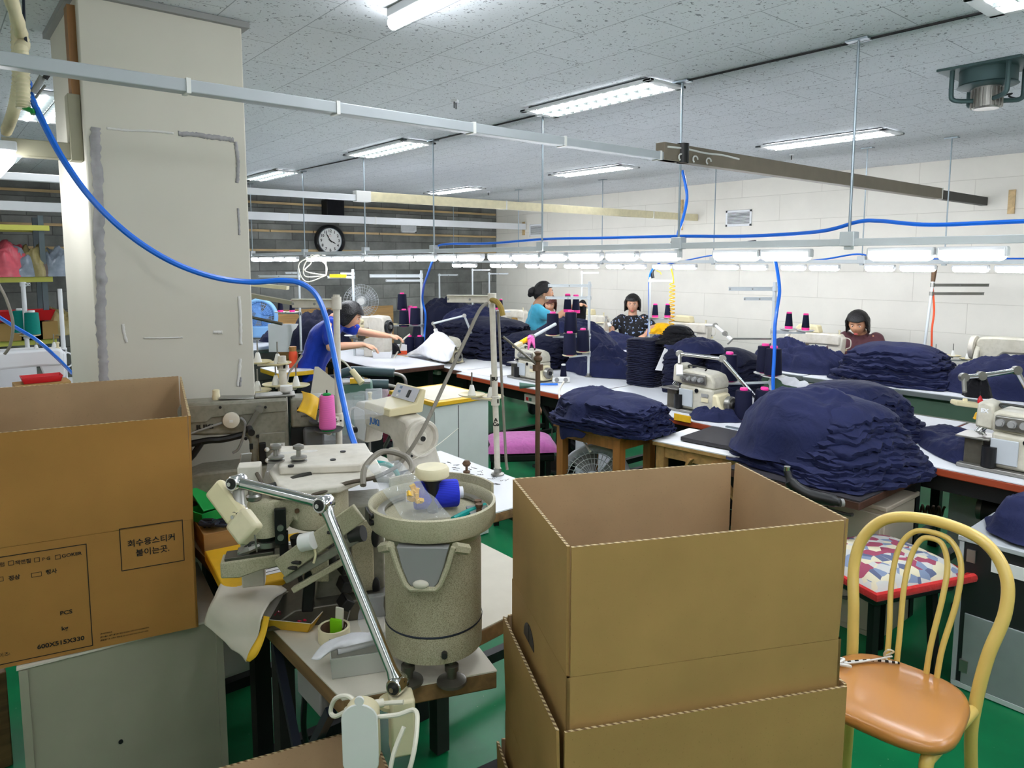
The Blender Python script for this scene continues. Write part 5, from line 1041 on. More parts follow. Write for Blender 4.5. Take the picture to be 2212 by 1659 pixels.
# stand with bare holders between the column and the teal machine
pA = PD(612, 850, 3.35); pA = V((pA.x, pA.y, 0)); dd = []
for px, py in ((557, 783), (600, 786), (596, 832), (557, 845), (640, 834)):
    q = PD(px, py, 3.35)-pA; dd.append((math.atan2(q.y, q.x), math.hypot(q.x, q.y), q.z-.01, .062))
stand('thread stand with bare cream cone trays right of the cream column', pA, PD(612, 768, 3.35).z, [], dd, .018)
# teal machine
t = thing('teal_machine', 'old teal green sewing machine head behind the clear bags', 'sewing machine', (1.98, 3.98, .0), -.5)
b = B(); b.prism([(-.18, .78), (-.18, .93), (-.16, .97), (.14, .99), (.16, .78), (.08, .78), (.08, .66), (-.1, .66)], -.06, .07); b.build('arm', 'teal_machine', t, bevel=.012)
B().box((-.14, -.07, .85), (.1, .05, .1)).build('gear_box', 'teal_machine', t, bevel=.01); B().box((.06, -.065, .86), (.07, .06, .11)).build('tension_box', 'teal_machine', t, bevel=.01)
B().box((-.02, 0, .985), (.3, .12, .012)).build('top_plate', 'grey_plastic', t); B().box((.15, -.07, .80), (.10, .015, .3)).build('side_plate', 'grey_trunk', t, bevel=.006)
B().cyl((.06, -.05, .99), (.06, -.05, 1.03), .014, n=12).build('lever', 'rust', t); B().box((.04, -.05, 1.0), (.06, .05, .03)).build('yellow_tag', 'yellow_tape', t)
B().box((0, 0, .33), (.4, .3, .66)).build('stand', 'cab_dark', t)
B().cyl((-.1, -.1, .8), (-.1, -.05, .8), .05, n=20).build('pulley', 'black_metal', t)
hose('thin grey cable looping over the teal machine', [PD(652, 768, 4.0), PD(640, 785, 3.95), PD(625, 805, 3.9), PD(618, 830, 3.8), PD(606, 850, 3.6), PD(590, 862, 3.2)], .006, 'grey_cable', 'cable', name='power_cable')
t = thing('hand_lamp', 'small cream stick lamp on a thin cable beside the teal machine', 'lamp', PD(770, 815, 3.9))
o0 = t.location.copy(); B().tube(sm([PD(728, 773, 3.9)-o0, PD(745, 783, 3.9)-o0, PD(760, 800, 3.9)-o0], 5), .005, 8).build('cable', 'white_cable', t); B().tube([PD(760, 800, 3.9)-o0, PD(782, 828, 3.88)-o0], [.016, .018], 12).build('stick', 'ivory', t)
# office arm chair with maroon cloth
t = thing('office_chair', 'old office chair with dark green padded arms, behind the pale cabinet', 'chair', (2.30, 4.42, 0), -.6)
B().box((0, 0, .46), (.46, .44, .08)).build('seat', 'black_cloth', t, bevel=.03)
for s_ in (-1, 1):
    B().tube(sm([(-.2, s_*.27, .90), (-.1, s_*.27, .93), (.1, s_*.26, .92), (.2, s_*.25, .915)], 5), .032, 12).build('arm_pad', 'vinyl_green', t)
    B().tube(sm([(.19, s_*.255, .91), (.27, s_*.25, .88), (.28, s_*.25, .78), (.22, s_*.24, .6), (.15, s_*.22, .46)], 5), .013, 10).build('arm_tube', 'steel', t); B().tube(sm([(-.2, s_*.27, .9), (-.24, s_*.25, .6), (-.18, s_*.22, .44)], 5), .013, 10).build('arm_tube', 'steel', t)
B().cyl((0, 0, .1), (0, 0, .42), .03).build('column', 'black_metal', t)
for k in range(5): a = 2*PI*k/5; B().bar((0, 0, .1), (.28*math.cos(a), .28*math.sin(a), .03), .04, .03).build('leg', 'black_metal', t)
cloth_heap('maroon cloth heaped on the office chair with green arms', V((2.42, 4.40, .505)), .21, .24, .36, -.5, 'maroon_cloth', 4, 26, .2)
# ================================================================ first sewing row
TZ = .767
table('sewing table with dark edge in the first row, farthest left, under the sheeted machine', 3.6, 4.75, 5.02, 7.0, .765, 'dark_edge', panels=True)
table('sewing table with brown wood edge, under the overlock beside the four big cones', 3.5, 4.75, 3.64, 5.0, .765, 'red_edge')
table('sewing table with red brown edge, behind the rounded pile on the brown wooden table', 3.52, 4.75, 2.0, 3.62, .765, 'red_edge')
table('white topped sewing table behind the two biggest navy piles', 3.66, 4.75, 1.5, 1.98, .765, 'red_edge')
table('sewing table with thick red brown edge at the right edge of the photo', 3.6, 4.75, -.2, 1.48, .765, 'red_edge', frame='cab_dark')
table('sewing table with dark edge where the person in blue sews', 2.98, 3.58, 5.30, 6.95, .80, 'dark_edge')
# switch boxes below the edges
def switch(px, py, x, label):
    p = PX(px, py, x); t = thing('switch_box', label, 'switch', p, 0, 'motor switch boxes under table edges'); B().box((0, 0, 0), (.04, .15, .07)).build('box', 'paper_grey', t, bevel=.006)
    B().box((-.021, .035, 0), (.006, .025, .025)).build('red_button', 'red_plastic', t); B().box((-.021, .0, 0), (.006, .025, .025)).build('black_button', 'teal_machine', t); return t
switch(1150, 862, 3.56, 'motor switch box with red button below the brown table edge, left of the stool pile'); switch(940, 800, 3.64, 'motor switch box below the dark table edge left of the big thread stand')
p = PX(1585, 932, 3.54); tag(B().box(p, (.02, .1, .05)).build('foil_wrap', 'galv'), 'crinkled silver foil on the red brown table corner beside two lying cones', 'foil')
p = PX(1475, 903, 3.515); tag(B().box(p-V((.004, 0, 0)), (.008, .12, .04)).build('tape_patch', 'yellow_tape'), 'yellow tape patch on the red brown table edge under the middle overlock', 'tape')
# machines of the first row
overlock('cream overlock machine beside the four big navy cones, on the brown edged table', V((3.78, 4.36, TZ)))
overlock('cream overlock machine in the middle, right of the tall navy stacks', V((3.78, 2.73, TZ)), sc=1.1)
overlock('cream overlock machine at the right edge of the photo with a small light panel', V((3.80, 1.0, TZ)), sc=1.15, logo='EX')
t = overlock('overlock machine mostly hidden under a white cloth', V((3.8, 5.62, TZ)), sc=1.0)
def sheet_over(label, P, m, seed, nx=6, ny=6, amp=.012): return drape(label, 'dust_cover', m, P, nx, ny, amp, seed)
sheet_over('white cloth thrown over the sewing machine on the dark edged table', [[PX(870, 775, 3.66), PX(900, 765, 3.70), PX(930, 775, 3.62), PX(965, 782, 3.62), PX(975, 772, 3.68)], [PX(885, 762, 3.75), PX(915, 745, 3.68), PX(940, 745, 3.66), PX(965, 750, 3.66), PX(982, 755, 3.7)], [PX(920, 752, 3.9), PX(930, 725, 3.78), PX(945, 718, 3.74), PX(965, 728, 3.72), PX(985, 748, 3.75)], [PX(930, 750, 4.0), PX(940, 730, 3.9), PX(955, 722, 3.86), PX(975, 735, 3.86), PX(990, 760, 3.86)]], 'white_cloth', 3)
t = thing('coverstitch_machine', 'cream coverstitch machine with black handwheel facing us, where the person in blue sews', 'sewing machine', (PD(812, 770, 6.95).x, PD(812, 770, 6.95).y, .802), math.radians(-62)); t.scale = (.98,)*3
b = B(); b.prism([(-.10, 0), (.14, 0), (.14, .36), (.12, .40), (-.03, .41), (-.05, .36), (-.02, .20), (-.1, .17)], -.07, .09); b.build('body', 'cream_metal', t, bevel=.014)
B().prism([(-.2, .26), (-.2, .36), (-.17, .395), (.06, .40), (.06, .3), (-.1, .27)], -.06, .06).build('arm', 'cream_metal', t, bevel=.012)
MY = Matrix.Rotation(PI/2, 4, 'Y'); B().lathe([(.05, 0), (.066, .005), (.066, .03), (.05, .034), (.045, .02), (.02, .02), (.016, .034), (.0, .035)], Matrix.Translation((.14, 0, .30)) @ MY, 28).build('handwheel', 'black_plastic', t); B().cyl((.16, 0, .3), (.185, 0, .3), .02).build('wheel_hub', 'steel', t)
for k in range(4): B().cyl((-.14+.03*(k % 2), -.06, .25+.05*k-.05*(k > 1)), (-.14+.03*(k % 2), -.10, .25+.05*k-.05*(k > 1)), .02, n=14).build('tension_dial', 'ivory_dirty', t)
B().box((-.13, -.05, .2), (.06, .05, .09)).build('needle_block', 'oily_steel', t, bevel=.004); B().box((-.14, 0, .12), (.12, .12, .1)).build('bed_block', 'cream_metal', t, bevel=.008); B().box((-.19, -.03, .175), (.12, .1, .008)).build('cloth_plate', 'steel', t)
B().box((-.17, -.065, .34), (.05, .012, .1), (0, 0, .1)).build('green_card', 'yellow_tape', t)
# thread stands of the first row
def ang(px0, px1): return 0
s3 = V((4.22, 4.12, TZ)); stand('thread stand with big navy cones and coiled grey wire, middle of the first row', s3, .79, [(math.radians(140), .34, .755, .02), (math.radians(140), .36, .655, .02)], [(math.radians(142), .30, .335, .06), (math.radians(135), .15, .345, .06), (math.radians(180), .22, .185, .06), (math.radians(170), .06, .20, .06)], .011, m='galv_white', spike=False, am='galv_white')
C = 'big navy thread cones on the middle thread stand'
def place(lb, p, d, **k): return cone(lb, tip(p, d)+V((0, 0, .004)), **k)
place('big navy thread cone, upper left of the four on the middle stand', s3, (math.radians(142), .30, .335), group=C); place('big navy thread cone, upper right of the four on the middle stand', s3, (math.radians(135), .15, .345), group=C)
place('big navy thread cone, lower left and nearest of the four on the middle stand', s3, (math.radians(180), .22, .185), group=C); place('big navy thread cone, lower right of the four on the middle stand', s3, (math.radians(170), .06, .20), group=C)
cone('single slim navy cone with white tip standing on the table beside the white sockets', PZ(1217, 818, TZ), 'small', tip='white_cone', group=None)
q = PZ(1212, 826, TZ); t = thing('socket_strip', 'white double socket strip with a white plug, on the brown edged table', 'socket', q, -.7); B().box((0, 0, .022), (.14, .05, .042)).build('housing', 'white_plastic', t, bevel=.008)
for x in (-.035, .035): B().cyl((x, -.024, .024), (x, -.027, .024), .018, n=18).build('socket', 'grey_plastic', t)
hose('white cable hanging from the socket strip down to the floor fan', [PD(1218, 825, 5.2), PD(1208, 845, 4.9), PD(1212, 870, 4.6), PD(1228, 905, 4.5), PD(1262, 955, 4.35), PD(1275, 975, 4.2)], .007, 'white_cable', 'cable', name='power_cable')
s4 = V((4.28, 2.5, TZ)); stand('white thread stand with tall guide arms right of the middle overlock', s4, .82, [(math.radians(140), .30, .775, .022), (math.radians(140), .2, .71, .018)], [(math.radians(150), .30, .16, .07), (math.radians(215), .10, .205, .075), (math.radians(150), .05, .21, .07), (math.radians(320), .10, .50, .055), (math.radians(320), .21, .49, .055)], .012, m='galv_white', dish_m='white_plastic', spike=False)
C = 'navy thread cones on the stand right of the middle overlock'
place('big navy thread cone low on the stand right of the middle overlock, with pink tip', s4, (math.radians(150), .30, .16), group=C); place('navy thread cone with pink top and base, front of the pair beside the blue hose', s4, (math.radians(215), .10, .205), group=C); place('navy thread cone with pink top, rear of the pair beside the blue hose', s4, (math.radians(150), .05, .21), group=C)
tag(B().tube([s4+V((.0, 0, .45)), s4+V((-.26*.77, .26*.64, .45)), s4+V((-.26*.77-.06, .26*.64, .42))], .006, 8).build('guide_rod', 'steel'), 'thin steel guide rod across the stand right of the middle overlock', 'rod')
cone('big navy cone leaning on the table left of the biggest pile, left one', PZ(1605, 905, TZ), group='pair of big cones by the biggest pile', tiltv=0); cone('big navy cone leaning on the table against the biggest pile, right one', PZ(1632, 902, TZ)+V((.02, -.02, 0)), group='pair of big cones by the biggest pile', tiltv=.12)
s5 = V((4.42, 6.95, TZ)) if False else PX(912, 742, 4.1); s5.z = TZ
stand('white thread stand with blue hose behind the sheeted machine', s5, .86, [(math.radians(140), .55, .80, .03), (math.radians(140), .38, .75, .02)], [(math.radians(140), .32, .27, .06), (math.radians(140), .19, .27, .06), (math.radians(140), .36, .275, .05)], .013, m='galv_white', spike=False)
C = 'navy thread cones behind the sheeted machine'
for lb, px, py in (('big navy cone on the stand behind the sheeted machine, left', 873, 706), ('big navy cone on the stand behind the sheeted machine, right', 897, 702)):
    p = PX(px, py, 3.95); cone(lb, p, group=C)
p = PX(869, 670, 4.05); cone('navy cone with pink tip, highest behind the sheeted machine', p, group=C); p = PX(887, 698, 4.15); cone('pink thread cone wound with dark zigzag thread behind the navy cones', p, 'big', 'pink_yarn', 'pink_plastic', None)
for lb, px in (('big navy cone standing on the yellow edged table, left of pair', 885), ('big navy cone standing on the yellow edged table, right of pair', 907)): cone(lb, PX(px, 764, 3.95) if False else V((PZ(px, 764, TZ).x, PZ(px, 764, TZ).y, TZ)), group='pair of cones on the yellow edged table')
q = PZ(862, 765, TZ); t = thing('carton_small', 'small red and white printed carton on the yellow edged table', 'box', q, -.5); B().box((0, 0, .05), (.16, .08, .1)).build('body', 'paper', t, bevel=.002); B().box((-.06, -.0005, .05), (.042, .083, .101)).box((.0, -.0005, .02), (.162, .083, .04)).build('red_print', 'orange_plastic', t)
tag(B().box(PX(850, 768, 3.62)-V((0, 0, .01)), (.05, .5, .05)).build('tape_edge', 'yellow_tape', bevel=.01), 'yellow tape wrapped along the dark table edge left of the white cloth', 'tape')
hose('white thin lamp cable bent over the yellow edged table', [PZ(850, 775, .80), PD(862, 755, 7.2), PD(870, 735, 7.1), PD(885, 722, 7.2)], .008, 'white_cable', 'cable', name='power_cable')
armlamp('white jointed lamp arching over the sheeted machine', [V((PZ(1040, 772, TZ).x, PZ(1040, 772, TZ).y, TZ)), PX(1003, 682, 4.0), PX(936, 699, 3.9)], PX(942, 716, 3.9), .011, 'galv_white', 'white_plastic', 'white_plastic')
tag(B().tube([PX(1038, 765, 4.22), PX(1033, 748, 4.2)], .02, 10).build('tape_wrap', 'yellow_cloth'), 'yellow tape wrapped round the foot of the white jointed lamp', 'tape')
# lamps of overlocks
armlamp('white lamp arm with yellow tape and pink bow over the left overlock', [PD(1200, 700, 5.2), PD(1150, 728, 5.05)], PD(1118, 745, 4.95), .012, 'galv_white', 'ivory', None, .035)
tag(B().tube([PD(1140, 733, 5.02), PD(1125, 740, 4.97)], [.02, .016], 10).build('tape_wrap', 'yellow_cloth'), 'yellow tape wrapped on the lamp arm over the left overlock', 'tape')
b = B()
for d in ((-6, 28), (8, 24), (2, 6), (-8, 4)): b.tube(sm([PD(1147, 728, 5.0), PD(1147+d[0]*.6, 728+d[1]*.5, 4.98), PD(1147+d[0], 728+d[1], 4.98)], 4), [.014, .016, .02, .016, .012, .01, .008, .006, .004][:9], 6)
tag(b.build('ribbon_bow', 'pink_yarn'), 'pink ribbon bow tied on the lamp arm over the left overlock', 'ribbon')
P0 = PD(1640, 868, 4.45); armlamp('long chrome lamp arm over the middle overlock with a taped white head', [P0, PD(1560, 775, 4.5), PD(1468, 764, 4.55)], PD(1468, 800, 4.5), .013, 'chrome', 'white_plastic', None, .035)
armlamp('chrome lamp with cream flat head above the right overlock', [PD(2240, 880, 4.0), PD(2196, 800, 4.0), PD(2120, 812, 4.0), PD(2082, 815, 4.0)], PD(2085, 868, 3.95), .014, 'chrome', 'ivory', None, .02)
o = B().box((0, 0, 0), (.15, .05, .028)).build('lamp_head', 'ivory', bevel=.008); o.location = PD(2085, 872, 3.95); o.rotation_euler = (.1, .14, -YAW+.1); tag(o, 'cream flat lamp head hanging above the right overlock', 'lamp')
tag(B().lathe([(.0, -.02), (.012, -.012), (.014, .004), (.008, .02), (.003, .03)], n=12).build('red_bead', 'red_plastic'), 'red glass bead hanging on a string above the right overlock', 'bead').location = PD(2117, 866, 3.98)
hose('thin string carrying the red bead', [PD(2117, 858, 3.98), PD(2118, 835, 4.0), PD(2119, 815, 4.0)], .003, 'black_cable', 'string', name='string')
cloth_heap('black cloth knotted round the chrome lamp arm at the right', PD(2112, 838, 4.05)-V((0, 0, .05)), .075, .075, .14, 0, 'black_cloth', 9, 20, .3)
tag(B().tube([PD(2158, 903, 4.15), PD(2140, 868, 4.15)], [.02, .03], 14).build('mallet', 'tan_handle'), 'tan wooden tool handle sticking up behind the right overlock', 'handle')
cloth_heap('small yellow rag behind the right overlock', PD(2120, 898, 4.15)-V((0, 0, .02)), .05, .04, .05, 0, 'yellow_cloth', 3, 12)
cone('dark thread cone standing at the right edge behind the right overlock', PX(2200, 905, 4.3) if False else V((4.35, .78, TZ)), m='black_yarn', tip='red_plastic', group=None)
# steel rod stand before the left overlock
p = PD(1162, 772, 3.45); t = thing('rod_stand', 'rusty steel rod stand with wing clamp, before the left overlock', 'stand', (p.x, p.y, 0)); B().cyl((0, 0, 0), (0, 0, p.z), .012, n=10).build('rod', 'rust', t); B().lathe([(.1, 0), (.1, .01), (.02, .02)], n=20).build('base', 'dark_metal', t)
B().lathe([(.014, 0), (.022, .008), (.022, .02), (.012, .03), (.02, .045), (.01, .05)], Matrix.Translation((0, 0, p.z-.02)), 12).build('clamp', 'rust', t); B().box((0, 0, p.z-.05), (.05, .02, .03)).build('clamp_block', 'rust', t)
B().tube([(0, 0, p.z-.04), (-.12, .12, p.z+.10)], .006, 8).build('cross_rod', 'oily_steel', t)
# ---------------------------------------------------------------- stools with piles before the first row
def wood_table(label, c, rz, w, d, h, m='stool_wood', top='paper', cross=False):
    t = thing('wooden_table', label, 'table', c, rz); B().box((0, 0, h-.003), (w, d, .006)).build('surface', top, t); B().box((0, 0, h-.016), (w, d, .02)).build('top', m, t, bevel=.002)
    for sx in (-1, 1):
        for sy in (-1, 1): B().box((sx*(w/2-.04), sy*(d/2-.04), (h-.026)/2), (.05, .05, h-.026)).build('leg', m, t)
    for s_ in (-1, 1):
        B().box((s_*(w/2-.04), 0, h-.06), (.025, d-.1, .06)).build('apron', m, t); B().box((0, s_*(d/2-.04), h-.06), (w-.1, .025, .06)).build('apron', m, t)
    if cross:
        for s_ in (-1, 1): B().bar((-w/2+.01, s_*.30-.04, h-.40), (-w/2+.012, s_*.06, h-.06), .012, .05, (1, 0, 0)).build('brace', 'ply', t)
    return t
wood_table('brown wooden table under the rounded navy pile in the middle', (3.10, 2.88, 0), .05, .36, .52, .75)
cloth_stack('rounded navy pile draped on the brown wooden table, sheets fanned at its right', V((3.09, 2.82, .752)), .22, .36, .20, 16, .05, .35, .16, .02, 'navy', 11, 24, .014, .03, ruff=.02)
cloth_heap('navy cloth laid over the top of the rounded pile, hanging down at the left', V((3.06, 2.93, .80)), .20, .27, .20, .1, 'navy', 14, 30, .10, 3.0, 'draped_cloth', 3)
drape('navy cloth corner hanging off the brown wooden table', 'hanging_cloth', 'navy', [[PX(1210, 900, 2.9), PX(1240, 925, 2.88), PX(1265, 935, 2.88)], [PX(1206, 915, 2.87), PX(1235, 940, 2.86), PX(1255, 945, 2.86)], [PX(1212, 945, 2.88), PX(1216, 948, 2.86), PX(1245, 940, 2.87)]], 6, 6, .01, 3)
wood_table('low wooden table with crossed braces and white top, holding a dark board', (3.30, 2.22, 0), .12, .40, .60, .735, 'ply', 'paper', True)
o = B().box((0, 0, 0), (.36, .52, .022)).build('dark_board', 'dark_top', bevel=.003); o.location = (3.37, 2.14, .752); o.rotation_euler = (0, 0, .12); tag(o, 'dark flat board lying on the low white topped wooden table', 'board')
t = table('dark low table under the biggest navy pile at the right', 2.97, 3.65, 1.31, 1.96, .72, 'dark_edge', 'dark_table', 'cab_dark', white='dark_top', legs=False, apron=.02)
for x_, y_ in ((3.6, 1.36), (3.03, 1.86)): B().box((x_-3.31, y_-1.635, .335), (.06, .08, .67)).build('leg', 'cab_dark', t)
cloth_stack('biggest navy pile of cut pieces, edges stepped like terraces, on the dark low table', V((3.42, 1.67, .722)), .39, .42, .35, 19, -.25, .62, .40, .05, 'navy', 21, 30, .016, .03, ruff=.016)
drape('smooth navy sheet over the top of the biggest pile', 'draped_cloth', 'navy', [[PX(1590, 925, 3.22), PX(1650, 905, 3.3), PX(1720, 880, 3.38), PX(1760, 862, 3.46)], [PX(1640, 930, 3.14), PX(1700, 905, 3.2), PX(1760, 885, 3.3), PX(1800, 868, 3.42)], [PX(1700, 950, 3.12), PX(1760, 920, 3.18), PX(1820, 900, 3.28), PX(1840, 885, 3.42)], [PX(1750, 965, 3.14), PX(1810, 945, 3.2), PX(1860, 925, 3.3), PX(1870, 905, 3.42)]], 6, 6, .012, 6) if False else None
cloth_heap('smooth navy sheet draped over the left top of the biggest pile', V((3.35, 1.75, .775)), .33, .35, .385, -.25, 'navy', 24, 40, .09, 3.0, 'draped_cloth', 3)
cloth_stack('second big navy pile of cut pieces, rising behind the biggest pile', V((3.98, 1.83, TZ)), .38, .34, .29, 16, -.3, .58, .40, .05, 'navy', 27, 26, .02, .035, ruff=.02)
cloth_heap('crumpled navy cloth trailing from the big piles to the right overlock', V((4.0, 1.22, TZ)), .42, .22, .10, .9, 'navy', 31, 34, .35)
cloth_heap('navy pile at the lower right corner on the grey steel cabinet', V((3.42, .88, .645)) if False else V((3.36, .72, .645)), .20, .26, .2, .3, 'navy', 35, 26, .12, 3)
cloth_heap('crumpled navy scraps before the middle overlock', PZ(1545, 902, TZ), .14, .16, .07, .4, 'navy', 38, 24, .35)
# tall stacks on the back of the first row
cloth_stack('tall crinkled navy stack standing alone left of the white tag', V((4.30, 3.58, TZ)), .11, .13, .37, 26, .1, .04, .0, .0, 'navy_dark', 41, 12, .006, .014, ruff=.006, e=8, lip=.7)
cloth_stack('tall leaning navy stack with white tag, behind the middle overlock', V((4.32, 3.22, TZ)), .16, .13, .34, 24, .2, .2, .0, .03, 'navy_dark', 43, 16, .008, .02, ruff=.01, lip=.7)
cloth_stack('navy stack at right end behind the middle overlock arm', V((4.48, 2.92, TZ)), .18, .17, .34, 22, -.1, .3, .05, .03, 'navy_dark', 45, 16, .01, .02, ruff=.01, lip=.7)
cloth_heap('navy cloth slumped over the tall leaning stack', V((4.34, 3.12, 1.07)), .19, .20, .11, .1, 'navy', 47, 26, .2)
cloth_stack('ball of black cut pieces topped with yellow, on the tall navy stacks', V((4.40, 3.36, 1.10)), .13, .16, .15, 12, .5, .55, .4, .03, 'black_cloth', 49, 16, .012, .06, ruff=.02)
cloth_stack('bright yellow ribbed bundle on the black ball of cut pieces', V((4.34, 3.45, 1.17)), .06, .10, .09, 9, .6, .6, .4, .02, 'yellow_cloth', 51, 14, .008, .08, ruff=.02)
tag(B().prism([(-.02, 0), (.03, 0), (.055, .16), (.03, .17)], -.002, .002).build('paper_tag', 'paper'), 'long white paper tag on the tall leaning navy stack', 'tag').location = (0, 0, 0)
bpy.data.objects['paper_tag'].location = PX(1421, 800, 4.15); bpy.data.objects['paper_tag'].rotation_euler = (0, .1, -YAW)
cloth_stack('long navy wall of stacked pieces behind the sheeted machine', V((4.40, 5.75, TZ)), .30, .50, .40, 22, .0, .2, .05, .04, 'navy_dark', 53, 22, .02, .03, ruff=.02)
cloth_heap('navy cloth mound crowning the wall of stacked pieces', V((4.45, 6.05, 1.05)), .32, .42, .24, .0, 'navy', 55, 34, .2)
cloth_heap('highest dark navy mound against the block wall', V((4.7, 6.9, TZ)), .42, .45, .62, .3, 'navy_dark', 57, 34, .15, 3)
cloth_stack('navy stack of pieces between the big cream stand and the left overlock', V((4.38, 4.9, TZ)), .26, .32, .32, 18, .1, .25, .05, .04, 'navy_dark', 59, 20, .015, .03, ruff=.02)
cloth_heap('broad navy mound in front of the standing person in cyan', V((4.75, 4.85, TZ)), .36, .62, .47, .0, 'navy', 61, 40, .12, 2.6)
cloth_heap('crumpled navy heap behind the four big cones', V((4.50, 4.12, TZ)), .26, .5, .20, .1, 'navy', 63, 36, .4)
cloth_heap('loose navy cloth spilling right of the middle thread stand', V((4.55, 3.72, TZ)), .18, .26, .07, .1, 'navy', 65, 26, .35)
tag(B().box(PX(1128, 862-85, 4.1), (.001, .001, .001)).build('lint', 'paper'), 'lint', 'lint') if False else None
# papers on the near edge
for px, py, w, d, r, lb in ((1040, 808, .34, .42, .1, 'white paper stack hanging over the dark table edge behind the big cream stand'), (1000, 790, .5, .5, .0, 'wide white paper on the dark edged table')):
    q = PZ(px, py, TZ+.001); tag(B().box((0, 0, .004), (w, d, .008), (0, 0, r)).build('paper_stack', 'paper'), lb, 'paper').location = (q.x+.12, q.y, TZ-.001)
tag(B().cyl((0, 0, 0), (.11, -.09, 0), .008).build('blue_tool', 'blue_hose'), 'blue handled tool on the brown edged table', 'tool').location = PZ(1165, 830, TZ+.01)
b = B(); b.tube([(0, 0, 0), (.03, -.025, 0), (.1, -.09, .0)], [.026, .02, .007], 12); tag(b.build('oil_can', 'teal_machine'), 'dark green oil can lying on the brown table edge', 'oil can').location = PZ(1122, 833, TZ+.024)
# ================================================================ second row
t = table('long sewing table with grey edge and green steel frame in the second row, near half', 5.62, 6.5, .2, 3.0, .765, 'grey_edge', frame='green_frame', apron=.14)
t = table('long sewing table with grey edge and green steel frame in the second row, far half', 5.66, 6.5, 3.02, 7.9, .765, 'grey_edge', frame='green_frame', apron=.14)
cloth_heap('crumpled navy heap on the second row before the person in dark red', V((6.05, 3.25, TZ)), .30, .50, .22, -.1, 'navy', 71, 40, .38, 2.5)
cloth_stack('wide domed navy pile on the second row beside the person in dark red', V((6.02, 2.42, TZ)), .36, .48, .31, 15, .1, .5, .35, .05, 'navy', 73, 26, .02, .035, ruff=.02)
cloth_heap('navy pile sloping up to the right edge of the second row', V((6.05, 1.62, TZ)), .36, .46, .30, .1, 'navy', 75, 36, .16, 2.6)
cloth_heap('crumpled navy heap on the second row before the person with glasses', V((6.15, 4.72, TZ)), .32, .46, .19, .0, 'navy', 77, 36, .35)
cloth_heap('small navy heap on the second row left of the person with glasses', V((6.0, 5.42, TZ)), .26, .36, .14, .0, 'navy', 79, 30, .35)
flatbed('white lockstitch machine seen from behind, left of the person in dark red', V((6.34, 3.10, TZ)), PI/2, 'cream_metal', None, motor='ivory')
flatbed('white lockstitch machine seen from behind, right of the yellow coil hose', V((6.34, 4.52, TZ)), PI/2, 'cream_metal', None, motor='ivory')
flatbed('white lockstitch machine with small lamp, left of the person with glasses', V((6.34, 5.98, TZ)), PI/2, 'cream_metal', None, motor='ivory')
flatbed('white lockstitch machine before the person in cyan, far end of second row', V((6.2, 7.32, TZ)), PI/2, 'cream_metal', None)
flatbed('cream heavy sewing machine at the right edge of the second row', V((6.2, 1.45, TZ+.05)), PI/2, 'overlock_paint', None, sc=1.15)
tag(B().lathe([(.13, 0), (.13, .06), (.125, .06), (.125, .004), (0, .004)], n=24, cap=False).build('black_tray', 'black_plastic'), 'round black tray with white scraps on the second row, right', 'tray').location = V((6.3, 1.98, TZ))
armlamp('little white lamp on the machine left of the person with glasses', [V((6.32, 5.90, 1.0)), V((6.25, 5.82, 1.06))], V((6.2, 5.72, .98)), .008, 'galv_white', 'white_plastic', None, .03)
armlamp('white curved lamp on the machine right of the yellow coil hose', [V((6.3, 4.45, 1.06)), V((6.25, 4.3, 1.07)), V((6.2, 4.15, 1.0))], V((6.18, 4.08, .96)), .014, 'white_plastic', 'white_plastic', None, .03)
s6 = PX(1256, 705, 6.0); s6.z = TZ; stand('thread stand with tall white pole and hanging wires left of the person with glasses', s6, .84, [(math.radians(320), .2, .82, .016)], [(math.radians(300), .05, .22, .05), (math.radians(310), .22, .22, .05)], .009, m='galv_white', spike=False)
C = 'slim navy cones of the second row'
for lb, px, py in (('slim navy cone with pink foot beside the raised hands in cyan, left', 1226, 674), ('slim navy cone with pink foot beside the raised hands of the person in cyan, right', 1244, 676)): cone(lb, PD(px, py, 7.4), 'small', group=C, sc=1.55)
s7 = PX(1402, 725, 5.9); s7.z = TZ; stand('white pole stand carrying an air gun and yellow coil hose', s7, .79, [(math.radians(320), .24, .75, .018)], [(math.radians(320), .06, .35, .045), (math.radians(320), .19, .35, .045)], .011, m='galv_white', spike=False)
for k, lb in ((.06, 'slim navy cone under the yellow coil hose, left'), (.19, 'slim navy cone under the yellow coil hose, right')): place(lb, s7, (math.radians(320), k, .35), kind='small', group=C, sc=1.2)
b = B(); c0 = s7+V((math.cos(math.radians(320))*.235, math.sin(math.radians(320))*.235, 0)); b.tube([c0+V((.028*math.cos(a), .028*math.sin(a), .73-.04*a/(2*PI))) for a in [2*PI*k/12 for k in range(12*12)]], .0055, 6); tag(b.build('coil_hose', 'yellow_cloth'), 'yellow spiral air hose hanging from the white pole stand', 'hose')
t = thing('air_gun', 'black air blow gun with yellow trigger on the white pole stand', 'air gun', s7+V((.03, -.02, .78))); B().tube(sm([(-.01, 0, 0), (-.015, .01, .06), (0, .0, .10)], 4), .018, 10).build('grip', 'black_plastic', t); B().tube([(0, 0, .1), (.06, -.05, .12), (.1, -.08, .13)], .012, 10).build('barrel', 'dark_metal', t); B().tube([(.02, -.02, .08), (.05, -.05, .06), (.06, -.05, .04)], .005, 8).build('trigger', 'yellow_tape', t)
hose('yellow hose end joining the air gun to the coil', [s7+V((.13, -.10, .91)), s7+V((.16, -.13, .90)), s7+V((.18, -.15, .82)), c0+V((.02, 0, .73))], .007, 'yellow_cloth')
for k, lb in ((.10, 'left'), (.21, 'right')): place('slim navy cone on a high tray right of the blue hose drop, '+lb, s4, (math.radians(320), k, .50 if k < .2 else .49), kind='small', group='slim navy cones high on the guide stand', sc=.9)
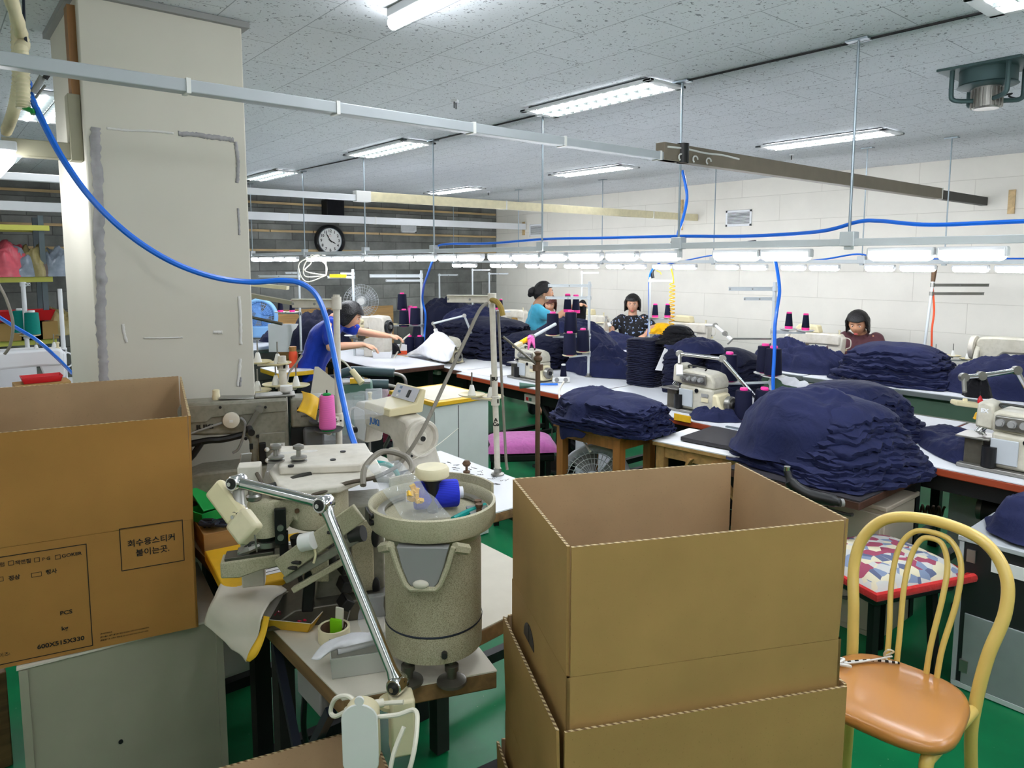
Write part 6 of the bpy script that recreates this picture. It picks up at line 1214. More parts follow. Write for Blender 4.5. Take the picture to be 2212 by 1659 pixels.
s9 = PX(1990, 790, 6.35); s9.z = TZ; t = stand('tall thread stand with brown wooden grip and orange cord at the right', s9, .79, [(math.radians(318), .45, .76, .02), (math.radians(318), .42, .69, .02)], [(math.radians(318), .1, .16, .06), (math.radians(318), .24, .165, .06), (math.radians(318), .36, .14, .06)], .011, m='galv_white', lean=(.04, -.035), am='steel')
B().tube([(.04, -.035, .79), (.045, -.04, .92)], [.016, .022], 12).build('wooden_grip', 'rust', t); B().tube(sm([(.04, -.036, .74), (.06, -.05, .55), (.04, -.05, .4), (.05, -.05, .2), (.02, -.02, .06)], 5), .008, 7).build('orange_cord', 'orange_plastic', t)
# ================================================================ far left of the hall: row by the block wall
table('sewing table with white top by the block wall, carrying the light blue fan', 2.45, 3.75, 7.7, 8.75, .765, 'grey_edge')
for nm, px, h, D_, lb, ar in (('a', 650, .86, 7.4, 'white thread stand with knotted threads, left of the wall clock stand', [(math.radians(140), .42, .80, .02), (math.radians(140), .14, .835, .016)]), ('b', 766, .86, 7.0, 'white thread stand with yellow taped arm and looped white wires', [(math.radians(140), .25, .80, .02), (math.radians(140), .12, .835, .016)])):
    p = PD(px, 740, D_); p.z = TZ; stand(lb, p, .88, ar, [(math.radians(140), .08, .42, .07), (math.radians(140), .2, .42, .06)] if nm == 'a' else [(math.radians(160), .05, .22, .05)], .012, m='galv_white', spike=False, dish_m='white_plastic')
    if nm == 'a':
        for k, l2 in ((.08, 'right'), (.2, 'left')): place('slim navy cone with pink foot on the stand behind the light blue fan, '+l2, p, (math.radians(140), k, .42), kind='small', group='slim navy cones behind the blue fan')
    else:
        b = B(); q = p+V((-.2, .17, .82))
        for sd in range(3): b.tube(sm([q, q+V((-.16, .12, -.06+.05*sd)), q+V((-.2+.06*sd, .16, .12)), q+V((-.06*sd, .05, .2)), q+V((.0, .0, .1)), q], 6), .006, 6)
        tag(b.build('wire_loops', 'white_cable'), 'looped white wires tied to the yellow taped stand arm', 'wire'); tag(B().bar(p+V((-.05, .04, .815)), p+V((-.17, .145, .815)), .03, .03).build('tape_wrap', 'yellow_cloth'), 'yellow tape on the stand arm below the clock', 'tape')
def fan(label, c, R, rz, body, guard, blades, style='desk', tiltx=0.0):
    t = thing('electric_fan', label, 'fan', c, (tiltx, 0, rz)); MX = Matrix.Rotation(PI/2, 4, 'X')
    if style == 'box':
        b = B(); b.tube([(R*1.0*math.cos(a), 0, R*1.0*math.sin(a)) for a in [2*PI*k/40 for k in range(40)]], R*.14, 10, closed=True); b.build('rim', body, t)
        B().prism([(-R*.9, -R*.6), (R*.9, -R*.6), (R*1.1, -R*1.32), (-R*1.1, -R*1.32)], -.06, .06).build('base', body, t, bevel=.02)
    b = B()
    for rr_ in (.98, .8, .62, .44): b.tube([(R*rr_*math.cos(a), -.05*(1-rr_*rr_)-.02, R*rr_*math.sin(a)) for a in [2*PI*k/36 for k in range(36)]], .0022, 4, closed=True)
    for k in range(36):
        a = 2*PI*k/36+.0; b.tube([(R*r_*math.cos(a+r_*.3), -.05*(1-r_*r_)-.02, R*r_*math.sin(a+r_*.3)) for r_ in (.22, .5, .75, 1.0)], .0018, 4)
    b.build('guard', guard, t)
    B().lathe([(.0, .078), (R*.2, .074), (R*.22, .064)], MX, 20).build('hub_cap', guard if style == 'box' else 'white_plastic', t)
    b = B()
    for k in range(4):
        a0 = PI/2*k; b.grid(6, 4, lambda u, v: V((R*(.15+.75*u)*math.cos(a0+v*1.0), .02-.03*v, R*(.15+.75*u)*math.sin(a0+v*1.0))))
    b.build('blades', blades, t, solid=.002)
    B().cyl((0, .02, 0), (0, .12, 0), R*.28, n=20).build('motor', body, t)
    if style == 'pole': B().cyl((0, .1, -.04), (0, .1, -c[2]+.02), .016, n=10).build('pole', body, t); B().lathe([(.18, 0), (.18, .02), (.03, .04)], Matrix.Translation((0, .1, -c[2])), 24).build('base', body, t)
    return t
fb = PD(563, 695, 8.45); fan('light blue desk fan standing right of the cream column', V((fb.x, fb.y, .765+.145*1.32+.12)), .19, -.75, 'lightblue', 'blue_plastic', 'blue_plastic', 'box')
fp = PD(780, 651, 8.6); fan('white pedestal fan with round wire guard before the block wall', V((fp.x, fp.y, fp.z)), .21, -.5, 'white_plastic', 'cage', 'clear_film', 'pole')
ff = V((3.02, 2.98, .40)); fan('grey floor fan under the rounded navy pile, tilted up', V((3.06, 2.93, .40)), .2, -1.0, 'grey_trunk', 'cage', 'grey_plastic', 'box', -.5)
q = PD(632, 740, 6.2); t = thing('drink_bottle', 'clear orange drink bottle behind the person in blue', 'bottle', V((q.x, q.y, .80)), 0)
B().lathe([(.034, 0), (.038, .006), (.038, .05), (.034, .07), (.038, .09), (.036, .13), (.03, .145)], n=20).build('body', 'orange_plastic', t); B().lathe([(.03, .14), (.031, .185), (.0, .186)], n=18).build('cap', 'tan_handle', t)
b_ = table('small side table with yellow taped top holding the orange bottle', q.x-.22, q.x+.1, q.y-.2, q.y+.2, .797, 'yellow_tape')
o = B().box((0, 0, .11), (.42, .02, .30), (0, 0, -.7)).build('white_board', 'paper'); o.location = PD(622, 705, 7.6); o.location.z = .80; tag(o, 'white card board upright behind the light blue fan', 'board')
cloth_heap('navy cloth heap beside the light blue fan', PD(600, 735, 7.9)*1.0-V((0, 0, .0)), .2, .25, .12, 0, 'navy', 83, 22, .3)
cloth_heap('dark navy cloth pile behind the person in blue', V((3.3, 7.3, .8)), .35, .35, .45, 0, 'navy_dark', 85, 24, .15, 3)
b = B().box((4.3, 8.93, .55), (1.7, .04, 1.1)); tag(b.build('plywood_sheet', 'ply'), 'brown wooden panel leaning at the foot of the block wall', 'panel')
tag(B().box((6.65, 7.9, .86), (.3, .24, .2)).build('carton', 'kraft'), 'small brown carton by the white wall, left of the person in cyan', 'box')
q = PZ(826, 772, .802); tray_box('open white cardboard box before the coverstitch machine', 'white_box', V((q.x, q.y, q.z)), -.55, .17, .11, .06, 'paper', 'paper', .15)
cloth_heap('black cloth under the coverstitch machine handwheel', PZ(842, 763, .803), .11, .11, .13, 0, 'black_cloth', 87, 20, .15, 3)
# background thread stands along the second row's far end
for px, D_, h, a_, lb in ((950, 9.2, .80, 320, 'slim white pole stand rising from the highest navy mound'), (1021, 9.6, .86, 322, 'thin white stand near the far corner of the white wall'), (1057, 9.0, .82, 322, 'white stand with slim cones near the far corner')):
    p = PD(px, 700, D_); p.z = TZ; stand(lb, p, h, [(math.radians(a_), .24, h-.02, .014)], [], .011, m='galv_white')
for lb, px in (('slim navy cone near the far corner, left of two', 1071), ('slim navy cone near the far corner, right of two', 1082)): cone(lb, PD(px, 668, 8.6), 'small', group='slim cones near the far corner')
tag(B().box(PD(1078, 671, 8.6)-V((0, 0, .012)), (.24, .14, .02)).build('cone_shelf', 'galv_white'), 'little white shelf under two slim cones near the far corner', 'shelf')
# ================================================================ right side things
t = thing('steel_cabinet', 'black and grey steel machine cabinet behind the yellow chair', 'cabinet', (3.34, .65, 0), 0)
B().box((0, 0, .31), (.40, .66, .60)).build('body', 'cab_dark', t, bevel=.004); B().box((0, 0, .622), (.42, .68, .02)).build('top', 'grey_trunk', t, bevel=.003); B().box((-.203, 0, .17), (.008, .60, .30)).build('lower_door', 'cab_grey', t, bevel=.003)
B().box((-.202, .325, .31), (.012, .016, .6)).build('edge_strip', 'grey_trunk', t); B().box((-.208, -.03, .25), (.004, .12, .03)).build('slot', 'black_plastic', t)
for z in (.56, .1): B().box((-.207, .29, z), (.01, .03, .05)).build('hinge', 'steel', t)
B().box((-.207, .15, .545), (.004, .14, .05)).build('label_plate', 'paper', t); B().box((-.203, 0, .015), (.012, .66, .02)).build('plinth', 'galv_white', t)
t = thing('drawer_unit', 'beige office drawer unit under the dark low table', 'drawer unit', (3.42, 1.52, 0), .0)
B().box((0, 0, .305), (.34, .40, .61)).build('body', 'beige_metal', t, bevel=.004); B().box((0, 0, .62), (.36, .42, .022)).build('top', 'beige_metal', t, bevel=.004)
for z in (.50, .28, .1):
    d_ = B().box((-.173, 0, z), (.012, .37, .18 if z > .2 else .14)).build('drawer', 'beige_metal', t, bevel=.003); B().tube(sm([(-.18, -.06, z+.06), (-.2, -.05, z+.06), (-.2, .05, z+.06), (-.18, .06, z+.06)], 4), .008, 8).build('handle', 'dark_grey_plastic', d_)
sc_ = V((2.98, 1.22, 0)); t = thing('cushioned_stool', 'black stool with a red edged patchwork cushion behind the boxes', 'stool', sc_, -.35)
B().box((0, 0, .43), (.42, .36, .05)).build('seat', 'black_plastic', t, bevel=.015)
for sx in (-1, 1):
    for sy in (-1, 1): B().bar((sx*.17, sy*.14, 0), (sx*.15, sy*.12, .41), .03, .03).build('leg', 'black_metal', t)
def cushion(label, c, rz, w, d, h, m, me, name='seat_cushion'):
    t = thing(name, label, 'cushion', c, rz); b = B(); n = 20
    def top(u, v):
        s, q = u*2-1, v*2-1; e = max(0, (1-s**4)*(1-q**4))**.5; return V((s*w/2*(1-.05*q*q), q*d/2*(1-.05*s*s), .012+h*e))
    b.m(m); b.grid(n, n, top); b.m(me); b.grid(n, n, lambda u, v: V((top(u, v).x*1.02, top(u, v).y*1.02, .012-.012*max(0, (1-(u*2-1)**4)*(1-(v*2-1)**4))**.5)), True); b.build('cover', parent=t, smooth=180); return t
m_, N_, L_, b_ = nodes_of('patchwork'); tc = N_.new('ShaderNodeTexCoord'); vo = N_.new('ShaderNodeTexVoronoi'); vo.inputs['Scale'].default_value = 26; L_.new(tc.outputs['Object'], vo.inputs['Vector']); rp = ramp(N_, .0, rgb((88, 96, 124)), 1.0, rgb((214, 208, 186))); rp.color_ramp.interpolation = 'CONSTANT'
for pos, c_ in ((.2, (206, 198, 170)), (.45, (150, 66, 90)), (.6, (190, 190, 186)), (.75, (120, 134, 160))): e_ = rp.color_ramp.elements.new(pos); e_.color = rgb(c_)
L_.new(vo.outputs['Color'], rp.inputs[0]); L_.new(rp.outputs[0], b_.inputs['Base Color']); b_.inputs['Roughness'].default_value = .9
t = cushion('patchwork cushion with red border on the black stool', sc_+V((0, 0, .457)), -.35, .5, .44, .07, 'patchwork', 'red_cloth'); b = B()
b.tube([(x, y, .016) for x, y in ((-.25, -.22), (.25, -.22), (.25, .22), (-.25, .22))], .018, 8, closed=True); b.build('border', 'red_cloth', t)
kz = V((3.02, 3.58, 0)); t = thing('work_stool', 'black frame stool under the pink cushion, left of the rounded pile', 'stool', kz, -.6); B().box((0, 0, .455), (.42, .36, .05)).build('seat', 'black_plastic', t, bevel=.01)
for sx in (-1, 1):
    for sy in (-1, 1): B().box((sx*.17, sy*.14, .215), (.035, .035, .43)).build('leg', 'black_metal', t)
for s_ in (-1, 1): B().tube(sm([(-.2, s_*.12, .47), (-.24, s_*.12, .6), (-.24, s_*.12, .78)], 4), .014, 8).build('back_post', 'black_metal', t)
B().box((-.24, 0, .78), (.03, .36, .05)).build('back_rail', 'black_metal', t)
cushion('flat pink cushion tied on the black frame stool', kz+V((0, 0, .482)), -.6, .48, .42, .07, 'pink_cushion', 'pink_cushion')
P_ = [PD(1700, 1018, 2.85), PD(1712, 1046, 2.83), PD(1745, 1068, 2.8), PD(1790, 1080, 2.76), PD(1815, 1086, 2.74)]
t = thing('chair_arm', 'black padded chair arm rising behind the topmost open box', 'handle', P_[0]); B().tube([p-P_[0] for p in sm(P_, 5)], [.014]*4+[.024]*14+[.018]*3, 12).build('grip', 'black_plastic', t); B().tube([V((0, 0, .02)), V((0, 0, 0))], .013, 10).build('end', 'chrome', t); B().tube([P_[-1]-P_[0], P_[-1]-P_[0]+RT*.012], .016, 10).build('tip_cap', 'grey_plastic', t)
b = B().tube([V((P_[2].x, P_[2].y, .0))-P_[0], P_[2]-P_[0]], .016, 8); b.build('post', 'black_metal', t)
t = thing('pump_box', 'pale plastic cup standing under the yellow chair seat', 'cup', (1.97, .98, 0)); B().lathe([(.03, 0), (.045, .2), (.042, .2), (.028, .004)], n=18, cap=False).build('cup', 'bag_pink', t)
cloth_heap('white and navy striped garments heaped behind the tall guide stand', V((4.55, 2.1, TZ)), .2, .22, .2, 0, 'navy_dark', 91, 22, .3); drape('white collar strip on the striped garments', 'white_collar', 'white_cloth', [[PX(1680, 812, 4.5), PX(1710, 815, 4.5), PX(1740, 825, 4.5), PX(1765, 850, 4.5)], [PX(1690, 828, 4.42), PX(1715, 835, 4.42), PX(1735, 845, 4.42), PX(1755, 862, 4.42)]], 5, 5, .02, 9)
# ================================================================ left of the column
table('cluttered work table with white top left of the cream column', -.6, .92, 4.4, 6.6, .80, 'grey_edge')
t = thing('storage_rack', 'slotted steel rack with yellow beams along the block wall, left of the column', 'rack', (.35, 8.45, 0))
for x in (-1.3, -.2, .56): 
    for y in (-.22, .22): B().box((x, y, 1.08), (.045, .04, 2.16)).build('post', 'rack_grey', t)
for z in (2.04, 1.55, .95, .3):
    for y in (-.25, .25): B().box((-.35, y, z), (1.95, .03, .05)).build('beam', 'rack_yellow', t)
    B().box((-.35, 0, z+.012), (1.95, .48, .015)).build('shelf', 'old_plank', t)
rr = random.Random(12)
for px, py, m, a, h, lb in ((20, 550, 'bag_pink', .26, .26, 'clear bag of pink cloth on the storage rack'), (40, 575, 'bag_grey', .2, .2, 'clear bag of grey blue cloth on the storage rack'), (75, 550, 'bag_olive', .18, .24, 'clear bag of olive cloth on the storage rack'), (95, 575, 'bag_brown', .24, .16, 'clear bag of brown cloth on the storage rack'), (125, 560, 'bag_grey', .2, .24, 'clear bag of grey cloth on the storage rack beside the column'), (120, 645, 'bag_olive', .22, .2, 'clear bag of tan cloth on the lower rack shelf')):
    p = PY(px, py, 8.35); cloth_heap(lb, V((p.x, p.y, 1.575 if py < 600 else 1.0)), a, .2, h*1.25, rr.random(), m, rr.random()*90, 20, .3, 2.6, 'cloth_bag', 4, 'bag', 'bags on the rack')
p = PY(48, 640, 8.2); t = tray_box('shallow red plastic basin on the storage rack', 'plastic_basin', V((p.x, p.y, 1.16)), .05, .4, .2, .1, 'red_plastic', 'red_plastic', .4, .006)
for px, w, lb in ((30, .4, 'brown carton under the red basin on the rack'), (78, .3, 'brown carton right of the red basin on the rack')): p = PY(px, 655, 8.3); tag(B().box((p.x, p.y, 1.06), (w, .3, .17)).build('carton', 'kraft'), lb, 'box')
flatbed('white sewing machine seen from behind on the cluttered left table', V((.62, 5.7, .802)), PI*.96, 'white_paint', None, sc=1.1)
p = PD(60, 760, 5.6); p.z = .802; stand('white thread stand with teal cones on the cluttered left table', p, .76, [(math.radians(-30), .05, .74, .02)], [(math.radians(-40), .03, .33, .07)], .016, m='white_paint', spike=False)
place('teal thread cone on the white stand left of the column, nearer', p, (math.radians(-40), .05, .33), kind='big', m='teal_yarn', tip='white_cone', group='teal cones left of the column'); cone('teal thread cone on the white stand left of the column, behind', p+V((-.03, .05, .36)), 'big', 'teal_yarn', 'white_cone', 'teal cones left of the column')
p = PD(138, 760, 5.0); p.z = .802; stand('white thread stand with black cord against the left edge of the column', p, .73, [], [(math.radians(150), .06, .30, .07), (math.radians(170), .16, .29, .07)], .014, m='white_paint', dish_m='white_plastic')
p = PZ(122, 803, .802); t = thing('water_jug', 'orange jug with grey lid on the cluttered left table', 'jug', (p.x, 4.9, .802)); B().lathe([(.06, 0), (.062, .01), (.062, .13)], n=24).build('body', 'orange_plastic', t); B().lathe([(.063, .13), (.063, .15), (.064, .2), (.0, .202)], n=24).build('lid', 'grey_plastic', t)
p = PZ(62, 808, .802); t = thing('blue_grey_box', 'grey blue metal box with a window on the cluttered left table', 'box', (p.x, 4.75, .802), -.1); B().box((0, 0, .07), (.2, .16, .14)).build('body', 'mirror_grey', t, bevel=.006); B().box((0, -.081, .07), (.12, .003, .09)).build('window', 'lightblue', t)
tray_box('red plastic tray on the cluttered left table', 'plastic_tray', V((.55, 5.45, .95)), 0, .2, .12, .04, 'red_plastic', 'red_plastic', .3)
tag(B().box((.55, 5.45, .875), (.3, .2, .145)).build('carton', 'kraft'), 'brown carton under the red plastic tray, left table', 'box')
drape('crumpled white papers on the left table beside the printed box', 'papers', 'paper', [[V((.22, 4.45, .81)), V((.4, 4.42, .83)), V((.6, 4.45, .80))], [V((.2, 4.6, .84)), V((.42, 4.58, .88)), V((.64, 4.6, .82))], [V((.25, 4.8, .81)), V((.45, 4.8, .84)), V((.66, 4.78, .81))]], 6, 6, .03, 4, 'paper')
tag(B().tube(sm([V((.12, 4.8, .98)), V((.18, 4.75, 1.02)), V((.26, 4.7, 1.06))], 4), [.03, .03, .034, .034, .03, .026, .022, .018, .016], 12).build('green_tool', 'teal_plastic'), 'dark green tool handle at the left edge of the photo', 'tool')
b = B().lathe([(.0, 0), (.1, .01), (.13, .06), (.12, .06), (.09, .02), (0, .015)], n=24, cap=False); o = b.build('bowl', 'ivory'); o.location = (.23, 4.62, .80); tag(o, 'cream round bowl at the left edge behind the printed box', 'bowl')
o = B().box((0, 0, 0), (.34, .02, .3)).build('folder', 'paper'); o.location = (.42, 6.1, .96); tag(o, 'white board standing on the left table', 'board')
tag(B().box((.15, 5.5, .9), (.22, .22, .2)).build('plastic_box', 'white_plastic', bevel=.006), 'white plastic box at the left edge under the light blue hose', 'box')
# lamps hung left of the column
def hang(label, x, y0, y1, z, w=.05, h=.05, m='lamp_glow'):
    t = thing('tube_lamp', label, 'tube lamp', (x, (y0+y1)/2, z), 0, 'lamps left of the column'); l = y1-y0
    B().box((0, 0, .02), (w*1.05, l, .03)).build('housing', 'white_paint', t, bevel=.004); B().tube([(0, -l/2, -.005), (0, -l/2+.02, -.01), (0, l/2-.02, -.01), (0, l/2, -.005)], [w*.3, w*.5, w*.5, w*.3], 14).build('diffuser', m, t)
    for s_ in (-1, 1): B().cyl((0, s_*l*.35, .03), (0, s_*l*.35, CEIL-z-.002), .003, n=6).build('hanger', 'galv', t)
hang('broad glowing lamp hanging at the left edge beside the corrugated conduit', .22, 2.75, 3.25, 2.06, .07)
hang('glowing lamp hanging at the left edge, second behind the conduit', .20, 3.45, 3.95, 2.03, .06); hang('glowing lamp hanging at the left edge, third and lowest', .17, 4.2, 4.7, 2.0, .06)

b = B(); c0, c1 = PD(1958, 1098, 4.2), PD(2040, 1106, 4.1); u_ = (c1-c0).normalized(); w_ = u_.cross(V((0, 0, 1)))
b.tube([c0+u_*((c1-c0).length*k/84)+(V((0, 0, 1))*math.cos(2*PI*k/12)+w_*math.sin(2*PI*k/12))*.028 for k in range(85)], .007, 6)
tag(b.build('coiled_hose', 'rust'), 'brown coiled hose hanging under the right red brown table', 'hose')
c0 = PD(2088, 1062, 4.0); P_ = sm([c0+V((0, 0, .16)), c0+V((0, 0, .02)), c0+V((.04, -.03, -.12)), c0+V((.1, -.08, -.26))], 12); tag(B().tube(P_, [.034 if i % 2 else .028 for i in range(len(P_))], 12).build('ribbed_hose', 'tan_handle'), 'tan ribbed suction hose under the right red brown table', 'hose')

# under the tables
def boxthing(name, label, cat, a, b, m, bevel=.004):
    a, b = V(a), V(b); c = (a+b)/2; o = B().box((0, 0, 0), b-a).build(name, m, bevel=bevel); o.location = c; return tag(o, label, cat)
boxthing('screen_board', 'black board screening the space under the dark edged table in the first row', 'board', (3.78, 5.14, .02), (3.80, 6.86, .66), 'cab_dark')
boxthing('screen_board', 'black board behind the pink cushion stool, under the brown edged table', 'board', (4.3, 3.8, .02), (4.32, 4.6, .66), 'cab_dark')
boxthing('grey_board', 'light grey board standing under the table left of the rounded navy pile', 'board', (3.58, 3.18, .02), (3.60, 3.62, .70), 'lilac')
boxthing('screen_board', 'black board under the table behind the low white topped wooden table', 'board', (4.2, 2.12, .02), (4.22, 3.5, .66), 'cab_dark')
boxthing('metal_screen', 'pale greenish metal panel under the thick red brown table at the right', 'panel', (4.25, .5, .18), (4.27, 1.40, .68), 'pale_green_metal')
def motor(y, x, label):
    t = thing('machine_motor', label, 'motor', (x, y, .5), 0, 'motors under the first row'); B().cyl((0, -.12, 0), (0, .1, 0), .085, n=20).build('housing', 'cab_dark', t); B().cyl((0, .1, 0), (0, .13, 0), .06, n=18).build('pulley', 'steel', t); B().box((0, 0, .13), (.06, .12, .12)).build('bracket', 'black_metal', t)
    B().box((-.05, .0, -.46), (.26, .34, .02), (0, -.12, 0)).build('treadle', 'dark_metal', t); B().cyl((-.05, .1, -.44), (0, .1, -.02), .006, n=6).build('pitman_rod', 'steel', t)
motor(4.2, 4.0, 'black motor and treadle under the left overlock'); motor(2.7, 4.0, 'black motor and treadle under the middle overlock'); motor(1.05, 4.0, 'black motor and treadle under the right overlock')
hose('thick black corrugated suction hose under the left overlock', [V((3.66, 4.1, .70)), V((3.66, 4.0, .55)), V((3.68, 3.8, .38)), V((3.75, 3.6, .25)), V((3.9, 3.4, .12)), V((4.0, 3.3, .04))], .03, 'black_cable', n=8)

tag(B().bar(PD(500, 610, 4.0), PD(622, 622, 4.0), .05, .02).build('guide_rail', 'ivory_dirty'), 'cream slotted guide rail sticking out behind the column, upper', 'rail'); tag(B().bar(PD(490, 628, 3.8), PD(640, 656, 3.8), .05, .02).build('guide_rail', 'olive_duct'), 'grey slotted guide rail sticking out behind the column, lower', 'rail')
tag(B().tube([PD(500, 676, 4.2), PD(545, 686, 4.2), PD(610, 700, 4.2)], .009, 8).build('guide_rod', 'oily_steel'), 'dark steel rod sticking out behind the column before the light blue fan', 'rod')
# ================================================================ hoses, conduits and cables overhead
hose('thick blue air hose sweeping from the conduit across the column to the button machine', [PD(62, 178, 2.15), PD(66, 205, 2.13), PD(95, 268, 2.1), PD(140, 350, 2.1), PD(200, 432, 2.12), PD(280, 508, 2.16), PD(370, 565, 2.22), PD(460, 598, 2.3), PD(540, 609, 2.38), PD(610, 606, 2.42), PD(650, 612, 2.44), PD(683, 637, 2.44), PD(705, 690, 2.42), PD(722, 770, 2.4), PD(738, 850, 2.36), PD(755, 925, 2.3), PD(775, 985, 2.22), PD(783, 1016, 2.18)], .0095)
hose('blue air hose lying along the near light rail', [V((X1+.02, yx(937, X1), Z1+.03)), V((X1+.02, yx(960, X1), Z1+.05)), V((X1+.02, yx(1050, X1), Z1+.045)), V((X1+.02, yx(1171, X1), Z1+.06)), V((X1+.02, yx(1290, X1), Z1+.055)), V((X1+.02, yx(1455, X1), Z1+.05)), V((X1+.02, yx(1600, X1), Z1+.04)), V((X1+.02, yx(1760, X1), Z1+.05)), V((X1+.02, yx(1845, X1), Z1+.085)), V((X1+.02, yx(1890, X1), Z1+.085)), V((X1+.02, yx(2000, X1), Z1+.062)), V((X1+.02, yx(2200, X1), Z1+.062)), V((X1+.02, .3, Z1+.06))], .008)
hose('blue air hose dropping from the near trunking joint to the near light rail', [PD(1474, 368, 3.85), PD(1481, 400, 3.85), PD(1484, 430, 3.85), PD(1476, 470, 3.84), PD(1466, 500, 3.83), PD(1462, 522, 3.82)], .008)
tag(B().tube([PX(1452, 524, X1), PX(1474, 521, X1)], .014, 8).build('hose_clip', 'black_plastic'), 'black hose clip at the near rail where the blue hose drops', 'clip'); tag(B().tube([PX(1615, 527, X1), PX(1632, 525, X1)], .014, 8).build('hose_clip', 'black_plastic'), 'black hose coupling on the near rail right of the hose drop', 'clip')
hose('thin blue air hose along the far light rail', [V((X2, yx(a, X2), Z2+d)) for a, d in ((1440, -.03), (1470, .0), (1541, .06), (1580, .03), (1700, .0), (1780, .02), (1850, .06), (1900, .03), (2000, .02), (2220, .02))], .007)
hose('blue air hose dropping behind the sheeted machine to its thread stand', [PX(935, 562, 3.2), PX(925, 590, 3.5), PX(915, 620, 3.8), PX(913, 650, 4.0), PX(919, 680, 4.05), PX(917, 720, 4.05), PX(914, 745, 3.98), PX(905, 757, 3.9)], .011)
hose('blue air hose dropping beside the tall guide stand to the biggest pile', [PD(1673, 556, 4.55), PD(1680, 590, 4.5), PD(1684, 630, 4.45), PD(1679, 665, 4.42), PD(1674, 705, 4.42), PD(1673, 760, 4.42), PD(1670, 820, 4.42), PD(1672, 855, 4.42), PD(1680, 880, 4.4)], .011)
hose('thin blue air hose curving down the white pole stand', [PX(1446, 562, 5.85), PX(1425, 568, 5.87), PX(1405, 590, 5.9), PX(1402, 630, 5.9), PX(1402, 690, 5.9), PX(1400, 725, 5.9)], .009)
hose('light blue hose crossing the cluttered left table', [PD(-10, 680, 3.6), PD(30, 705, 3.8), PD(80, 735, 4.0), PD(120, 770, 4.2), PD(145, 795, 4.4), PD(155, 806, 4.5)], .010)
hose('thin white cable curving at the left edge of the photo', [PD(-5, 610, 3.6), PD(15, 650, 3.6), PD(28, 700, 3.6), PD(22, 745, 3.6), PD(10, 765, 3.6)], .007, 'grey_cable', 'cable', name='power_cable')
def corrug(label, pts, r=.0195):
    P = sm(pts, 14); t = thing('corrugated_conduit', label, 'conduit', P[0]); rr_ = [r*(1.0 if i % 2 else .86) for i in range(len(P))]; B().tube([p-P[0] for p in P], rr_, 12).build('tube', 'ivory_dirty', t); return t
corrug('cream corrugated conduit hanging from the ceiling at the left edge', [V((.13, 2.03, CEIL)), PD(42, 60, 2.12), PD(46, 110, 2.1), PD(50, 180, 2.1), PD(50, 235, 2.1)])
corrug('cream corrugated conduit bending down to the left lamps', [PD(36, 30, 2.16), PD(38, 100, 2.15), PD(40, 170, 2.15), PD(34, 220, 2.2), PD(22, 262, 2.3), PD(12, 285, 2.35)], .018)
hose('thin dark cable hanging beside the corrugated conduit', [PD(50, -20, 2.2), PD(53, 60, 2.15), PD(58, 110, 2.13), PD(60, 175, 2.13)], .004, 'stand_blue', 'cable', name='power_cable')
t = thing('air_coupling', 'grey and black metal air couplings beside the blue hose at the top left', 'coupling', PD(78, 190, 2.12)); o0 = t.location.copy()
B().tube([PD(72, 200, 2.12)-o0, PD(92, 165, 2.12)-o0], .009, 10).build('body', 'grey_plastic', t); B().tube([PD(97, 170, 2.12)-o0, PD(106, 156, 2.12)-o0], .008, 8).build('plug', 'black_plastic', t); B().tube([PD(76, 212, 2.13)-o0, PD(98, 184, 2.13)-o0], .0035, 8).build('rod', 'steel', t); B().tube([PD(52, 232, 2.1)-o0, PD(70, 240, 2.1)-o0, PD(72, 247, 2.1)-o0], .008, 8).build('green_clip', 'green_plastic', t)
hose('white thread from the big cream stand to the lockstitch machine', [PD(990, 925, 3.1), PD(940, 965, 2.85), PD(880, 1000, 2.7)], .0012, 'white_cable', 'thread', name='thread')
# ================================================================ people
def limb(bm, a, b, ra, rb, n=14):
    """closed tapered limb segment with rounded ends; radii may be (across, deep)"""
    a, b = V(a), V(b); d = b-a; L = d.length or 1e-4; t = d/L; X = V((1, 0, 0)); X = X-t*X.dot(t)
    if X.length < .2: X = V((0, 1, 0)); X = X-t*X.dot(t)
    X.normalize(); Y = t.cross(X); ra = ra if isinstance(ra, tuple) else (ra, ra); rb = rb if isinstance(rb, tuple) else (rb, rb); rings = []
    def ring(c, r, k): rings.append([bm.verts.new(c+X*r[0]*k*math.cos(2*PI*q/n)+Y*r[1]*k*math.sin(2*PI*q/n)) for q in range(n)])
    for q in (-.95, -.7, -.35): ring(a+t*min(ra)*q, ra, math.sqrt(1-q*q))
    ring(a, ra, 1); ring(b, rb, 1)
    for q in (.35, .7, .95): ring(b+t*min(rb)*q, rb, math.sqrt(1-q*q))
    for r0, r1 in zip(rings, rings[1:]):
        for q in range(n): bm.faces.new((r0[q], r0[(q+1) % n], r1[(q+1) % n], r1[q]))
    bm.faces.new(rings[0][::-1]); bm.faces.new(rings[-1])
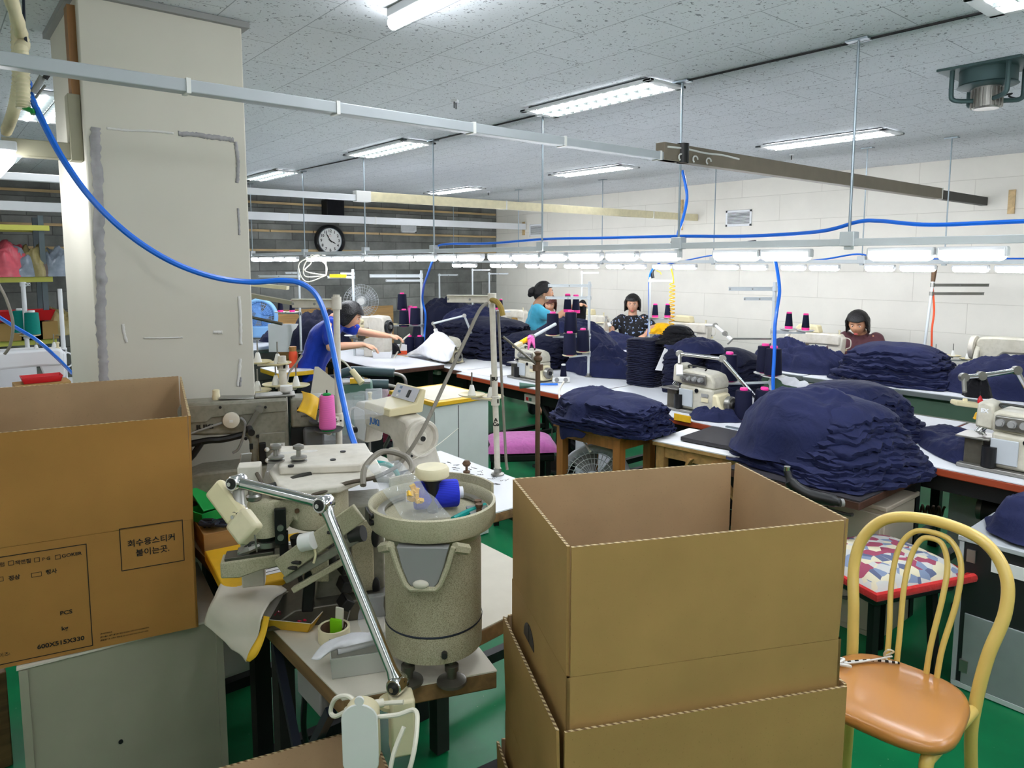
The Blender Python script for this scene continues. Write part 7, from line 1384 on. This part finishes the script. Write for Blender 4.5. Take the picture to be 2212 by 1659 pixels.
def fused(name, bm, m, voxel, soft, parent, ruffle=0):
    """melts the overlapping limb segments of bm into one continuous skin"""
    bmesh.ops.recalc_face_normals(bm, faces=bm.faces); me = bpy.data.meshes.new(name); bm.to_mesh(me); bm.free(); o = bpy.data.objects.new(name, me); COL.objects.link(o)
    q = o.modifiers.new('merge', 'REMESH'); q.mode = 'VOXEL'; q.voxel_size = voxel; q = o.modifiers.new('soft', 'SMOOTH'); q.iterations = soft; q.factor = .5
    bpy.context.view_layer.update(); m2 = bpy.data.meshes.new_from_object(o.evaluated_get(bpy.context.evaluated_depsgraph_get())); m2.name = name; bpy.data.objects.remove(o)
    if ruffle:
        for v in m2.vertices: c = v.co*9; v.co += V((noise.noise(c), noise.noise(c+V((7, 0, 0))), noise.noise(c+V((0, 7, 0)))))*ruffle
    m2.materials.clear(); m2.materials.append(MATS[m]); m2.shade_smooth(); o = bpy.data.objects.new(name, m2); COL.objects.link(o); o.parent = parent; return o
def grow(J, E, R):
    bm = bmesh.new()
    for a, b in E: limb(bm, J[a], J[b], R[a], R[b])
    return bm
def head_bm(bm, M, s=1.0):
    """face-bearing head: x right, -y to the front, z up, centre between the ears"""
    n, k = 28, 22; rings = []
    def pt(a, b):
        # a polar 0 top..pi bottom, b azimuth; front is b=-pi/2
        x, y, z = math.sin(a)*math.cos(b), math.sin(a)*math.sin(b), math.cos(a)
        X, Y, Z = x*.074, y*.094, z*.115
        if z < 0: X *= 1-.30*(-z)**1.4; Y *= 1-.10*(-z)
        if y < 0 and z < .2: Y *= 1+.03*(1-abs(z))
        f = max(0, -y)
        if f > .3:
            w = math.exp(-(x/.22)**2)
            nose = math.exp(-((z+.10)/.24)**2)*math.exp(-(x/.15)**2); Y -= .018*nose*(1 if z > -.34 else .2)
            for sx in (-1, 1): Y += .011*math.exp(-((x-sx*.38)/.2)**2-((z-.12)/.13)**2)
            Y -= .006*math.exp(-(x/.3)**2-((z+.52)/.12)**2); Y -= .009*math.exp(-(x/.3)**2-((z+.85)/.16)**2); Y += .004*math.exp(-(x/.35)**2-((z+.66)/.07)**2)
            for sx in (-1, 1): Y -= .005*math.exp(-((x-sx*.5)/.2)**2-((z+.2)/.2)**2)
        return M @ (V((X, Y, Z))*s)
    top = bm.verts.new(pt(0, 0)); bot = bm.verts.new(pt(PI, 0))
    for i in range(1, k): rings.append([bm.verts.new(pt(PI*i/k, 2*PI*j/n)) for j in range(n)])
    for j in range(n): bm.faces.new((top, rings[0][j], rings[0][(j+1) % n])); bm.faces.new((bot, rings[-1][(j+1) % n], rings[-1][j]))
    for a, b in zip(rings, rings[1:]):
        for j in range(n): bm.faces.new((a[j], b[j], b[(j+1) % n], a[(j+1) % n]))
def person(label, loc, rz, sh, el, wr, head, lean, hp, shirt, skin, hair, hairstyle, hand_dir, sit=True, tone=1.0, glasses=False):
    """joints in a frame with -y to the person's front; sh shoulders half width; el/wr for (right, left); head = centre; lean = chest point"""
    t = thing('person', label, 'person', loc, rz)
    pel, chest, neck = V(hp), V(lean[0]), V(lean[1]); hd = V(head[0]); HM = Matrix.Translation(hd) @ Euler(head[1]).to_matrix().to_4x4()
    J = [pel, pel.lerp(chest, .5), chest, neck]; E = [(0, 1), (1, 2), (2, 3)]; R = [(.13, .10), (.125, .095), (.135, .10), .055]
    J.append(hd+HM.to_3x3() @ V((0, .012, -.06))); E.append((3, 4)); R.append(.05)
    side = V((1, 0, 0)); arms = []
    for s_, e_, w_ in ((1, el[0], wr[0]), (-1, el[1], wr[1])):
        b0 = len(J); shp = neck+side*s_*(sh-.02)+V((0, .0, -.045)); e_ = V(e_); w_ = V(w_)
        J += [shp, shp.lerp(e_, .5), e_, e_.lerp(w_, .45), w_]; E += [(2, b0), (b0, b0+1), (b0+1, b0+2), (b0+2, b0+3), (b0+3, b0+4)]; R += [.058, .046, .038, .036, .024]; arms.append((shp, e_, w_))
        # hand: palm then five separate fingers
        d = (V(hand_dir[0 if s_ > 0 else 1])).normalized(); nrm = d.cross(V((0, 0, 1))); nrm = nrm.normalized() if nrm.length > .1 else V((1, 0, 0)); pn = nrm.cross(d)
        p1 = w_+d*.035; p2 = w_+d*.075; i1 = len(J); J += [p1, p2]; E += [(b0+4, i1), (i1, i1+1)]; R += [(.034, .018), (.036, .016)]
        for q in range(4):
            i2 = len(J); off = nrm*(.026-.0175*q); ln = (.066, .076, .07, .055)[q]; f0 = p2+off+d*.012; f1 = f0+d*ln*.5-pn*.012; f2 = f1+d*ln*.32-pn*.03
            J += [f0, f1, f2]; E += [(i1+1, i2), (i2, i2+1), (i2+1, i2+2)]; R += [.0095, .0085, .0075]
        i2 = len(J); th = p1+nrm*.03; J += [th, th+d*.03+nrm*.016-pn*.01, th+d*.055+nrm*.008-pn*.02]; E += [(i1, i2), (i2, i2+1), (i2+1, i2+2)]; R += [.012, .01, .008]
    nb = len(J)
    if sit: legs = [[pel+V((s_*.09, 0, -.03)), pel+V((s_*.12, -.40, .0)), pel+V((s_*.12, -.42, -pel.z+.08)), pel+V((s_*.12, -.52, -pel.z+.04))] for s_ in (1, -1)]
    else: legs = [[pel+V((s_*.09, 0, -.06)), pel+V((s_*.10, -.02, -.42)), pel+V((s_*.10, .02, -pel.z+.09)), pel+V((s_*.11, -.12, -pel.z+.04))] for s_ in (1, -1)]
    for lg in legs:
        b0 = len(J); J += lg; E += [(0, b0), (b0, b0+1), (b0+1, b0+2), (b0+2, b0+3)]; R += [.085, .06, .042, .036]
    bm = grow(J, E, R); head_bm(bm, HM)
    for s_ in (-1, 1):   # ears
        bmesh.ops.create_uvsphere(bm, u_segments=10, v_segments=8, radius=1, matrix=HM @ Matrix.Translation((s_*.074, .01, -.01)) @ Matrix.Diagonal((.010, .018, .030, 1)))
    fused('body', bm, skin, .0052, 2, t)
    # shirt: torso and short sleeves, open at neck, cuffs and hem
    SJ = [pel+V((0, 0, -.05)), pel.lerp(chest, .5), chest, neck+V((0, 0.005, -.035))]; SE = [(0, 1), (1, 2), (2, 3)]; SR = [(.165, .135), (.155, .125), (.165, .13), .075]
    for s_, (shp, e_, w_) in zip((1, -1), arms): b0 = len(SJ); SJ += [shp+V((0, 0, .004)), shp.lerp(e_, .45), shp.lerp(e_, .72)]; SE += [(2, b0), (b0, b0+1), (b0+1, b0+2)]; SR += [.066, .062, .06]
    fused('shirt', grow(SJ, SE, SR), shirt, .011, 4, t, .014)
    TJ = [pel+V((0, 0, -.02))]; TE = []; TR = [(.17, .14)]
    for lg in legs: b0 = len(TJ); TJ += lg[:3]; TE += [(0, b0), (b0, b0+1), (b0+1, b0+2)]; TR += [.115, .085, .07]
    fused('trousers', grow(TJ, TE, TR), 'trousers', .014, 4, t, .01)
    # hair shell with a front opening
    b = B(); b.M = HM; n, k = 30, 18
    L_, side_l, fr = {'bun': (.72, .50, .33), 'bob': (.80, .76, .34), 'short': (.72, .60, .36), 'long': (.93, .90, .35)}[hairstyle]
    def hp_(i, j):
        bb = 2*PI*j/n; y = math.sin(bb); front = max(0, -y)
        bk = max(0, y); w_ = min(1, max(0, (front-.30)/.30)); w_ = w_*w_*(3-2*w_)
        amax = PI*((L_*bk+side_l*(1-bk))*(1-w_)+fr*w_)
        amax = min(amax, PI*.93); a = amax*i/k; sa = math.sin(a) if (a < PI/2 or hairstyle == 'bun') else 1-.20*((a-PI/2)/(PI/2))**1.5
        x, yy, z = sa*math.cos(bb), sa*math.sin(bb), math.cos(a)
        puff = 1.13+.07*noise.noise(V((x*4, yy*4, z*4+hd.x)))+.03*noise.noise(V((x*14, yy*14, z*5+hd.x)))+(.10 if hairstyle in ('bob', 'short', 'long') else 0)*min(1, i/k*1.4)*(.5 if a > PI/2 else 1)
        q = V((x*.078*puff*(1.06), yy*.098*puff+.004, z*.118*(1.06+.04*noise.noise(V((x*9, yy*9, z*3))))))
        if z < 0 and hairstyle in ('bob', 'long'): q.x *= 1.0+.05*(-z); q.z *= 1.02
        return q
    top = b.v(hp_(0, 0)); rg = [[b.v(hp_(i, j)) for j in range(n)] for i in range(1, k+1)]
    for j in range(n): b.f((top, rg[0][j], rg[0][(j+1) % n]))
    for r0, r1 in zip(rg, rg[1:]):
        for j in range(n): b.f((r0[j], r1[j], r1[(j+1) % n], r0[(j+1) % n]))
    if hairstyle == 'bun':
        b.ball((0, .135, -.005), (.042, .036, .045)); b.ball((0, .115, .03), (.03, .03, .02)); b.ball((.0, .15, -.035), (.025, .022, .024))
    b.build('hair', hair, t, smooth=180, solid=.012)
    b = B(); b.M = HM
    for s_ in (-1, 1): b.m('eye_white'); b.ball((s_*.029, -.080, .012), (.0125, .006, .0055), 10, 6); b.m('ink'); b.ball((s_*.029, -.0855, .012), (.005, .003, .005), 8, 6)
    b.build('eyes', parent=t)
    b = B(); b.M = HM
    for s_ in (-1, 1): b.tube([(s_*.014, -.0945, .032), (s_*.03, -.0925, .037), (s_*.046, -.082, .032)], [.002, .0032, .0015], 6)
    b.build('eyebrows', 'brow', t)
    b = B(); b.M = HM; b.ball((0, -.0925, -.060), (.021, .006, .0045), 12, 6); b.ball((0, -.092, -.068), (.017, .006, .0045), 12, 6); b.build('lips', 'lips', t)
    if glasses:
        b = B(); b.M = HM
        for s_ in (-1, 1): b.tube([(s_*.031+.022*math.cos(a), -.106, .006+.016*math.sin(a)) for a in [2*PI*k_/18 for k_ in range(18)]], .0012, 5, closed=True); b.tube([(s_*.053, -.104, .01), (s_*.078, -.02, .012)], .0012, 5)
        b.tube([(-.009, -.107, .008), (.009, -.107, .008)], .0012, 5); b.build('glasses', 'steel', t)
    return t
def chairseat(x, y, label, h=.44):
    t = thing('stool', label, 'stool', (x, y, 0)); B().lathe([(.16, h-.05), (.17, h-.03), (.17, h-.01), (.15, h), (0, h)], n=24).build('seat', 'black_plastic', t)
    for k in range(4): a = PI/4+k*PI/2; B().bar((.17*math.cos(a), .17*math.sin(a), 0), (.1*math.cos(a), .1*math.sin(a), h-.05), .025, .025).build('leg', 'black_metal', t)
# person in dark red, head bowed over the second row
def seat_person(label, px, py, x, rz, **k):
    h = PX(px, py, x); return h
hA = PX(1861, 697, 6.72)
person('person in a dark red shirt with a black bob, bowed over sewing at the right', (hA.x, hA.y, 0), math.radians(-90+6), .155, [V((.24, -.10, .86)), V((-.25, -.12, .86))], [V((.12, -.33, .83)), V((-.14, -.33, .83))], (V((.0, -.10, hA.z)), (.42, .0, .15)), (V((0, .0, hA.z-.34)), V((0, .0, hA.z-.10))), V((0, .08, hA.z-.70)), 'shirt_maroon', 'skin_tan', 'hair_black', 'bob', (V((-.3, -.9, -.2)), V((.3, -.9, -.2))))
chairseat(hA.x-.0, hA.y+.0, 'black round stool under the person in dark red', hA.z-.70-.11)
hB = PX(1367, 656, 6.76)
person('person with glasses, black bob and black patterned shirt, facing us at the second row', (hB.x, hB.y, 0), math.radians(-90+38), .16, [V((.26, -.04, .92)), V((-.25, -.10, .90))], [V((.16, -.30, .84)), V((-.22, -.34, .84))], (V((.0, -.04, hB.z)), (.22, 0, .0)), (V((0, .02, hB.z-.38)), V((0, .0, hB.z-.145))), V((0, .10, hB.z-.78)), 'shirt_floral', 'skin', 'hair_black', 'bob', (V((-.3, -.9, -.1)), V((.2, -.9, -.1))), glasses=True)
chairseat(hB.x, hB.y, 'black round stool under the person with glasses', hB.z-.78-.11)
hC = PD(1163, 632, 7.9)
person('person in a cyan shirt with a black bun, standing and holding up dark cloth', (hC.x, hC.y, 0), math.radians(-YAW*57.3+80) if False else math.radians(52), .145, [V((.20, -.12, 1.06)), V((-.20, -.16, 1.10))], [V((.06, -.36, 1.10)), V((-.06, -.38, 1.23))], (V((.0, -.06, hC.z)), (.08, 0, 0)), (V((0, .02, hC.z-.36)), V((0, .01, hC.z-.14))), V((0, .03, hC.z-.66)), 'shirt_cyan', 'skin_tan', 'hair_black', 'bun', (V((.1, -.9, .1)), V((.1, -.9, .25))), sit=False)
c_ = V((hC.x, hC.y, 0))+Matrix.Rotation(math.radians(52), 3, 'Z') @ V((.0, -.46, 1.16)); o = drape('dark cloth piece held up by the person in cyan', 'held_cloth', 'black_cloth', [[c_+V((-.03, .0, .12)), c_+V((.03, -.02, .14)), c_+V((.08, -.03, .1))], [c_+V((-.04, .0, .0)), c_+V((.03, -.03, .02)), c_+V((.07, -.03, -.02))], [c_+V((-.05, .0, -.14)), c_+V((.0, -.02, -.16)), c_+V((.06, -.03, -.14))]], 6, 6, .015, 5)
hD = PX(1190, 655, 6.74)
person('person with brown hair and black top, mostly hidden behind the person in cyan', (hD.x, hD.y, 0), math.radians(-60), .15, [V((.2, -.12, .95)), V((-.2, -.12, .95))], [V((.1, -.34, .95)), V((-.1, -.34, .95))], (V((.0, -.06, hD.z)), (.45, 0, .3)), (V((0, .0, hD.z-.4)), V((0, -.01, hD.z-.17))), V((0, .1, hD.z-.76)), 'shirt_black', 'skin', 'hair_brown', 'long', (V((0, -.9, -.1)), V((0, -.9, -.1))))
chairseat(hD.x, hD.y, 'black round stool under the person with brown hair', hD.z-.76-.11)
hE = PD(742, 680, 6.35)
person('person in a royal blue shirt with short black hair, leaning over the coverstitch machine', (hE.x-.22, hE.y+.10, 0), math.radians(52), .16, [V((.18, -.34, 1.09)), V((-.2, -.17, .99))], [V((.05, -.62, 1.06)), V((-.12, -.43, 1.0))], (V((.0, -.30, hE.z)), (.55, 0, .0)), (V((0, -.06, hE.z-.20)), V((0, -.17, hE.z-.03))), V((0, .12, .62)), 'shirt_blue', 'skin', 'hair_black', 'bob', (V((.1, -.9, -.1)), V((.1, -.9, -.2))))
chairseat(hE.x-.22-.05, hE.y+.05, 'black round stool under the person in royal blue', .50)
